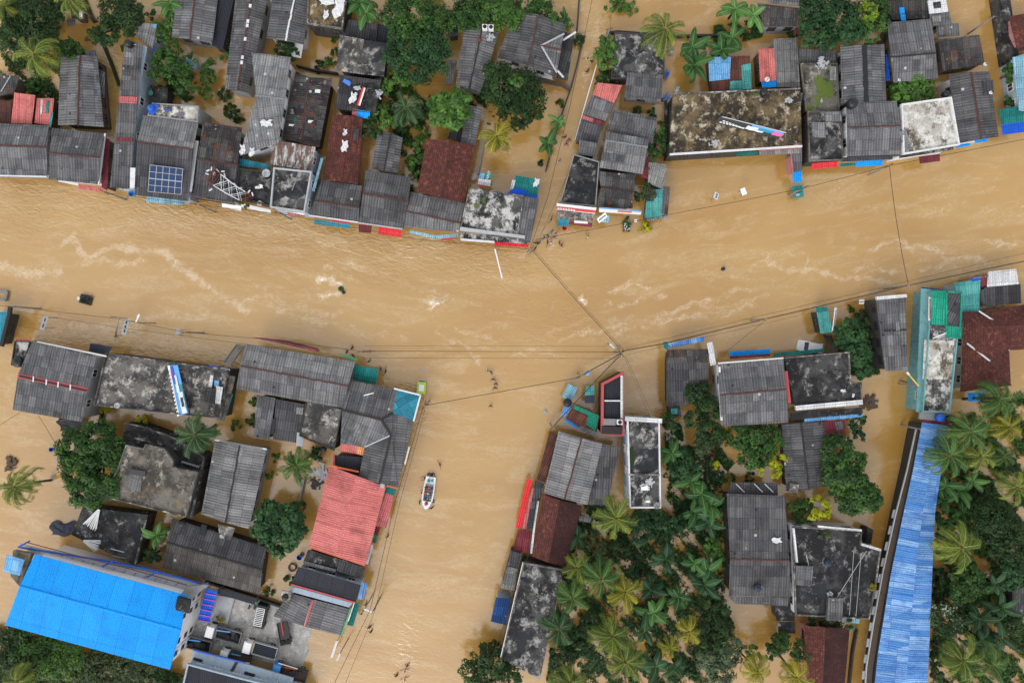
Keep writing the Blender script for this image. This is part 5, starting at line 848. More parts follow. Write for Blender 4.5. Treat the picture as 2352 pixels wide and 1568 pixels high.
def car(label, x, y, ang, L, Wd, Hh, z, bodym, roofm=None, name='car', cat='car', rack=False):
    b = empty(name, label, cat, P(x, y, z), ang); h = L / 2; w = Wd / 2
    prof = [(-h, .45, .86), (-h + .08, .85, .95), (-h * .88, .95, 1), (-h * .72, Hh, .82), (h * .28, Hh, .82), (h * .55, .98, .98), (h * .92, .88, .96), (h, .6, .9), (h - .03, .3, .86)] if not rack else [(-h, .4, .93), (-h, 1.0, .98), (-h * .95, Hh, .88), (h * .62, Hh, .86), (h * .8, 1.05, .96), (h * .98, .9, .95), (h, .35, .9)]
    vs = []; n = len(prof)
    for s in (1, -1): vs += [(a, s * w * c, d) for a, d, c in prof] + [(a, s * w * .9, .25) for a, d, c in (prof[0], prof[-1])]
    k = n + 2; fs = [(i, i + 1, k + i + 1, k + i) for i in range(n - 1)] + [tuple(range(n)) + (n + 1, n), tuple(k + i for i in reversed(range(n))) + (k + n, k + n + 1), (0, k, k + n, n), (n - 1, n + 1, k + n + 1, k + n - 1), (n, k + n, k + n + 1, n + 1)]
    MB().add(vs, fs).build('body', bodym, b, True, False, False)
    x0, x1 = (h * .3, h * .53) if not rack else (h * .64, h * .79); z0, z1 = (1.02, Hh - .03) if not rack else (1.1, Hh - .03)
    MB().bar((x1, 0, z0), (x0, 0, z1), Wd * .74, .05).build('windscreen', 'glass', b, True, False, False); MB().bar((-h * .86, 0, 1.0) if not rack else (-h * .985, 0, 1.1), (-h * .73, 0, z1) if not rack else (-h * .955, 0, z1), Wd * .72, .05).build('rear_window', 'glass', b, True, False, False)
    for s in (1, -1):
        MB().box((-h * .2, s * w * .9, (Hh + .98) / 2), (L * .38, .05, (Hh - .98) * .7), 0).build('side_window', 'glass', b, True, False, False); MB().box((h * .985, s * w * .7, .7), (.08, .3, .16)).build('headlight', 'white', b, True, False, False)
        for wx in (h * .62, -h * .62): wheel(b, wx, s * (w - .1), .32, .33, .2)
    if rack:
        m = MB()
        for s in (1, -1): m.box((-.2, s * w * .72, Hh + .12), (L * .7, .07, .07))
        for i in range(11): m.box((-.2 - L * .34 + i * L * .068, 0, Hh + .12), (.1, Wd * .72, .05))
        m.build('roof_rack', 'white', b, True, False, False)
    if roofm: MB().box((-h * .22, 0, Hh + .01), (L * .46, Wd * .74, .05)).build('roof_panel', roofm, b, True, False, False)
    return b
car('black van with a white slatted roof rack parked in the concrete yard', 604, 1409, math.atan2(-.97, -.22), 4.2, 1.75, 1.85, .05, 'black', None, 'van', 'van', True)
car('white car half sunk in the flood beside the teal front awning', 1858, 797, R(170), 4.4, 1.8, 1.5, -.35, 'white')
def bike(label, x, y, ang, m1):
    b = empty('motorcycle', label, 'motorcycle', P(x, y, .05), ang, 'motorcycles in the yard')
    for wx in (.65, -.65): wheel(b, wx, 0, .3, .3, .12)
    MB().box((.1, 0, .62), (.9, .28, .3)).box((.55, 0, .85), (.2, .3, .25)).build('body', m1, b, True, False, False); MB().box((-.35, 0, .8), (.75, .26, .12)).build('seat', 'black', b, True, False, False); MB().tube((.5, -.36, 1.0), (.5, .36, 1.0), .03, n=6).build('handlebar', 'grey', b, True, False, False)
bike('white and black motorcycle parked by the canopy in the yard', 578, 1384, R(70), 'white'); bike('green motorcycle parked beside the black van', 590, 1384, R(75), 'green')
# lime auto rickshaw in the flood
b = empty('auto_rickshaw', 'lime green auto rickshaw standing roof deep in the street flood', 'auto rickshaw', P(971, 886, -1.0), R(85)); MB().solid([[(-1.15, -.72, 1.75), (.75, -.68, 1.75), (.75, .68, 1.75), (-1.15, .72, 1.75)]], .5).build('body', 'lime', b, True, False, False); MB().solid([[(-.75, -.42, 1.86), (.3, -.42, 1.86), (.3, .42, 1.86), (-.75, .42, 1.86)]], .12).build('roof_panel', 'white', b, True, False, False)
MB().add([(.76, -.6, 1.3), (.76, .6, 1.3), (1.05, .5, .9), (1.05, -.5, .9), (.7, -.6, 1.25), (.7, .6, 1.25), (1.0, .5, .85), (1.0, -.5, .85)], [(0,1,2,3),(7,6,5,4),(0,4,5,1),(3,2,6,7)]).build('windscreen', 'glass', b, True, False, False); m = MB(); m.bar((.75, -.62, 1.8), (1.0, -.5, 1.7), .06, .06).bar((.75, .62, 1.8), (1.0, .5, 1.7), .06, .06).bar((1.0, -.5, 1.7), (1.0, .5, 1.7), .06, .06).build('front_frame', 'fwhite', b, True, False, False)
wheel(b, 1.0, 0, .25, .25, .12)
# rescue boat
b = empty('rescue_boat', 'white motor boat full of passengers pushed along the flooded street', 'boat', P(984.5, 1131, 0), math.atan2(-.985, -.17)); st = [(-2.75, .78, .55), (-1.6, .88, .56), (0, .92, .58), (1.2, .86, .64), (2.0, .6, .72), (2.55, .24, .8), (2.75, .03, .84)]
vs = []
for X, w, z in st: vs += [(X, -w, z), (X, -w * .72, -.2), (X, 0, -.35 if X < 2 else -.1), (X, w * .72, -.2), (X, w, z)]
fs = [(i * 5 + j, i * 5 + j + 1, i * 5 + 6 + j, i * 5 + 5 + j) for i in range(6) for j in range(4)] + [(4, 3, 2, 1, 0)]; MB().add(vs, fs).build('hull', 'white', b, True, True, False)
def deck(X0, X1, z): 
    xs = [X0] + [s[0] for s in st if X0 < s[0] < X1] + [X1]; wz = lambda X: np.interp(X, [s[0] for s in st], [s[1] for s in st]) * .97; return [(X, -wz(X), z + .0) for X in xs] + [(X, wz(X), z) for X in xs[::-1]]
MB().solid([deck(-2.74, -1.5, .57)], .06).build('stern_deck', 'white', b, True, False, False); MB().solid([deck(1.25, 2.74, .7)], .06).build('bow_deck', 'white', b, True, False, False); MB().solid([deck(-1.6, 1.3, .05)], .05).build('floor', 'white', b, True, False, False)
m = MB()
for s in (1, -1):
    for i in range(3): X0, X1 = st[i][0], st[i + 1][0]; m.bar((X0, s * (st[i][1] - .1), st[i][2] + .02), (X1, s * (st[i + 1][1] - .1), st[i + 1][2] + .02), .24, .1)
m.build('gunwale', 'white', b, True, False, False)
for X in (-1.0, -.1, .8): MB().box((X, 0, .35), (.3, 1.5, .06)).build('bench', 'shsky', b, True, False, False)
MB().box((-2.1, -.25, .72), (.42, .4, .3)).box((-2.2, .3, .7), (.35, .3, .26)).build('equipment_box', 'teal', b, True, False, False); MB().bar((-1.4, -.8, .95), (-1.4, .8, .95), .05, .05).bar((1.2, -.7, .9), (1.2, .7, .9), .05, .05).build('rail', 'silver', b, True, False, False)
MB().box((-2.95, 0, .55), (.3, .42, .5)).box((-2.9, 0, 0), (.12, .14, .9)).build('outboard_motor', 'black', b, True, False, False)
# floating and sunken items
b = empty('handcart', 'black vegetable cart with a white end drifting in the river', 'cart', P(199, 689, 0), R(-15)); MB().box((0, 0, .12), (1.9, 1.35, .5)).build('cart_bed', 'black', b, True, False, False); MB().box((-1.15, -.05, .2), (.5, .55, .3)).build('handle_box', 'fwhite', b, True, False, False); MB().bar((-.9, .75, .4), (1.0, .85, .42), .14, .1).build('beam', 'black', b, True, False, False)
m = MB(); rr = random.Random(4)
for i in range(26): m.box((rr.uniform(-.6, .7), rr.uniform(-.5, .5), .4 + rr.uniform(0, .15)), (.22, .05, .1), rr.uniform(0, 6))
m.build('greens', 'lf_mid', b, True, False, False)
b = empty('market_stall', 'black stall frame with white goods and green crops by the river corner', 'stall', P(1438, 522, 0), R(0)); MB().box((0, 0, .7), (1.1, 1.5, .1)).build('counter', 'black', b, True, False, False); rr = random.Random(8)
for i in range(9): MB().box((rr.uniform(-.4, .4), rr.uniform(-.6, .6), .82), (.3, .12, .12), rr.uniform(0, 3)).build('goods', 'fwhite', b, True, False, False)
m = MB()
for sx in (.5, -.5):
    for sy in (.7, -.7): m.box((sx, sy, 0), (.08, .08, 1.4))
m.build('legs_frame', 'black', b, True, False, False)
b = empty('metal_frame', 'square grey frame sunk in the water at the left edge', 'frame', P(5, 678, 0)); m = MB()
for a, c in (((-14,668),(17,669)), ((17,669),(13,689)), ((13,689),(-14,686))): m.bar(P(*a, .3), P(*c, .3), .35, .3)
m.build('rim', 'grey', b)
b = empty('sunken_hut', 'dark teal square hut roof standing in the river by a leaning pole', 'hut', P(1833, 440, 0)); part(b, 'roof', (1819,428,1844,424,1847,452,1822,455), 1.3, 'teal', .08); part(b, 'roof_cap', (1827,430,1840,428,1842,442,1829,444), 1.36, 'tl', .06); posts(b, [(1819,428,1.3),(1844,424,1.3),(1847,452,1.3),(1822,455,1.3)]); strip(b, 'white_hatch', [(1828,448),(1836,447)], 1.4, .35, .08, 'lgrey')
# street signs on posts
def signpost(label, x, y, z, w, h, rz, tilt, mat, post=(0, 0), marks=0, name='street_sign'):
    b = empty(name, label, 'sign', (P(x, y, z)[0], P(x, y, z)[1], 0), rz, 'signs standing in the flood')
    rot = __import__('mathutils').Euler((tilt, 0, 0)).to_matrix()
    MB().box((0, 0, z), (w, .08, h), rot=rot).build('board', mat, b, True, False, False)
    m = MB()
    for s in (-.35, .35): m.tube((s * w, .1, -1.3), (s * w, .1, z), .05, n=6)
    m.build('post', 'grey', b, True, False, False)
    if marks:
        m = MB(); fw = rot @ Vector((0, -.05, 0))
        for i in range(marks): m.box((-w * .4 + w * .8 * (i + .5) / marks + fw.x, fw.y, z + fw.z), (w * .5 / marks, .03, h * .32), rot=rot)
        m.build('lettering', 'dkgrey', b, True, False, False)
    return b
signpost('white sign board leaning over the river, right of the red motorbike sign', 1708, 440, 2.4, 1.1, .75, R(-70), R(-60), 'white')
signpost('red and white twin sign standing in the river left of the white board', 1645, 450, 2.0, 1.0, 1.1, R(70), R(-50), 'fwhite', marks=2)
signpost('small pink edged white sign beside the narrow grey building', 1979, 693, 2.4, .8, .7, R(3), R(-75), 'fwhite', marks=4)
signpost('long white upright sign board beside the teal kiosk', 1917, 733, 3.0, 3.8, 1.0, R(83), R(-40), 'white', marks=10)
signpost('tilted white sign board with grey lettering below the hoardings', 1383, 500, 3.2, 1.7, .9, R(38), R(-55), 'white', marks=8)
signpost('small white sign in the river beside the crop stall', 1460, 507, 1.6, .4, .4, 0, R(-60), 'white', marks=1)
signpost('grey sign box edge standing in the river, lower left', 408, 763, 2.4, 1.2, .5, R(78), R(-45), 'lgrey')
signpost('tall box sign with grey panels below the T shaped pole', 288, 750, 3.4, 2.6, .7, R(78), R(-50), 'lgrey', marks=3)
signpost('pale twin box sign near the teal roof at the left edge', 101, 741, 3.2, 2.4, .6, R(72), R(-50), 'lgrey', marks=2)
signpost('white roadside sign beside the cable near the yard, bottom', 768, 1490, 2.6, 2.8, .4, R(72), R(-40), 'white')
# ================================================================ POLES, LAMPS AND WIRES
ZW = 7.2
def pole(label, x, y, z=7.4, arms=(), base=None, box=None, name='utility_pole'):
    t_ = Vector(P(x, y, z)); b = empty(name, label, 'pole', (t_.x, t_.y, -1.3), 0, 'utility poles'); q = Vector(P(*(base or (x, y)), -1.3)) if base else Vector((t_.x, t_.y, -1.3))
    MB().tube(q, t_, .16, .11, 8).build('shaft', 'pole', b, uv=False)
    for a, L, zz in arms:
        d = Vector((math.cos(a), math.sin(a), 0)) * L / 2; c = Vector((t_.x, t_.y, zz)); o = MB().bar(c - d, c + d, .12, .12).build('crossarm', 'wood', b, uv=False)
        m = MB()
        for k in (-.9, -.35, .35, .9): m.tube(c + d * k + Vector((0, 0, .06)), c + d * k + Vector((0, 0, .28)), .06, .04, 6)
        m.build('insulator', 'rust', o, uv=False)
    if box: c = P(*box[:2], z - 1.2); MB().lathe(c, [(.32, 0), (.36, .1), (.36, .8), (.3, .9)], 12).build('transformer', box[2], b, False, True, False)
    return b
pole('main wooden pole where the cables meet at the street junction', 1428, 810, 7.6, ((.5, 1.9, 7.2), (-.9, 1.6, 6.6), (1.2, 1.5, 7.4)))
pole('pole with crossarms at the corner of the L shaped roof', 974, 930, 7.2, ((1.2, 1.6, 7.0), (.2, 1.5, 6.5)))
pole('T shaped pole standing in the river, left', 272, 729, 7.2, ((-.12, 2.6, 7.0),), base=(264, 780)); pole('pole at the lane mouth among the waders', 1218, 572, 7.0, ((.7, 1.4, 6.8),))
pole('pole with a bright blue transformer near the market shacks', 1336, 862, 6.6, ((.4, 1.8, 6.4),), box=(1349, 856, 'skyb')); pole('pole with long crossarm near the narrow grey building', 2088, 655, 7.4, ((.22, 2.2, 7.1),)); pole('pole on the thick cable above the teal kiosk', 1760, 732, 7.4, ((.25, 1.8, 7.1),))
pole('pole beside the green sign of the striped roof', 830, 808, 7.0, ((.1, 1.6, 6.8),)); pole('pole in the river left of the rusty gutter house', 425, 763, 6.8, ((.1, 1.4, 6.6),)); pole('left end pole by the teal roof', 28, 704, 6.8, ((.0, .9, 6.6),)); pole('pole by the river front red awning house', 1060 - 822 + 0, 440, 6.6, ((-.5, 1.6, 6.4),)); pole('leaning pole with a black bracket by the sunken hut', 1846, 431, 6.2, ((.45, 1.8, 6.0),))
pole('pole at the river front below the dark ribbed roof', 455, 470, 6.6, ((-.4, 1.8, 6.4),)); pole('pole in front of the black terraces', 640, 488, 6.4, ((-.2, 1.3, 6.2),)); pole('thin pole where the riverside wires drop near the blue awnings', 2043, 380, 6.6, ((.5, 1.5, 6.4),)); pole('pole by the upper lane wall', 1400, 66, 6.4, ((.3, 1.0, 6.2),)); pole('pole between the two canals at top right', 2283, 38, 6.4, ((.1, 1.3, 6.2),)); pole('short pole by the row of waders on the lower street', 857, 1403, 6.0, ((1.0, 1.0, 5.8),)); pole('pole where a guy wire meets the market corner', 1268, 982, 5.6, ((.8, .8, 5.4),)); pole('pole by the pale rubbish corner of the long blue roof', 2113, 985, 5.6, ((.2, .8, 5.4),)); pole('pole behind the teal awning kiosk at the right bank', 2264, 655 - 20, 6.6, ((.3, 1.0, 6.4),))
def lamp(label, a, c, z=6.4, head='white'):
    A, B = Vector(P(*a, z)), Vector(P(*c, z + .3)); b = empty('street_lamp', label, 'street lamp', (A.x, A.y, -1.3), 0, 'street lamps'); MB().tube((A.x, A.y, -1.3), A, .1, .08, 8).build('shaft', 'pole', b, uv=False)
    MB().tube(A, B, .11, .09, 8).build('arm', head, b, uv=False); MB().bar(B - (B - A).normalized() * .25, B + (B - A).normalized() * .35, .28, .14).build('lamp_head', 'fwhite', b, uv=False)
lamp('long white street lamp arm reaching over the river below the red awning', (1137,572), (1152,634)); lamp('short lamp by the lower street beside the green awning', (838,1398), (850,1403), 6); lamp('yellow tipped lamp arm beside the teal side ledge', (2110,886), (2086,858), 6, 'yellow'); lamp('lamp with a round head over the river near the left T pole', (312,1160-420), (318,726), 6); lamp('white lamp on the lower street near the yard', (781,1500), (776,1512), 5.5)
lamp('white lamp standing where foam breaks in mid river', (1002,697), (1007,697), 1.2); lamp('small lamp post breaking the foam by the junction pole', (1401,790), (1408,796), 3.0)
def wire(label, pts, z=ZW, r=.03, sag=.5):
    m = MB()
    for (a, c) in zip(pts[:-1], pts[1:]):
        za = a[2] if len(a) > 2 else z; zc = c[2] if len(c) > 2 else z; A, B = Vector(P(a[0], a[1], za)), Vector(P(c[0], c[1], zc)); n = 10; pv = A
        for i in range(1, n + 1):
            t_ = i / n; q = A.lerp(B, t_); q.z -= 4 * sag * t_ * (1 - t_); m.tube(pv, q, r, n=5, cap=False); pv = q
    tag(m.build('cable', 'wire', uv=False), label, 'cable', 'overhead cables')
wire('thick bundled cable from the junction pole past the blue awning to the right edge', [(1428,806),(1520,790),(1760,732),(2088,655),(2400,590)], 7.1, .075, .25)
wire('thin upper wire above the thick right cable', [(1436,800),(1760,722),(2088,645),(2400,570)], 7.4, .025, .3); wire('thin lower wire below the thick right cable', [(1440,815),(1770,740),(1990,690)], 6.8, .022, .4)
wire('double cable crossing the river from the lane mouth to the junction pole', [(1222,574),(1426,802)], 7.0, .05, .9); wire('second strand of the cable crossing the river from the lane mouth', [(1226,572),(1430,800)], 7.1, .03, .9)
wire('straight wire over the street from the striped roof to the junction', [(832,806),(1425,808)], 7.0, .04, .2); wire('faint second straight wire over the street to the junction', [(840,822),(1425,823)], 6.8, .025, .2); wire('faint third straight wire over the street to the junction', [(835,794),(1425,795)], 7.3, .02, .2)
wire('cable from the corner pole of the L shaped roof to the blue transformer', [(976,931),(1334,866)], 6.6, .05, .4); wire('cable from the blue transformer to the junction pole', [(1336,862),(1426,812)], 6.5, .07, .15); wire('thick cable from the junction over the market shacks to the guy pole', [(1422,818),(1268,982,5.4)], 6.8, .07, .5)
wire('wire up the flooded lane from the lane mouth', [(1218,570),(1258,452),(1310,240),(1364,-20)], 6.8, .035, .3); wire('second wire up the lane on the right side', [(1240,545),(1345,310),(1402,70),(1401,-20)], 6.4, .025, .3)
wire('riverside wire from the lane mouth to the sunken hut and the right edge', [(1230,550),(1540,492),(1846,432),(2043,380),(2400,310)], 6.4, .04, .5); wire('wire crossing the river beside the dark road pole, right', [(2043,380),(2086,652)], 6.6, .045, .5)
wire('wire along the left lower bank between the river poles', [(-20,700),(28,704),(272,732),(425,763),(600,778),(830,806)], 6.8, .035, .3); wire('second wire along the left lower bank', [(20,712),(270,752),(640,800)], 6.2, .025, .3); wire('wire along the upper left river front', [(238,442),(455,470),(640,490),(960,550),(1218,572)], 6.3, .035, .3)
wire('pale wires down the right side of the L shaped roof along the lower street', [(970,940),(905,1160),(850,1400),(752,1600)], 6.6, .04, .3); wire('outer wire down the lower street to the bottom edge', [(976,940),(915,1165),(862,1400),(780,1600)], 6.4, .03, .3); wire('guy wire from the junction to the pale walled building', [(1436,816),(1500,955,6.5)], 7, .025, .2); wire('second guy wire from the junction to the pale walled building', [(1432,816),(1494,958,6.5)], 7, .02, .2); wire('sloping guy wire beside the blue awning, right of the junction', [(1760,734),(1660,815,5.5)], 7, .03, .2)
wire('wire along the right bank of the lower street', [(1262,985),(1215,1270),(1100,1600)], 5.6, .03, .3)
wire('white line from the red gutter roof to the left edge', [(46,946,4.8),(-10,982,2)], 4, .03, .1); wire('white line from the red gutter roof to the big tree', [(88,954,4.8),(128,1020,3)], 4, .03, .1)
# ================================================================ YARD AND LOOSE ITEMS
yp = [(478,1348),(585,1372),(655,1398),(700,1428),(716,1440),(712,1462),(706,1478),(709,1496),(698,1518),(694,1536),(600,1516),(440,1478),(448,1420)]
o = MB().prism([P(x, y) for x, y in yp], -1.0, .05).build('yard', 'yd'); tag(o, 'pale worn concrete yard where the trucks are parked', 'yard', kind='structure')
part_ = flat('low grey plank deck beside the blue stair canopy', (500,1366,538,1374,522,1432,486,1424), .5, 'lgrey', 'wg', None, name='deck', cat='deck', win=False)
mono('dark awning roof over the top end of the yard', (502,1350,590,1374,584,1388,498,1362), 3.0, 2.7, 'as', 'wk', 'canopy', 'canopy', wall=False)
def junk(name, label, cat, x, y, z, kind, mat, s=1.0, rz=0):
    rr = random.Random(int(x * 7 + y)); c = P(x, y, z); m = MB()
    if kind == 'cloth':
        n = 7; e = lambda: 1 + rr.uniform(-.1, .08); g = [[(s * .9 * (i / n - .5) * e() + .08 * s * math.sin(j), s * .5 * (j / n - .5) * e() + .06 * s * math.sin(i * 1.3), .06 + rr.uniform(0, .16)) for i in range(n + 1)] for j in range(n + 1)]
        m.solid([[g[j][i], g[j][i + 1], g[j + 1][i + 1]] for j in range(n) for i in range(n)] + [[g[j][i], g[j + 1][i + 1], g[j + 1][i]] for j in range(n) for i in range(n)], .04)
    elif kind == 'chair':
        m.box((0, 0, .42), (.45, .45, .06))
        for a_, b2 in ((.2,.2),(-.2,.2),(.2,-.2),(-.2,-.2)): m.box((a_, b2, .2), (.06, .06, .4))
        m.box((0, .22, .68), (.45, .06, .45))
    elif kind == 'plank': m.box((0, 0, .06), (s, .14, .08))
    elif kind == 'ring':
        for i in range(12): t_ = i * math.pi / 6; t2 = (i + 1) * math.pi / 6; m.tube((s * math.cos(t_), s * math.sin(t_), .12), (s * math.cos(t2), s * math.sin(t2), .12), .12, n=6)
    elif kind == 'heap':
        for i in range(26): m.box((rr.gauss(0, .2) * s, rr.gauss(0, .2) * s, rr.uniform(.02, .22)), (rr.uniform(.12, .5) * s, rr.uniform(.05, .2) * s, rr.uniform(.03, .15)), rr.uniform(0, 6))
    elif kind == 'bucket': m.lathe((0, 0, 0), [(.2 * s, 0), (.28 * s, .45 * s), (.25 * s, .45 * s), (.19 * s, .06)], 14)
    elif kind == 'sheet': m.box((0, 0, .05), (s, s * .45, .05)); m.box((s * .1, s * .05, .1), (s * .5, s * .5, .04), .2)
    elif kind == 'poles':
        for i in range(26): a_ = -.32 + i * .03 + rr.uniform(-.04, .04); m.tube((math.sin(a_) * .4, -.2, .1 + .02 * (i % 5)), (math.sin(a_) * 3.2 * s + rr.uniform(-.2, .2), -3.3 * s + rr.uniform(-.3, .3), .1 + .03 * (i % 4)), .045, n=5)
    elif kind == 'log':
        m.tube((0, 0, 0), (1.2 * s, .5 * s, .1), .12, .1, 7); m.tube((1.2 * s, .5 * s, .1), (1.9 * s, .2 * s, .05), .1, .05, 7)
    o = m.build(name, mat, None, True, False, False); o.location = c; o.rotation_euler = (0, 0, rz); return tag(o, label, cat, 'small items lying about')
for a in (('laundry', 'white cloth spread on the mouldy brown rooftop, left one', 'laundry', 752, 4, 4.7, 'cloth', 'fwhite', 2.4), ('laundry', 'white cloth lying low on the mouldy brown rooftop, middle one', 'laundry', 749, 35, 4.7, 'cloth', 'fwhite', 1.5, 1.4), ('laundry', 'long white and blue cloth at the right side of the mouldy brown rooftop', 'laundry', 779, 20, 4.7, 'cloth', 'fwhite', 3.2, 1.35),
          ('laundry', 'heap of clothes on the pale terrace behind the solar panels', 'laundry', 415, 266, 5.0, 'heap', 'shgrey', 1.3), ('laundry', 'row of dark shirts drying on the pale terrace', 'laundry', 386, 254, 5.0, 'cloth', 'shblue', 1.0), ('plastic_sheet', 'white plastic sheet pegged on the tall moire roof', 'sheet', 612, 284, 6.2, 'cloth', 'fwhite', 1.9), ('plastic_sheet', 'left white box cover at the foot of the tall moire roof', 'sheet', 558, 344, 5.7, 'cloth', 'fwhite', 1.6, 1.5), ('plastic_sheet', 'right white box cover at the foot of the tall moire roof', 'sheet', 579, 350, 5.7, 'cloth', 'fwhite', 1.5, 1.4),
          ('plastic_sheet', 'upper white sheet on the red tiled roof', 'sheet', 793, 305, 4.5, 'cloth', 'fwhite', 1.1, 1.3), ('plastic_sheet', 'lower crumpled white sheet on the red tiled roof', 'sheet', 792, 336, 4.5, 'cloth', 'fwhite', 1.9, 1.4), ('laundry', 'white laundry strewn across the cluttered half slab roof', 'laundry', 811, 226, 4.3, 'cloth', 'fwhite', 1.9, 1.2), ('plastic_sheet', 'pale crumpled sheet beside the red and white banner', 'sheet', 821, 203, 4.3, 'cloth', 'lgrey', 1.2), ('tarpaulin', 'small blue tarp at the top of the cluttered slab roof', 'tarpaulin', 797, 190, 4.2, 'sheet', 'tarp', 1.3, -.6), ('rubbish', 'white litter on the right edge of the cluttered slab roof', 'rubbish', 871, 215, 4.2, 'heap', 'lgrey', 1.2), ('plastic_chair', 'white chair on the black terrace by the fallen tower', 'chair', 602, 430, 4.3, 'chair', 'white'), ('crate', 'white box beside the white chair on the black terrace', 'crate', 592, 431, 4.3, 'sheet', 'white', .8), ('tyre', 'pale tyre ring at the front of the black terrace', 'tyre', 597, 467, 4.3, 'ring', 'lgrey', .3), ('brick_heap', 'small red heap beside the pale tyre ring', 'rubbish', 605, 469, 4.3, 'heap', 'rust', .6),
          ('metal_frame', 'rusty frame lying on the grey black flat roof with pale parapet', 'frame', 676, 425, 5.8, 'plank', 'grey', 1.8, 1.2), ('plastic_sheet', 'white sheet on the teal canopy behind the corner roof', 'sheet', 1232, 420, 3.0, 'cloth', 'fwhite', 1.5, 1.2), ('rubbish', 'white litter beside the teal lettered board', 'rubbish', 1090, 406, 1.2, 'heap', 'lgrey', 1.3), ('roof_debris', 'red debris on the ridge of the grey roof with condensers', 'debris', 1103, 92, 4.1, 'heap', 'rust', 1.0), ('roof_debris', 'white debris below the two condensers', 'debris', 1126, 86, 4.0, 'heap', 'lgrey', 1.2),
          ('buckets', 'blue and white drums beside the small moire roof', 'bucket', 1531, 173, .6, 'heap', 'blue', 1.2), ('buckets', 'row of blue and white containers above the mouldy roof corner', 'bucket', 1531, 224, 1.0, 'heap', 'shblue', 1.4), ('plastic_sheet', 'white sheet floating by the yard containers', 'sheet', 1555, 207, .3, 'cloth', 'fwhite', 1.1, 1.2), ('rubbish', 'white litter on the yard edge by the tall palm', 'rubbish', 1540, 118, .3, 'heap', 'lgrey', 1.0), ('rubbish', 'white litter patch at the top right of the mouldy roof', 'rubbish', 1886, 232, 3.5, 'heap', 'lgrey', 0.6), ('rubbish', 'white litter on the mouldy roof near the back edge', 'rubbish', 1875 - 62, 232, 4.5, 'heap', 'lgrey', 1.3), ('rubbish', 'bluish litter near the front edge of the mouldy roof', 'rubbish', 1640, 328, 4.5, 'heap', 'lgrey', 1.3), ('wood_pile', 'heap of pale broken sheets on the mossy terrace', 'debris', 1886 + 0, 149, 3.5, 'heap', 'lgrey', 2.0),
          ('plastic_sheet', 'white sheet at the lower corner of the big roof right of the grove', 'sheet', 1783, 1240, 4.8, 'cloth', 'fwhite', 1.6), ('steel_pole', 'white tube lying on the L shaped roof', 'pole', 847, 905, 5.0, 'plank', 'white', 1.6, .25), ('roof_debris', 'white plastic heap and trellis on the pale walled roof', 'debris', 1492, 1107, 6.5, 'heap', 'lgrey', 1.9), ('table', 'white table on the pale walled black roof', 'table', 1482, 1121, 6.5, 'sheet', 'white', 1.3), ('crate', 'small white crate near the dish on the pale walled roof', 'crate', 1488, 1151, 6.5, 'sheet', 'white', .7), ('plastic_sheet', 'white sheet leaning on the green netted rooftop', 'sheet', 2157, 771, 5.9, 'plank', 'white', 2.2, .4), ('laundry', 'white and teal cloths on the stained flat roof with the beam', 'laundry', 1936, 905 - 8, 5.1, 'cloth', 'fwhite', .9), ('laundry', 'white bundle right of the cloths on the stained flat roof', 'laundry', 1959, 908, 5.1, 'cloth', 'fwhite', .7, 1.4),
          ('pole_bundle', 'bundle of white plastic pipes fanned on the black flat roof', 'pipes', 230, 1166, 3.2, 'poles', 'white', 1.0, -.55), ('pole_bundle', 'loose scatter of white pipes at the foot of the black flat roof', 'pipes', 190, 1240, 3.1, 'poles', 'fwhite', .8, 1.2), ('netting', 'blue grey heap of netting floating beside the black flat roof', 'netting', 146, 1214, .1, 'cloth', 'navy', 4.4), ('ladder', 'upper lattice ladder lying on the black flat roof', 'ladder', 270, 1263, 3.2, 'plank', 'lgrey', 2.2, -.25), ('ladder', 'lower lattice ladder lying on the black flat roof', 'ladder', 274, 1278, 3.2, 'plank', 'grey', 2.2, -.22),
          ('rubbish', 'heap of black and white rubbish in the flooded yard above the red roof', 'rubbish', 735, 1085, .2, 'heap', 'lgrey', 2.6), ('rubbish', 'dark branches and rubbish in the shallow yard', 'rubbish', 725, 1110, .1, 'heap', 'dkgrey', 2.2), ('blue_bucket', 'blue barrel in the yard left of the sooty roof', 'bucket', 690, 1277, .2, 'bucket', 'blue', 1.6), ('tyre_ring', 'black ring well in the small yard by the charcoal roof', 'well', 672, 1302, .2, 'ring', 'dkgrey', .6), ('debris_frame', 'wooden debris with a motor by the left edge palm', 'debris', 24, 1065, .1, 'heap', 'wn', 2.6), ('driftwood', 'dark driftwood log right of the left edge palm', 'log', 65, 1092, .05, 'log', 'wood', 1.5, .3), ('blue_bucket', 'blue barrel at the left side of the big round tree', 'bucket', 122, 1031, .3, 'bucket', 'blue', 1.3), ('drum', 'blue drum in the river gap by the solar panel roof', 'drum', 307, 447, 1.5, 'bucket', 'skyb', 1.8),
          ('plank', 'small plank drifting in the street right of the rickshaw', 'plank', 973, 848, .02, 'plank', 'lgrey', .8, -1.1), ('debris', 'pale debris drifting left of the junction', 'debris', 1252, 945, .1, 'heap', 'lgrey', .7), ('plank', 'wooden plank drifting by the reeds in the right channel', 'plank', 2092 - 0, 884, .02, 'plank', 'wood', .8, -.5), ('plank', 'dark plank near the reeds left of the right channel', 'plank', 2074 - 0, 876, .02, 'plank', 'wn', 1.2, -.3), ('brush_heap', 'heap of brown branches below the stained flat roof corner', 'debris', 2073 - 76, 925, .1, 'heap', 'wn', 3.0),
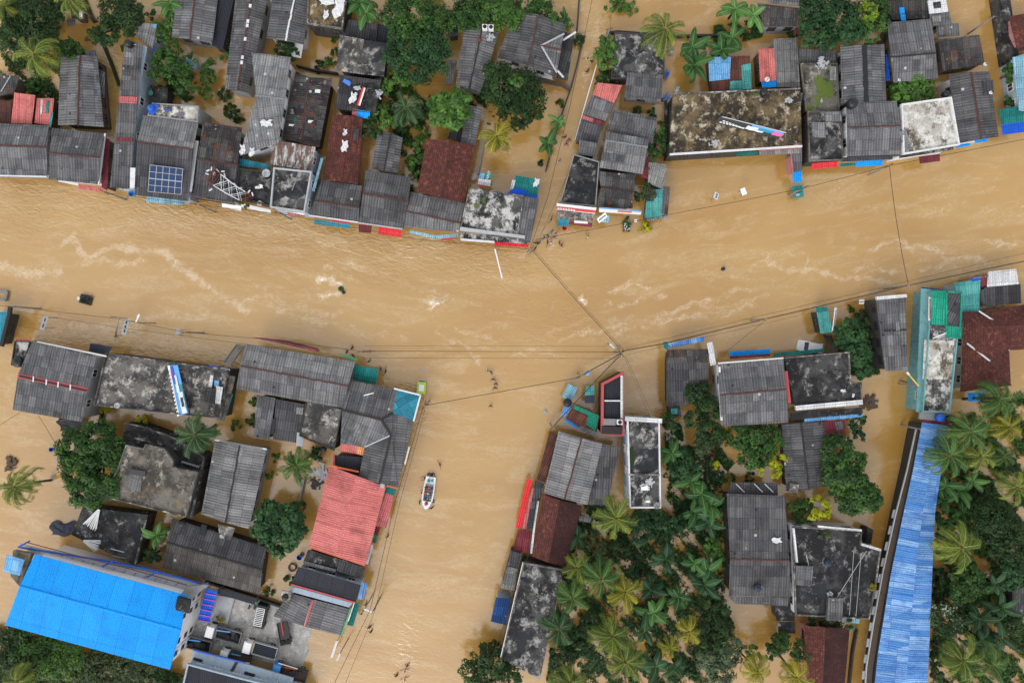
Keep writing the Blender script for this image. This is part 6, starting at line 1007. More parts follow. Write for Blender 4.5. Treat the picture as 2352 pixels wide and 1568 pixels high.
          ('handcart_load', 'white boxes and cart standing by the flooded garden bush', 'cart', 1539, 1004, .4, 'heap', 'lgrey', 1.4), ('rubbish', 'pale rubbish at the garden edge beside the pale walled building', 'rubbish', 1531, 1052, .2, 'heap', 'fwhite', 1.0), ('plastic_sheet', 'white rags by the messy grey roof corner', 'sheet', 1536, 924, 2.6, 'cloth', 'fwhite', 1.0, 1.2), ('umbrella', 'red umbrella beside the teal riverside awning', 'umbrella', 1296, 525, .8, 'bucket', 'red', 1.4), ('rubbish', 'litter on the puddled black roof, left', 'rubbish', 1905, 1364 - 0, 5.1, 'heap', 'lgrey', 1.0), ('rubbish', 'white litter at the lower left of the puddled black roof', 'rubbish', 1926 - 0, 1362, 5.1, 'heap', 'lgrey', 0.4), ('bottles', 'three dark gas bottles under the sky blue awning', 'bottle', 2040 - 0 - 0 - 0 - 0 - 0 - 0 - 0 - 82, 1440, .5, 'heap', 'teal', 1.0), ('gate_post', 'fallen black tarpaulin heap above the big round tree', 'tarpaulin', 165, 975, .8, 'cloth', 'black', 4.6), ('boat_wreck', 'white fragment among reeds in the left bank water', 'debris', 121, 1094, .3, 'heap', 'lgrey', 0.6)): junk(*a)
tag(MB().lathe((0, 0, 0), [(.3, -.6), (.3, .5), (.22, .62)], 12).build('buoy', 'black', None, True, True, False), 'black round drum bobbing alone in the right part of the river', 'drum').location = P(1660, 618, 0)
# ================================================================ PLANTS
def np_mesh(name, V, F, tint, mat):
    me = bpy.data.meshes.new(name); n = len(V); k = F.shape[1]
    me.vertices.add(n); me.vertices.foreach_set('co', V.astype(np.float32).ravel()); me.loops.add(F.size); me.loops.foreach_set('vertex_index', F.ravel().astype(np.int32))
    me.polygons.add(len(F)); me.polygons.foreach_set('loop_start', np.arange(0, F.size, k, dtype=np.int32)); me.update(calc_edges=True)
    a = me.attributes.new('tint', 'FLOAT', 'POINT'); a.data.foreach_set('value', tint.astype(np.float32)); me.materials.append(M(mat)); return me
def leaves(C, N, size, tint, r, asp=.62):               # one folded leaf (two triangles = quad) per centre, normal N
    n = len(C); t_ = r.normal(size=(n, 3)); u = np.cross(N, t_); u /= np.linalg.norm(u, axis=1)[:, None] + 1e-9; v = np.cross(N, u); s = (size * r.uniform(.65, 1.35, n))[:, None]
    V = np.stack([C - u * s, C + v * s * asp - N * s * .18, C + u * s, C - v * s * asp - N * s * .18], 1).reshape(-1, 3)
    return V, np.arange(4 * n).reshape(n, 4), np.repeat(tint, 4)
def crown_mesh(lobes, seed, mat, leaf=.2, dens=1.0, hi=0.0):
    r = np.random.default_rng(seed); Cs, Ns, Ts = [], [], []
    for (cx, cy, cz, R_) in lobes:
        nc = max(6, int(7.0 * R_ * R_ * dens)); d = r.normal(size=(nc, 3)); d[:, 2] = np.abs(d[:, 2]) * .8 - .15; d /= np.linalg.norm(d, axis=1)[:, None]
        rad = R_ * r.uniform(.5, 1.04, nc) ** .8; cc = np.array([cx, cy, cz]) + d * rad[:, None] * np.array([1, 1, .72]); ct = r.uniform(0, 1, nc) ** 1.25
        nl = int(38 * min(1.6, .75 + .12 * R_)); cr = np.clip(R_ * .33, .3, .78)
        q = r.normal(size=(nc, nl, 3)); q /= np.linalg.norm(q, axis=2)[..., None]; q *= (r.uniform(.25, 1, (nc, nl)) ** .5)[..., None] * cr * np.array([1, 1, .75]); p = cc[:, None] + q
        nn = q / (np.linalg.norm(q, axis=2)[..., None] + 1e-9) * .7 + d[:, None] * .5 + np.array([0, 0, .75]) + r.normal(size=q.shape) * .38; nn /= np.linalg.norm(nn, axis=2)[..., None]
        Cs.append(p.reshape(-1, 3)); Ns.append(nn.reshape(-1, 3)); Ts.append(np.clip(ct[:, None] * .75 + r.uniform(-.15, .3, (nc, nl)), 0, 1).ravel())
    V, F, T = leaves(np.concatenate(Cs), np.concatenate(Ns), leaf, np.concatenate(Ts), r)
    return np_mesh('crown', V, F, T, mat)
TREES = 0
def tree(label, lobes, mat, ht=4.5, name='broadleaf_tree', cat='tree', leaf=.2, dens=1.0, group=None):
    global TREES; TREES += 1
    L = [(*P(x, y, ht), 1.06 * r_ / S * (H - ht) / H) for x, y, r_ in lobes]; wsum = sum(l[3] for l in L); bx = sum(l[0] * l[3] for l in L) / wsum; by = sum(l[1] * l[3] for l in L) / wsum
    rr = random.Random(TREES); b = empty(name, label, cat, (bx, by, -.8), 0, group or {'tree': 'broadleaf trees', 'bush': 'bushes and shrubs', 'hedge': 'hedges'}[cat]); ls = [(l[0] - bx, l[1] - by, max(.9, l[2] - l[3] * .5 + .8 + rr.uniform(-.5, .5)), l[3]) for l in L]
    o = bpy.data.objects.new('crown', crown_mesh(ls, TREES * 7 + 1, mat, leaf, dens)); link(o); o.parent = b
    m = MB(); hz = min(l[2] for l in ls) * .6 + .3; rt = .07 + .05 * min(4, wsum / 2); m.tube((0, 0, 0), (rr.uniform(-.15, .15), rr.uniform(-.15, .15), hz), rt * 1.25, rt, 8)
    for l in ls: m.tube((0, 0, hz * .85), (l[0] * .5, l[1] * .5, (hz + l[2]) * .5 + .15), rt * .8, rt * .5, 6); m.tube((l[0] * .5, l[1] * .5, (hz + l[2]) * .5 + .15), (l[0], l[1], l[2] + l[3] * .3), rt * .5, rt * .2, 6)
    m.build('trunk', 'trunk', b, True, True, False); return b
def bush(label, x, y, r_, mat, ht=1.1, **k): return tree(label, [(x, y, r_)] if r_ < 16 else [(x - r_ * .3, y, r_ * .72), (x + r_ * .32, y + r_ * .2, r_ * .68), (x + r_ * .05, y - r_ * .35, r_ * .66)], mat, ht, k.pop('name', 'bush'), k.pop('cat', 'bush'), k.pop('leaf', .16), k.pop('dens', 1.3), **k)
# --- palms: three shapes shared by all copies
def palm_mesh(seed, nf=19, L=4.4, droop=1.0, sparse=1.0):
    r = np.random.default_rng(seed); Vs, Fs, Ts = [], [], []; base = 0
    for f in range(nf):
        az = 2 * math.pi * (f * .381966 * 1.0) + r.uniform(-.2, .2); age = f / nf; el = R(68) * (1 - age) ** 1.2 + R(-8) * age + r.uniform(-.08, .08); l = L * r.uniform(.72, 1.06) * (.78 + .22 * min(1, age * 2.2)); n = 30
        pts = []; p = np.zeros(3); a = el; side = r.uniform(-.32, .32); az_ = az
        for i in range(n + 1):
            pts.append(p.copy()); a -= droop * R(3.6) * (1 + 1.4 * i / n) * (0.75 + .5 * age); az_ += side / n * 2.2; p = p + l / n * np.array([math.cos(a) * math.cos(az_), math.cos(a) * math.sin(az_), math.sin(a)])
        pts = np.array(pts); tf = r.uniform(.0, .35) + .22 * (1 - age)
        for i in range(n):                                # rachis
            d = pts[i + 1] - pts[i]; s_ = np.cross(d, [0, 0, 1]); s_ /= np.linalg.norm(s_) + 1e-9; w0 = .032 * (1 - i / n) + .008; w1 = .032 * (1 - (i + 1) / n) + .008; up = np.array([0, 0, .02])
            Vs += [pts[i] - s_ * w0 + up, pts[i] + s_ * w0 + up, pts[i + 1] + s_ * w1 + up, pts[i + 1] - s_ * w1 + up]; Ts += [.86] * 4; Fs.append([base, base + 1, base + 2, base + 3]); base += 4
        for i in range(3, n + 1):
            for k2 in (0, .5):
                if i + k2 > n: continue
                t_ = (i + k2) / n; j = min(n - 1, i - 1 if k2 == 0 else i); c = pts[i] if k2 == 0 else (pts[i] + pts[min(n, i + 1)]) / 2; d = pts[j + 1] - pts[j] if j + 1 <= n else pts[n] - pts[n - 1]; d = d / (np.linalg.norm(d) + 1e-9); s_ = np.cross(d, [0, 0, 1]); s_ /= np.linalg.norm(s_) + 1e-9
                ll = r.uniform(.7, 1.15) * (.2 + .56 * math.sin(math.pi * min(1, t_ * .97 + .03)) ** .75) * L / 4.4
                for sg in (1, -1):
                    if r.random() < .06 * sparse: continue
                    dr = s_ * sg * .66 + d * (.7 + .4 * t_) + np.array([0, 0, -.12 - .3 * r.random()]); dr /= np.linalg.norm(dr); w = d * .027; e1 = c + dr * ll * .55; e2 = c + dr * ll + np.array([0, 0, -.2 * ll]); tt = np.clip(tf + r.uniform(-.2, .2) + .16 * math.sin(i * 1.7 + f) + .4 * t_ ** 3, 0, 1)
                    Vs += [c - w * .6, c + w * .6, e1 + w, e1 - w]; Fs.append([base, base + 1, base + 2, base + 3]); Ts += [tt, tt, tt + .05, tt + .05]; base += 4
                    Vs += [e1 - w, e1 + w, e2 + w * .15, e2 - w * .15]; Fs.append([base, base + 1, base + 2, base + 3]); Ts += [tt + .05, tt + .05, tt + .2, tt + .2]; base += 4
    return np_mesh('crown', np.array(Vs), np.array(Fs), np.clip(np.array(Ts), 0, 1), 'pm_g')
PH = 7.6
def reach(me, q=98.5):
    a = np.zeros(len(me.vertices) * 3, np.float32); me.vertices.foreach_get('co', a); a = a.reshape(-1, 3); return float(np.percentile(np.hypot(a[:, 0], a[:, 1]), q))
PALM = [palm_mesh(1, 21, 4.4, 1.0), palm_mesh(2, 23, 4.4, 1.15), palm_mesh(3, 18, 4.4, .85), palm_mesh(4, 21, 4.4, 1.25), palm_mesh(5, 20, 4.4, 1.1), palm_mesh(6, 24, 4.4, .95)]
tr_ = MB(); pv = Vector((.5, .25, 0))
for i in range(8):
    t_ = (i + 1) / 8; q_ = Vector((.5 * (1 - t_) ** 2, .25 * (1 - t_), PH * t_)); tr_.tube(pv, q_, .17 - .07 * (t_ - .125), .17 - .07 * t_, 8); pv = q_
tr_.lathe((0, 0, PH - .35), [(.12, 0), (.2, .2), (.16, .45), (.04, .8)], 8); troot = tr_.build('trunk', 'trunk', None, True, True, False); TRM = troot.data; bpy.data.objects.remove(troot)
nuts = MB()
for i in range(7): a_ = i * .9; nuts.lathe((.3 * math.cos(a_), .3 * math.sin(a_), PH - .55 - .06 * (i % 3)), [(.02, 0), (.12, .09), (.13, .18), (.03, .3)], 8)
nr_ = nuts.build('coconuts', 'lf_gold', None, True, True, False); NTM = nr_.data; bpy.data.objects.remove(nr_)
PC = [0]
def palm(label, x, y, r_, mat, group=None, nut=True):
    i = PC[0]; PC[0] += 1; s = r_ / S / reach(PALM[(i * 5 + i // 6) % 6]); s *= (H - PH * s) / H; sz = min(1.25, max(.55, s)); z = PH * sz; c = P(x, y, z); b = empty('coconut_palm', label, 'palm tree', (c[0], c[1], -.9), i * 2.4, 'coconut palms')
    b.scale = (s, s, sz); rz_ = b
    for nm, me_ in (('trunk', TRM), ('crown', PALM[(i * 5 + i // 6) % 6])) + ((('coconuts', NTM),) if nut else ()):
        o = bpy.data.objects.new(nm, me_); link(o); o.parent = b
        if nm == 'crown': o.location = (0, 0, PH - .05); o.material_slots[0].link = 'OBJECT'; o.material_slots[0].material = M(mat); o.rotation_euler = (0.06 * ((i * 7) % 5 - 2), 0.06 * ((i * 3) % 5 - 2), 0)
    return b
def banana_mesh(seed, nf=10, L=2.3):
    r = np.random.default_rng(seed); Vs, Fs, Ts = [], [], []; base = 0
    for f in range(nf):
        az = 2 * math.pi * f * .381966 + r.uniform(-.55, .55); age = f / nf; a = R(72) * (1 - age) + R(8) * age + r.uniform(-.2, .2); l = L * r.uniform(.6, 1.2); sd_ = r.uniform(-.5, .5); n = 12; pts = []; p = np.zeros(3)
        for i in range(n + 1): pts.append(p.copy()); az += sd_ / n; a -= R(7.5) * (1 + .8 * i / n) * (.6 + .6 * age); p = p + l / n * np.array([math.cos(a) * math.cos(az), math.cos(a) * math.sin(az), math.sin(a)])
        tf = r.uniform(.05, .6)
        for i in range(1, n):
            d = pts[i + 1] - pts[i]; d = d / np.linalg.norm(d); s_ = np.cross(d, [0, 0, 1]); s_ /= np.linalg.norm(s_); wd = lambda t_: .4 * L / 2.3 * math.sin(math.pi * min(1, max(.02, t_ ** .75))) ** .6
            for sg in (1, -1):
                w0, w1 = wd(i / n), wd((i + 1) / n); tear = r.uniform(-.14, .03); dz = np.array([0, 0, -.32 + tear]); tt = np.clip(tf + r.uniform(-.1, .1), 0, .7); gap = d * l / n * r.choice([0, .06, .22], p=[.6, .25, .15])
                Vs += [pts[i], pts[i + 1], pts[i + 1] + s_ * sg * w1 + dz * w1 - gap, pts[i] + s_ * sg * w0 + dz * w0]; Fs.append([base, base + 1, base + 2, base + 3]); Ts += [tt + .1, tt + .1, tt, tt]; base += 4
        for i in range(n):
            d = pts[i + 1] - pts[i]; s_ = np.cross(d, [0, 0, 1]); s_ /= np.linalg.norm(s_) + 1e-9; w = .035 * (1 - .8 * i / n); up = np.array([0, 0, .015]); Vs += [pts[i] - s_ * w + up, pts[i] + s_ * w + up, pts[i + 1] + s_ * w * .9 + up, pts[i + 1] - s_ * w * .9 + up]; Fs.append([base, base + 1, base + 2, base + 3]); Ts += [.98] * 4; base += 4
    return np_mesh('leaves', np.array(Vs), np.array(Fs), np.clip(np.array(Ts), 0, 1), 'bn_g')
BH = 3.0; BAN = [banana_mesh(11, 9), banana_mesh(12, 11), banana_mesh(13, 8), banana_mesh(14, 10), banana_mesh(15, 7)]; st_ = MB().tube((0, 0, 0), (.03, .02, BH * .5), .16, .13, 8).tube((.03, .02, BH * .5), (0, 0, BH + .1), .13, .07, 8); so_ = st_.build('stem', 'lf_oliv', None, True, True, False); STM = so_.data; bpy.data.objects.remove(so_); BC = [0]
def banana(label, x, y, r_, mat='bn_g', group=None):
    i = BC[0]; BC[0] += 1; s = 1.22 * r_ / S / reach(BAN[i % 5], 99); z = BH * min(1.3, max(.6, s)); c = P(x, y, z); b = empty('banana_plant', label, 'banana plant', (c[0], c[1], -.6), i * 1.7, 'banana plants'); b.scale = (s, s, z / BH)
    for nm, me_ in (('stem', STM), ('leaves', BAN[i % 5])):
        o = bpy.data.objects.new(nm, me_); link(o); o.parent = b
        if nm == 'leaves': o.location = (0, 0, BH); o.material_slots[0].link = 'OBJECT'; o.material_slots[0].material = M(mat)
    return b
# --- trees
for lb, lo, mt, ht, kw in (
 ('dense almost black green tree in the upper left corner', [(30,22,46),(82,38,46),(22,78,36),(110,15,30),(70,75,30)], 'lf_dark', 5.5, {}),
 ('mid green tree overlapping the top of the grey roof at left', [(148,108,24),(170,120,20),(135,122,16),(165,98,14)], 'lf_mid', 3.8, {}),
 ('large dark bluish tree over the mossy wall at upper left', [(250,22,34),(290,28,32),(270,50,28),(240,70,26),(215,82,22),(300,12,24)], 'lf_dark', 5, {}),
 ('bright green tree between two grey roofs at the top left', [(365,72,24),(385,45,20),(352,60,14),(392,22,15)], 'lf_lite', 3.5, {}),
 ('spreading mid green tree in the flooded yard left of the round hedge', [(375,140,30),(395,112,18),(402,172,26),(432,140,18),(420,195,22),(360,165,18)], 'lf_mid', 4.4, {}),
 ('tall narrow clipped hedge tree in the flooded yard', [(478,150,17),(476,178,18),(470,207,15)], 'lf_lite', 2.4, {'name': 'hedge', 'cat': 'hedge'}),
 ('round dark green tree beside the white end wall', [(648,110,19),(665,116,18),(656,100,16)], 'lf_dark', 3.6, {}),
 ('towering dark tree at the top middle, upper crown', [(905,22,34),(950,28,52),(1000,40,36),(930,64,36)], 'lf_mid', 6.5, {}),
 ('towering dark tree in the upper middle, lower crown beside the black lean-to', [(938,100,44),(985,98,42),(955,142,40),(912,128,28),(1008,128,28)], 'lf_teal', 6.2, {}),
 ('wide bright tree at the top edge above the roof with condensers', [(1075,22,36),(1110,12,30),(1050,40,26),(1095,45,22)], 'lf_mid', 5, {}),
 ('lime tinged bright tree at the top edge, left of the big grey house', [(1150,18,36),(1175,40,28),(1130,30,24)], 'lf_lite', 5, {}),
 ('dark green trees behind the big grey house at the top edge', [(1205,12,26),(1245,22,30),(1265,38,20),(1225,30,22)], 'lf_mid', 4.6, {}),
 ('feathery light green tree beside the dark towering crown', [(885,195,18),(922,172,22),(958,178,18),(900,178,16)], 'lf_lite', 3.6, {}),
 ('round leafy green tree with bright leaf tips in the upper middle', [(1030,246,36),(1012,262,26),(1050,228,26),(1048,268,24),(1010,232,24)], 'lf_lite', 5.2, {'leaf': .28}),
 ('great dark tree in front of the big grey house', [(1148,188,42),(1198,196,44),(1222,232,34),(1185,252,34),(1140,162,28),(1165,225,30)], 'lf_dark', 6, {}),
 ('bright green small tree beside the red tiled roof', [(868,255,22),(897,282,18),(880,278,16)], 'lf_lite', 3.5, {}),
 ('dark small tree overhanging the curved edge of the red tiled roof', [(850,298,20),(865,312,14),(845,283,12)], 'lf_dark', 3.5, {}),
 ('long bright hedge running down beside the dark red tiled roof', [(968,300,15),(962,325,15),(958,350,17),(950,372,18),(948,396,13)], 'lf_lite', 2.0, {'name': 'hedge', 'cat': 'hedge'}),
 ('dark undergrowth tree between the feathery tree and the palm', [(905,245,18),(935,285,20),(975,250,18)], 'lf_dark', 2.5, {}),
 ('light green tree along the lane wall below the pole', [(1396,100,20),(1390,128,24),(1400,145,16)], 'lf_lite', 3.4, {}),
 ('smaller green tree by the lane wall above the pink roof', [(1384,172,17),(1398,184,13)], 'lf_mid', 2.6, {}),
 ('low clipped green hedge at the top edge in the flooded field', [(1403,14,13),(1428,10,17),(1455,12,14)], 'lf_lite', 1.4, {'name': 'hedge', 'cat': 'hedge'}),
 ('dark green tree wedged between the grey roof and the mouldy roof', [(1512,298,18),(1510,335,20),(1502,358,14)], 'lf_mid', 3.2, {}),
 ('dark croton tree with yellow leaves beside the charred roof', [(1478,436,20),(1490,445,14),(1470,450,12)], 'lf_oliv', 3.0, {}),
 ('huge leafy tree with bluish green rosettes at the top right', [(1882,18,36),(1930,35,46),(1872,68,32),(1905,88,24),(1960,70,26)], 'lf_teal', 5.6, {'leaf': .27}),
 ('golden green tree beside the bluish leafy tree at the top right', [(1990,30,26),(1985,58,22)], 'lf_lime', 5.4, {}),
 ('mid green tree right of the golden tree at the top right', [(2015,18,32),(2028,50,20),(2005,78,20)], 'lf_mid', 5.0, {}),
 ('bright round tree between the large grey roof and the white terrace', [(2090,206,30),(2120,202,34),(2072,215,20),(2112,188,24),(2100,228,18)], 'lf_lite', 4.6, {'leaf': .25}),
 ('small green tree on the right canal bank', [(2318,168,15),(2332,180,12),(2322,152,10)], 'lf_mid', 2.6, {}), ('small dark shrub above the teal and blue canopy', [(2330,238,12),(2320,228,8)], 'lf_mid', 2.0, {}),
 ('dark leafy tree between the black roof and the narrow grey building', [(1963,768,32),(1975,815,36),(1985,848,22),(1950,745,12),(1950,790,22)], 'lf_teal', 4.4, {'leaf': .3}),
 ('scrappy green shrubs in the water left of the narrow grey building', [(1985,725,12),(2002,745,16),(2010,770,12),(1998,805,12)], 'lf_oliv', 1.6, {'dens': .6}),
 ('tall dark hedge right of the red sheet roof', [(1972,972,17),(1970,1005,17),(1978,955,10)], 'lf_teal', 3.2, {}),
 ('great rounded tree left of the muddy right channel', [(1928,1038,34),(1962,1058,28),(1920,1082,30),(1952,1108,42),(1985,1140,36),(2012,1152,24),(1958,1155,26)], 'lf_mid', 5.4, {'leaf': .23}),
 ('broad dark tree behind the patched pale grey roof', [(1700,998,28),(1740,1008,40),(1770,1012,28),(1730,1050,28),(1762,1052,26)], 'lf_mid', 5.0, {}),
 ('dark tree beside the white windowed wall', [(1608,905,26),(1630,940,30),(1602,962,24),(1628,990,28)], 'lf_dark', 4.8, {}), ('olive tree below the dark tree by the white windowed wall', [(1625,1012,26),(1650,1005,18),(1610,1030,16)], 'lf_oliv', 3.8, {}),
 ('small dark tree between the shack roofs and the pale walled building', [(1538,968,20),(1552,985,14),(1525,958,10)], 'lf_dark', 3, {}),
 ('vivid yellow tree in front of the patched pale grey roof', [(1792,1060,19),(1786,1082,16),(1780,1066,12)], 'lf_yel', 5.6, {}), ('yellow green tree at the back of the puddled black roof', [(1886,1166,22),(1872,1185,16),(1902,1178,14)], 'lf_yel', 5.4, {}), ('green shrub tree next to the yellow green tree, its left neighbour', [(1835,1172,20),(1848,1190,18),(1860,1165,16)], 'lf_lite', 3.2, {}),
 ('great round green tree by the stepped concrete house, lower left', [(165,1030,42),(208,1012,40),(242,1040,34),(170,1090,44),(222,1092,48),(190,1132,38),(240,1122,30)], 'lf_mid', 6.4, {'leaf': .23}),
 ('leafy bluish tree with rosettes beside the wide dark grey roof', [(618,1190,34),(660,1198,34),(600,1222,28),(640,1242,36),(672,1222,24)], 'lf_teal', 5, {'leaf': .28}), ('small green tree by the yard wall left of the big red roof', [(688,1165,15),(695,1180,12)], 'lf_mid', 2.4, {}),
 ('big dark green tree at the bottom edge of the lower street', [(1110,1512,26),(1082,1548,28),(1138,1530,34),(1168,1558,28),(1112,1562,32)], 'lf_dark', 5, {}),
 ('round dark garden tree beside the fanned banana, lower left', [(340,1275,18),(352,1282,14)], 'lf_dark', 3, {}),
 ('dark teal tree below the blue warehouse, far left bottom', [(15,1478,30),(25,1520,34)], 'lf_dark', 4, {}), ('olive bushy tree below the blue warehouse near the left', [(70,1475,30),(95,1500,32),(60,1510,28)], 'lf_mid', 4, {}), ('bright olive tree below the middle of the blue warehouse', [(130,1510,30),(160,1530,34),(110,1545,30)], 'lf_lite', 4.2, {}), ('pale olive tree at the bottom edge below the warehouse', [(215,1525,28),(240,1550,30),(195,1555,26)], 'lf_oliv', 4, {}), ('mid green tree at the bottom edge left of the warehouse gable', [(280,1535,30),(320,1548,28),(300,1565,28)], 'lf_oliv', 4, {}), ('dark bush tree under the warehouse gable corner', [(355,1560,26),(375,1575,20)], 'lf_dark', 3, {}),
 ('huge dark tree among the palms at the right edge', [(2262,1208,40),(2310,1218,46),(2338,1258,36),(2285,1185,34)], 'lf_dark', 5.4, {}), ('teal green tree at the right edge below the huge dark tree', [(2335,1308,28),(2322,1340,20),(2345,1330,22)], 'lf_teal', 4.6, {}), ('round mid green tree beside the middle of the long blue roof', [(2232,1345,34),(2212,1362,24),(2255,1358,26),(2236,1325,24)], 'lf_mid', 5, {}), ('white blossomed tree overlapping the edge of the long blue roof', [(2172,1425,36),(2195,1440,22),(2150,1415,20)], 'lf_fl', 4.6, {'leaf': .18}),
 ('green tree at the upper right side of the long blue roof', [(2178,1190,22),(2200,1200,18),(2172,1215,16)], 'lf_mid', 4, {}), ('dark undergrowth tree beside the lower long blue roof', [(2165,1330,22),(2170,1370,18)], 'lf_dark', 3, {}), ('dark bushy tree by the canal end of the long blue roof, bottom right', [(2160,1520,18),(2155,1550,16)], 'lf_dark', 2.6, {}), ('dark tree at the bottom right corner edge', [(2335,1440,26),(2350,1480,22)], 'lf_dark', 3.4, {}),
 ('dark teal garden tree right of the pale walled building', [(1562,1062,30),(1585,1085,26),(1545,1080,20)], 'lf_teal', 3.6, {}), ('dark tree mass between the yellow green palm and the banana clump', [(1490,1200,34),(1525,1212,30),(1470,1225,24)], 'lf_teal', 3.4, {}), ('dark tree in the middle of the grove behind the two leaning palms', [(1430,1262,26),(1455,1285,22)], 'lf_dark', 3, {}), ('lime green tree at the left wall of the big grey roof', [(1640,1262,20),(1650,1278,15),(1632,1248,14)], 'lf_lite', 3.2, {}), ('teal tree in the grove above the lime green tree', [(1555,1200,22),(1575,1215,18)], 'lf_teal', 3.2, {}),
 ('dark teal tree under the big grey roof at its lower left', [(1640,1392,30),(1660,1405,22)], 'lf_dark', 3.6, {}), ('dense dark tree in the lower grove right of the small yellow palms', [(1640,1450,34),(1665,1455,26),(1630,1480,24)], 'lf_dark', 4.2, {}), ('grey green fluffy tree at the bottom of the grove', [(1640,1518,32),(1675,1505,26),(1660,1545,28),(1692,1485,18)], 'lf_grey', 4.4, {}), ('lime shrub tree between the grey green tree and the red tiles', [(1730,1500,15),(1742,1515,12)], 'lf_lite', 2.6, {}),
 ('green tree above the dark red tiles, left one', [(1790,1480,24),(1775,1500,18),(1805,1470,14)], 'lf_mid', 3.2, {}), ('round green tree overlapping the left edge of the dark red tiles', [(1848,1498,24),(1862,1510,16),(1835,1515,14)], 'lf_mid', 3.4, {}), ('dark green vine tree between the puddled roof and the dark red tiles', [(1885,1424,20),(1915,1430,20),(1945,1432,12)], 'lf_dark', 3.2, {}),
 ('dark bush in the grove beside the black concrete rooftop', [(1290,1500,22),(1312,1512,18)], 'lf_dark', 2.6, {}), ('dark bush tree in the middle of the lower grove', [(1360,1430,24),(1345,1450,20)], 'lf_dark', 2.8, {}), ('teal bush in the lower grove above the bottom palm', [(1345,1492,20),(1330,1475,16)], 'lf_teal', 2.6, {}), ('dark green garden tree left of the tall palm over the red tiles', [(1355,1235,24),(1375,1260,20),(1330,1250,16)], 'lf_oliv', 2.6, {}), ('olive undergrowth beside the red tiled roofs in the grove', [(1395,1285,18),(1410,1300,14)], 'lf_oliv', 2.2, {})):
    tree(lb, lo, mt, ht, **kw)
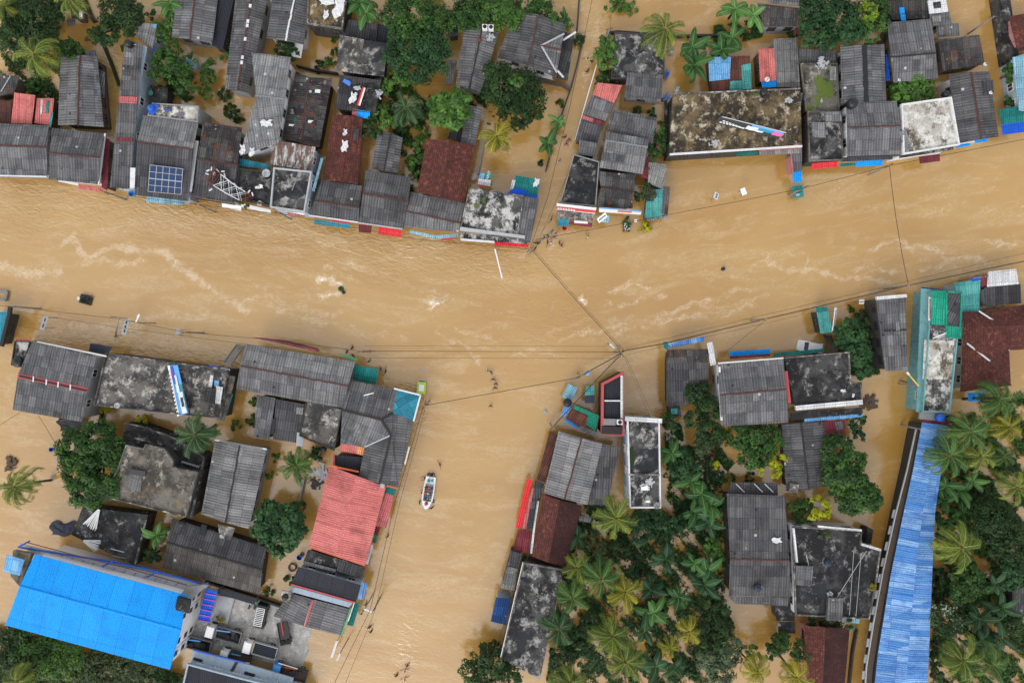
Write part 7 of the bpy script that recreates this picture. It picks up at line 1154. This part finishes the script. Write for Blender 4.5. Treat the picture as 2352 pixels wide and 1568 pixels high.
for lb, x, y, r_, mt, kw in (
 ('small lime bush by the wooden hut in the upper left water', 136, 40, 13, 'lf_lite', {}), ('dark shrub left of the mid green tree at upper left', 118, 70, 16, 'lf_dark', {}), ('green shrub below the yard palm at left', 72, 195, 20, 'lf_mid', {}), ('dark shrub right of the green shrub under the yard palm', 114, 210, 13, 'lf_dark', {}), ('small green shrub at the foot of the very long roof, upper one', 520, 104, 11, 'lf_lite', {}), ('small lime shrub at the foot of the very long roof, lower one', 516, 126, 12, 'lf_lite', {}), ('dark shrub by the fence in the yard gap, upper', 515, 216, 15, 'lf_dark', {}), ('dark shrub by the fence in the yard gap, middle', 522, 252, 15, 'lf_mid', {}), ('dark shrub by the fence in the yard gap, lower', 541, 268, 16, 'lf_dark', {}),
 ('grassy plant at the foot of the long narrow roof', 285, 105, 14, 'lf_lite', {}), ('feathery shrub in the top left water', 347, 28, 14, 'lf_mid', {'dens': .6}), ('lime round bush in the tan courtyard', 753, 144, 14, 'lf_lite', {}), ('dark bush left of the lime round bush in the courtyard', 730, 148, 13, 'lf_dark', {}), ('dark bush at the corner of the mouldy brown rooftop', 770, 84, 13, 'lf_dark', {}), ('dark bush beside the black stained pitched roof', 769, 118, 12, 'lf_dark', {}), ('bright yellow green ball shrub beside the big grey house', 1311, 57, 11, 'lf_lime', {}), ('dark shrub by the lane wall below the yellow ball shrub', 1330, 88, 15, 'lf_dark', {}), ('lone round weed floating in the palm pond', 1285, 240, 9, 'lf_mid', {'ht': .4}), ('bush torn loose in mid river with foam behind it', 787, 664, 10, 'lf_mid', {'ht': .5}),
 ('vivid yellow green bush standing at the river corner', 1482, 522, 14, 'lf_yel', {}), ('green weeds behind the crop stall', 1440, 507, 10, 'lf_lite', {}), ('grassy slab of weeds left of the mouldy roof', 1540, 290, 9, 'lf_oliv', {'ht': .6}), ('weed tuft around the tank on the mouldy roof', 1740, 218, 10, 'lf_lite', {'ht': 4.7}), ('small shrub below the small moire roof, left', 1466, 255, 12, 'lf_dark', {}), ('small shrub below the small moire roof, right', 1500, 256, 12, 'lf_mid', {}), ('lime shrub at the corner of the black rooftop, lower left', 243, 940, 11, 'lf_yel', {}), ('bright yellow shrub in the flooded yard below the black rooftop', 322, 967, 15, 'lf_yel', {}), ('dark shrub beside the black rooftop lower left wall', 238, 985, 14, 'lf_dark', {}), ('round green shrub in the passage by the outside stair', 539, 975, 13, 'lf_mid', {}), ('green shrub in the passage under the striped roof, upper', 582, 925, 11, 'lf_lite', {}), ('dark shrub in the passage under the striped roof, lower', 577, 965, 15, 'lf_mid', {}), ('weeds along the side sheet of the black rooftop', 520, 942, 8, 'lf_lite', {}),
 ('narrow hedge along the left wall of the palm yard, upper', 634, 1050, 10, 'lf_mid', {}), ('narrow hedge along the left wall of the palm yard, lower', 622, 1095, 11, 'lf_mid', {}), ('dark bush behind the yard palm, lower left', 722, 1045, 18, 'lf_dark', {}), ('small bush in the yard left of the charcoal roof', 660, 1335, 13, 'lf_mid', {}), ('scrub at the foot of the black yard wall', 615, 1360, 13, 'lf_mid', {'dens': .7}), ('yellow potted plants row by the stair canopy', 507, 1421, 8, 'lf_gold', {}), ('dark shrub at the bottom left of the black rooftop by the street', 1135, 1485, 14, 'lf_dark', {}), ('red leaved shrub in the flooded garden', 1637, 1036, 12, 'lf_red', {}), ('dark shrub below the red leaved shrub', 1640, 1062, 14, 'lf_dark', {}), ('yellow shrub beside the red leaved shrub', 1648, 1068, 9, 'lf_yel', {'ht': 2.2}), ('white flowered shrub in the flooded garden', 1653, 1098, 16, 'lf_fl', {}), ('yellow shrub under the broad dark tree', 1746, 1083, 12, 'lf_yel', {'ht': 5.6}), ('small potted shrub behind the grey lower roof, left', 1676, 1098, 12, 'lf_mid', {}), ('small potted shrub behind the grey lower roof, right', 1728, 1098, 12, 'lf_mid', {}),
 ('weedy corner bush on the puddled black roof', 1892 - 0, 1226, 12, 'lf_oliv', {'ht': 5.2}), ('weed tuft on the puddled black roof, lower right', 2034 - 0 - 30, 1346, 6, 'lf_gold', {'ht': 5.2}), ('scrub by the canal path at the bottom edge', 2030 - 0, 1556, 14, 'lf_dark', {}), ('green climbers on the black terrace of the fallen tower', 560, 466, 12, 'lf_lite', {'ht': 3.8}), ('dark shrub by the solar roof passage in the upper left yard', 372, 215, 20, 'lf_dark', {}), ('lime palm like shrub beside the great dark tree', 1185, 185, 17, 'lf_lite', {'ht': 7.2}), ('bright bush between the round tree and the long hedge', 925, 320, 12, 'lf_mid', {}), ('small weed in the palm pond near the lane wall', 1243, 374, 5, 'lf_dark', {'ht': .3}),
 ('dark grove undergrowth right of the black concrete rooftop, top', 1310, 1275, 14, 'lf_dark', {}), ('teal undergrowth left of the tall right channel palms', 2250, 1140, 22, 'lf_dark', {}), ('dark undergrowth under the yellow palm at the right edge', 2325, 1075, 22, 'lf_dark', {}), ('green undergrowth beside the top of the long blue roof', 2195, 985, 16, 'lf_dark', {}), ('dark undergrowth in the lower right palm stand', 2250, 1490, 20, 'lf_dark', {}), ('teal undergrowth in the middle of the grove', 1470, 1320, 18, 'lf_teal', {}), ('dark undergrowth left of the small yellow palms', 1520, 1400, 18, 'lf_teal', {}), ('undergrowth at the bottom of the grove beside the grey green tree', 1590, 1545, 20, 'lf_dark', {}), ('teal weeds beside the pale walled building', 1548, 1150, 14, 'lf_teal', {'dens': .6}), ('dark shrub right of the mossy terrace corner', 1825, 75, 14, 'lf_mid', {})):
    bush(lb, x, y, r_, mt, **kw)
for a in (('yellow green yard palm at the upper left', 72, 122, 62, 'pm_yg'), ('palm cut by the left edge at the very top', 2, 10, 34, 'pm_yg'), ('palm cut by the top edge above the mid green tree', 152, -8, 40, 'pm_yg'), ('yellowing palm leaning over the brown pond, upper middle', 1141, 311, 44, 'pm_y'), ('tall green coconut palm over the black stained flat roof', 1529, 64, 60, 'pm_yg'), ('dark green palm between the feathery tree and the round tree', 930, 246, 44, 'pm_d'),
          ('dark palm hanging over the black rooftop, lower left', 444, 1000, 56, 'pm_d'), ('wind blown palm cut by the left edge, lower left', 26, 1120, 54, 'pm_yg'), ('bright green palm in the small yard above the leafy bluish tree', 676, 1071, 46, 'pm_g'), ('golden green palm right of the two red tiled roofs', 1417, 1194, 57, 'pm_yg'), ('small yellow green palm at the corner of the black rooftop', 1325, 1308, 40, 'pm_yg'), ('large green palm in the grove with upright fronds', 1382, 1334, 54, 'pm_g'), ('yellow palm in the grove right of the large green one', 1438, 1364, 48, 'pm_y'), ('dark green palm touching the black rooftop, upper of two', 1315, 1378, 46, 'pm_g'), ('dark green palm touching the black rooftop, lower of two', 1284, 1446, 50, 'pm_d'), ('olive palm in the middle of the lower grove', 1407, 1466, 54, 'pm_yg'), ('olive green palm at the bottom of the grove', 1438, 1526, 54, 'pm_yg'), ('palm cut by the bottom edge beside the black rooftop', 1310, 1572, 50, 'pm_yg'), ('star shaped yellow palm in the lower grove, upper of two', 1585, 1455, 36, 'pm_y'), ('small yellow palm in the lower grove, lower of two', 1543, 1492, 30, 'pm_y'),
          ('green palm beside the blue sheet of the hipped tile roof', 2303, 917, 56, 'pm_g'), ('tall palm at the top right side of the long blue roof', 2236, 992, 60, 'pm_g'), ('yellow palm at the right edge beside the tall palm', 2326, 982, 44, 'pm_y'), ('palm hanging over the long blue roof', 2188, 1046, 62, 'pm_g'), ('yellowish palm right of the one hanging over the blue roof', 2260, 1050, 44, 'pm_yg'), ('small green palm near the right edge, between yellow palms', 2312, 1048, 36, 'pm_g'), ('yellow green palm cut by the right edge', 2345, 1122, 50, 'pm_yg'), ('perfectly star shaped palm right of the long blue roof', 2216, 1260, 64, 'pm_yg'), ('palm at the bottom right beside the long blue roof', 2220, 1522, 60, 'pm_yg'), ('palm at the bottom right, right of its twin', 2284, 1530, 48, 'pm_g'), ('golden palm at the bottom edge between grey green tree and red tiles', 1744, 1546, 40, 'pm_y'), ('yellow palm over the foot of the dark red tiles', 1834, 1560, 46, 'pm_y'), ('palm frond cluster at the bottom left corner', 32, 1568, 40, 'pm_yg'), ('small yellow palm at the top edge in the dark crowns', 1004, -8, 26, 'pm_y')): palm(*a)
for a in (('light banana plant at the top edge above the dark sheet roof', 840, 28, 34, 'bn_l'), ('banana plant at the top edge left of the towering tree', 822, 4, 34, 'bn_g'), ('banana plant at the top edge above the bright green tree', 388, 6, 32, 'bn_l'), ('pale banana clump at the top edge, left one', 1690, 18, 34, 'bn_l'), ('pale banana clump at the top edge, right one', 1733, 32, 34, 'bn_l'), ('long drooping banana plant in the flooded yard, upper crown', 1592, 104, 32, 'bn_g'), ('long drooping banana plant in the flooded yard, lower crown', 1596, 148, 34, 'bn_g'), ('banana plant over the rusted patchwork shed, left', 1660, 112, 32, 'bn_g'), ('banana plant over the rusted patchwork shed, right', 1683, 84, 30, 'bn_g'), ('banana plant at the pond edge by the lane wall', 1258, 328, 34, 'bn_g'), ('small feathery plant at the pond edge above the banana', 1282, 278, 20, 'bn_l'), ('fanned banana plant by the wide dark grey roof', 357, 1231, 28, 'bn_l'), ('pale green plant beside the big grey house top corner', 1298, 38, 18, 'bn_g'),
          ('banana plant right of the pale walled building, top', 1545, 1042, 32, 'bn_g'), ('banana plant in the garden below the dark teal tree', 1588, 1108, 34, 'bn_g'), ('long leaved banana in the garden near the grey lower roof', 1614, 1136, 36, 'bn_g'), ('banana in the garden touching the big grey roof, upper', 1634, 1160, 34, 'bn_g'), ('banana in the garden left of its upper neighbour', 1598, 1180, 34, 'bn_g'), ('banana in the garden touching the big grey roof, lower', 1628, 1200, 34, 'bn_d'), ('tattered banana left of the big grey roof, upper of three', 1596, 1295, 34, 'bn_g'), ('tattered banana left of the big grey roof, middle of three', 1625, 1312, 34, 'bn_g'), ('tattered banana left of the big grey roof, lower of three', 1618, 1345, 34, 'bn_d'), ('banana right of the yellow palm in the grove', 1496, 1356, 32, 'bn_d'), ('pale fanned banana in the lower grove', 1502, 1410, 36, 'bn_l'), ('dark banana in the lower grove below the fanned one', 1480, 1452, 36, 'bn_d'), ('dark banana at the bottom of the grove', 1508, 1532, 34, 'bn_d'), ('dark banana in the middle of the grove over the mud', 1530, 1285, 32, 'bn_d'), ('banana in the grove near the muddy clearing', 1560, 1372, 30, 'bn_g'), ('dark banana beside the dark half of the red tiles', 1326, 1234, 30, 'bn_d'), ('dark banana bottom of the grove near the small yellow palm', 1555, 1535, 30, 'bn_d'),
          ('banana under the palm hanging over the long blue roof, left', 2178, 1116, 30, 'bn_g'), ('banana under the palm hanging over the long blue roof, right', 2206, 1128, 30, 'bn_g'), ('banana beside the long blue roof above the green tree', 2172, 1148, 28, 'bn_g'), ('bright banana between the right palms', 2240, 1106, 28, 'bn_l'), ('dark banana right of the star shaped palm', 2300, 1268, 30, 'bn_d'), ('banana near the black sheet roof corner, upper', 2290, 1342, 30, 'bn_d'), ('banana near the black sheet roof corner, lower', 2304, 1398, 32, 'bn_d'), ('drooping banana right of the white blossomed tree', 2254, 1424, 34, 'bn_d'), ('banana at the bottom right above the twin palms', 2262, 1472, 32, 'bn_d'), ('pale banana at the bottom right edge', 2306, 1468, 36, 'bn_d'), ('banana in the right stand left of the huge dark tree', 2215, 1178, 24, 'bn_g')): banana(*a)

# --- ground cover: low tangled weeds that nobody could count
def cover(label, polys, mat, seed, n, thr=.42, z=(.1, .7), size=.26):
    r = np.random.default_rng(seed); out_ = []
    for pl, wt in polys:
        xs = [p[0] for p in pl]; ys = [p[1] for p in pl]; X = r.uniform(min(xs), max(xs), int(n * wt)); Y = r.uniform(min(ys), max(ys), int(n * wt)); ins = np.zeros(len(X), bool)
        for (x0, y0), (x1, y1) in zip(pl, pl[1:] + pl[:1]):
            c = ((y0 > Y) != (y1 > Y)); ins ^= c & (X < (x1 - x0) * (Y - y0) / ((y1 - y0) if y1 != y0 else 1e-9) + x0)
        k = (np.sin(X * .061 + seed) * np.cos(Y * .053 + 1.3 * seed) + .6 * np.sin(X * .13 - Y * .11 + seed) + .45 * np.sin(X * .29 + 2) * np.sin(Y * .27 + 1)) * .35 + .5 + r.normal(0, .07, len(X)); m_ = ins & (k > thr); out_.append(np.stack([X[m_], Y[m_], np.clip(k[m_], 0, 1)], 1))
    A = np.concatenate(out_); Z = r.uniform(z[0], z[1], len(A)); C = np.stack([(A[:, 0] - 1176) / S * (H - Z) / H, (784 - A[:, 1]) / S * (H - Z) / H, Z], 1); N = r.normal(size=C.shape) * .45 + np.array([0, 0, 1]); N /= np.linalg.norm(N, axis=1)[:, None]
    V, F, T = leaves(C, N, size, np.clip(r.uniform(0, 1, len(A)) ** 1.6, 0, 1), r, .5); tag(link(bpy.data.objects.new('undergrowth', np_mesh('undergrowth', V, F, T, mat))), label, 'undergrowth', kind='stuff')
GR = [(1300,1225),(1340,1160),(1420,1165),(1470,1180),(1530,1175),(1545,1020),(1640,1030),(1660,1130),(1668,1400),(1690,1440),(1640,1568),(1250,1600),(1290,1320)]
cover('dark tangle of weeds and fallen leaves covering the flooded coconut grove', [(GR, 1)], 'lf_teal', 3, 46000, .5); cover('paler tangle of broken leaves lying in the grove mud', [(GR, 1)], 'lf_oliv', 8, 20000, .46, (.05, .4), .18)
GB = [(2185,985),(2270,925),(2360,900),(2400,1000),(2400,1600),(2136,1600),(2146,1380),(2156,1180)]
cover('dark undergrowth between the palms on the right edge', [(GB, 1)], 'lf_mid', 5, 46000, .46)
cover('olive undergrowth filling the bottom left corner below the blue warehouse', [([(-20,1440),(60,1455),(240,1500),(420,1550),(425,1600),(-20,1600)], 1)], 'lf_oliv', 12, 30000, .38, (.2, 1.2))
cover('low weeds along the flooded gardens of the upper bank', [([(880,170),(965,170),(1000,240),(965,440),(930,440),(900,330)], .5), ([(1060,180),(1150,190),(1130,290),(1060,250)], .25), ([(0,60),(130,50),(190,120),(130,240),(0,200)], .5), ([(370,200),(385,150),(430,150),(460,210),(430,235),(360,235)], .15), ([(1640,60),(1760,40),(1750,85),(1640,110)], .3), ([(1525,950),(1560,940),(1570,1010),(1530,1040)], .2), ([(1600,1000),(1680,980),(1690,1060),(1640,1120)], .3), ([(1950,700),(2010,720),(2020,860),(1960,860)], .3)], 'lf_mid', 21, 22000, .5, (.05, .5), .2)
# ================================================================ PEOPLE (wading, chest or waist deep)
def skin_mesh(J, E, root):
    me = bpy.data.meshes.new('tmp'); names = list(J); me.from_pydata([J[k][0] for k in names], [(names.index(a), names.index(b)) for a, b in E], []); o = bpy.data.objects.new('tmp', me); link(o)
    md = o.modifiers.new('s', 'SKIN'); md.use_smooth_shade = True
    for i, k in enumerate(names):
        v = me.skin_vertices[0].data[i]; r = J[k][1]; v.radius = r if isinstance(r, tuple) else (r, r); v.use_root = (k == root)
    o.modifiers.new('d', 'SUBSURF').levels = 1
    dg = bpy.context.evaluated_depsgraph_get(); m2 = bpy.data.meshes.new_from_object(o.evaluated_get(dg)); bpy.data.objects.remove(o)
    m2.polygons.foreach_set('use_smooth', [True] * len(m2.polygons)); m2.materials.clear(); return m2
def body(arms, sit=False):
    J = {'pel': ((0, 0, .92), (.15, .11)), 'sp': ((0, 0, 1.12), (.135, .1)), 'ch': ((0, 0, 1.32), (.165, .11)), 'nk': ((0, 0, 1.47), .06), 'hd': ((0, .02, 1.58), .085), 'tp': ((0, .01, 1.68), .085), 'cr': ((0, 0, 1.74), .05), 'ns': ((0, .115, 1.6), .016)}
    E = [('pel', 'sp'), ('sp', 'ch'), ('ch', 'nk'), ('nk', 'hd'), ('hd', 'tp'), ('tp', 'cr'), ('hd', 'ns')]; C = {k: J[k] for k in ('pel', 'sp', 'ch')}; CE = E[:2]
    for s in (1, -1):
        n = 'L' if s > 0 else 'R'; el, wr = arms[0] if s > 0 else arms[1]; m_ = lambda p: (p[0] * s, p[1], p[2])
        J['sh' + n] = ((.19 * s, 0, 1.4), .062); J['el' + n] = (m_(el), .046); J['wr' + n] = (m_(wr), .032); d = (Vector(m_(wr)) - Vector(m_(el))).normalized(); pm = Vector(m_(wr)) + d * .08; J['pa' + n] = (tuple(pm), (.04, .022)); E += [('ch', 'sh' + n), ('sh' + n, 'el' + n), ('el' + n, 'wr' + n), ('wr' + n, 'pa' + n)]
        sd = d.orthogonal().normalized()
        for k in range(4):
            a = pm + sd * (.03 - .02 * k) + d * .035; c = a + d * (.05 + .012 * (k in (1, 2))) + Vector((0, 0, -.012)); J[f'f{n}{k}'] = (tuple(a), .010); J[f'g{n}{k}'] = (tuple(c), .008); E += [('pa' + n, f'f{n}{k}'), (f'f{n}{k}', f'g{n}{k}')]
        J['th' + n] = (tuple(Vector(m_(wr)) + d * .05 + sd * .055), .011); E.append(('wr' + n, 'th' + n))
        C['sh' + n] = ((.19 * s, 0, 1.4), .066); mid = Vector((.19 * s, 0, 1.4)).lerp(Vector(m_(el)), .7); C['ue' + n] = (tuple(mid), .062); CE = CE + [('ch', 'sh' + n), ('sh' + n, 'ue' + n)]
        kn, an, ft = ((.11 * s, .42, .9), (.12 * s, .45, .46), (.12 * s, .6, .42)) if sit else ((.1 * s, .03 + .06 * s, .48), (.1 * s, -.02 + .03 * s, .07), (.1 * s, .14, .03))
        J['hp' + n] = ((.1 * s, 0, .86), .088); J['kn' + n] = (kn, .06); J['an' + n] = (an, .042); J['ft' + n] = (ft, .04); E += [('pel', 'hp' + n), ('hp' + n, 'kn' + n), ('kn' + n, 'an' + n), ('an' + n, 'ft' + n)]
    C = {k: (v[0], tuple(q * 1.16 for q in v[1]) if isinstance(v[1], tuple) else v[1] * 1.16) for k, v in C.items()}
    return skin_mesh(J, E, 'pel'), skin_mesh(C, CE, 'pel')
POSES = {'wade': body((((.34, .06, 1.16), (.36, .28, 1.1)), ((.34, .02, 1.16), (.38, .2, 1.06)))), 'carry': body((((.34, .12, 1.5), (.2, .16, 1.78)), ((.34, .12, 1.5), (.2, .16, 1.78)))), 'push': body((((.26, .3, 1.3), (.2, .56, 1.3)), ((.26, .3, 1.3), (.2, .56, 1.3)))), 'wide': body((((.46, .04, 1.28), (.7, .1, 1.2)), ((.46, .1, 1.26), (.66, .22, 1.18)))), 'sit': body((((.28, .12, 1.18), (.16, .34, 1.08)), ((.28, .12, 1.18), (.16, .34, 1.08))), True)}
hb = MB(); hb.lathe((0, -.012, 1.56), [(.086, .0), (.104, .05), (.106, .1), (.09, .16), (.055, .195), (.02, .205)], 14); ho = hb.build('hair', 'hair', None, True, True, False); HAIR = ho.data; bpy.data.objects.remove(ho)
eb = MB()
for s in (1, -1): eb.box((.036 * s, .1, 1.615), (.022, .012, .012))
eb.box((0, .098, 1.54), (.05, .012, .012)); eo = eb.build('face', 'hair', None, True, False, False); FACE = eo.data; bpy.data.objects.remove(eo)
for a_, b_ in POSES.values(): a_.materials.append(M('skin')); b_.materials.append(M('shblack'))
cap_ = MB().lathe((0, 0, 1.66), [(.16, 0), (.115, .03), (.11, .09), (.06, .14)], 14); co_ = cap_.build('hat', 'fwhite', None, True, True, False); HAT = co_.data; bpy.data.objects.remove(co_)
def person(label, x, y, rz, pose='wade', shirt='shblack', depth=1.0, hat=None, loc=None, group=None):
    c = loc or P(x, y, .5); b = empty('person', label, 'person', (c[0], c[1], -depth if loc is None else c[2]), rz, 'passengers of the boat' if loc else 'people wading in the flood')
    for nm, me_, mt in (('body', POSES[pose][0], 'skin'), ('shirt', POSES[pose][1], shirt), ('hair', HAIR, 'hair'), ('face', FACE, 'hair')) + ((('hat', HAT, hat),) if hat else ()):
        o = bpy.data.objects.new(nm, me_); link(o); o.parent = b; o.material_slots[0].link = 'OBJECT'; o.material_slots[0].material = M(mt)
    return b
for a in (('person in a lime vest wading at the top of the flooded lane', 1350, 135, 2.8, 'wide', 'shlime'), ('person with a dark bundle wading beside the lime vest person', 1360, 140, 2.6, 'carry', 'shblack'), ('person in dark clothes in the lane below the lime vest person', 1350, 162, .4, 'wade', 'shblack'), ('person in black wading in the lane by the wall, above the pink pair', 1297, 314, .2, 'wade', 'shblack'), ('person in crimson wading in the lane, upper of the pink pair', 1307, 320, 3.2, 'wade', 'shpink'), ('person in crimson wading in the lane, lower of the pink pair', 1301, 330, 3.0, 'wade', 'shpink'), ('person in white wading at the lower end of the lane', 1284, 371, .3, 'wade', 'shwhite'),
          ('person in dark and white beside the corner shop at the lane mouth', 1266, 504, 1.2, 'wide', 'shgrey'), ('person at the left of the wading crowd at the lane mouth', 1250, 546, 1.0, 'wade', 'shblue'), ('person in black at the heart of the wading crowd', 1259, 541, 2.0, 'carry', 'shblack'), ('person at the top left of the wading crowd', 1268, 531, 4.0, 'wade', 'shblue'), ('person in white at the top right of the wading crowd', 1277, 536, 4.4, 'carry', 'shwhite'), ('person in brown in the middle right of the wading crowd', 1273, 544, 3.0, 'wade', 'shgrey'), ('person in black below the wading crowd at the left', 1258, 556, 1.6, 'wide', 'shblack'), ('person in white below the wading crowd', 1266, 555, 1.5, 'wide', 'shwhite'), ('person leaving a wake right of the wading crowd', 1285, 558, 4.9, 'wade', 'shgrey'), ('person with red shirt leaving a wake, rightmost of the crowd', 1290, 563, 4.8, 'carry', 'shred'), ('person in black by the river pole, upper of the pair', 1231, 558, 0, 'wade', 'shblack'), ('person in black by the river pole, right of the pair', 1238, 558, .5, 'wade', 'shblack'), ('person in black in front of the pole at the lane mouth', 1229, 571, .9, 'wide', 'shblack'), ('person in white wading alone right of the crowd', 1350, 542, 1.5, 'wade', 'shwhite'),
          ('person in black near the transformer pole of the striped roof, upper', 808, 798, 1.1, 'wade', 'shblack'), ('person in black left of the striped roof pole', 796, 807, 1.3, 'wade', 'shblack'), ('person in black between the striped roof pole and the green sign', 810, 816, 2.1, 'wade', 'shblack'), ('person in dark clothes right of the green sign', 847, 829, .8, 'wade', 'shgrey'), ('person in purple red beside the teal canopy corner', 874, 846, 1.7, 'wade', 'shpink'), ('person in black right of the teal canopy corner', 885, 852, 1.4, 'wide', 'shblack'), ('person with a white bundle at the head of the street line', 1119, 851, 2.2, 'carry', 'shwhite'), ('person in black beside the white bundle carrier', 1128, 855, 2.2, 'wade', 'shblack'), ('person in black in the middle of the street line', 1133, 871, 3.0, 'wade', 'shblack'), ('person with a big black bundle in the street line', 1139, 881, 3.1, 'carry', 'shblack'), ('person in black at the end of the street line', 1137, 891, 3.2, 'wade', 'shblack'), ('person with a grey bag wading alone in the junction', 1127, 932, 3.0, 'carry', 'shgrey'), ('person in red wading above the rescue boat', 1010, 1067, 2.0, 'wide', 'shred')):
    person(*a)
for a in (('person in black at the boat stern, left pusher', 985, 1088, 3.1, 'push', 'shblack', 1.25), ('person in black at the boat stern, right pusher', 994, 1088, 3.3, 'push', 'shblack', 1.25), ('person in grey holding the boat near its stern corner', 975, 1098, 1.9, 'push', 'shgrey', 1.25), ('person in yellow wading at the left side of the boat', 968, 1132, 4.9, 'wide', 'shyel', 1.25), ('person in black wide armed at the left of the bow', 963, 1154, 4.7, 'wide', 'shblack', 1.25), ('person in black at the right side of the bow', 996, 1152, 1.5, 'push', 'shblack', 1.25), ('person in black pulling ahead of the bow', 991, 1167, .5, 'wide', 'shblack', 1.25),
          ('person in black wading beside the big red roof', 890, 1232, 1.0, 'wade', 'shblack', 1.0), ('person in black on the lower street, upper of a pair', 848, 1441, .5, 'wide', 'shblack', 1.0), ('person in black on the lower street, lower of a pair', 852, 1451, .7, 'wade', 'shblack', 1.0), ('person in dark red wading at the bottom of the street', 935, 1529, .2, 'wade', 'shred', 1.0), ('person in white wading just below the dark red one', 930, 1541, .3, 'wide', 'shwhite', 1.0), ('person in white wading at the very bottom of the street', 930, 1560, .4, 'wide', 'shwhite', 1.0), ('person in black at the bottom left of the street group', 910, 1552, .3, 'wade', 'shblack', 1.0), ('person in dark clothes near the lamp on the lower street', 840, 1388, .9, 'wade', 'shblack', 1.0), ('person in white near the lower street lamp', 831, 1409, .9, 'wade', 'shwhite', 1.0)):
    person(*a[:5], a[5], a[6])
for lb, lx, ly, rz, sh, ht in (('passenger in dark blue sitting at the stern bench, left', -1.05, .45, 0, 'shblue', None), ('passenger in orange red on the stern bench, middle', -1.05, 0, 0, 'shor', 'orange'), ('passenger in black on the stern bench, right', -1.05, -.45, 0, 'shblack', None), ('passenger in sky blue on the middle bench, left', -.15, .45, 0, 'shsky', None), ('passenger in dark red with pale hat on the middle bench', -.15, 0, 0, 'shred', 'fwhite'), ('passenger in orange life vest on the middle bench, right', -.15, -.45, 0, 'shor', 'orange'), ('passenger in white on the front bench', .75, .3, 0, 'shwhite', None), ('passenger in grey on the front bench, right', .75, -.3, 0, 'shgrey', None), ('passenger in pink sitting on the bow deck', 1.7, 0, math.pi, 'pink', 'pink')):
    bt = next(o for o in bpy.data.objects if o.name.startswith('rescue_boat')); w_ = __import__('mathutils').Matrix.LocRotScale(bt.location, bt.rotation_euler, None) @ Vector((lx, ly, -.3 if lx < 1.5 else -.1))
    person(lb.replace('passenger', 'person') + ' of the boat', 0, 0, bt.rotation_euler.z - math.pi / 2 + rz, 'sit', sh, 0, ht, tuple(w_))
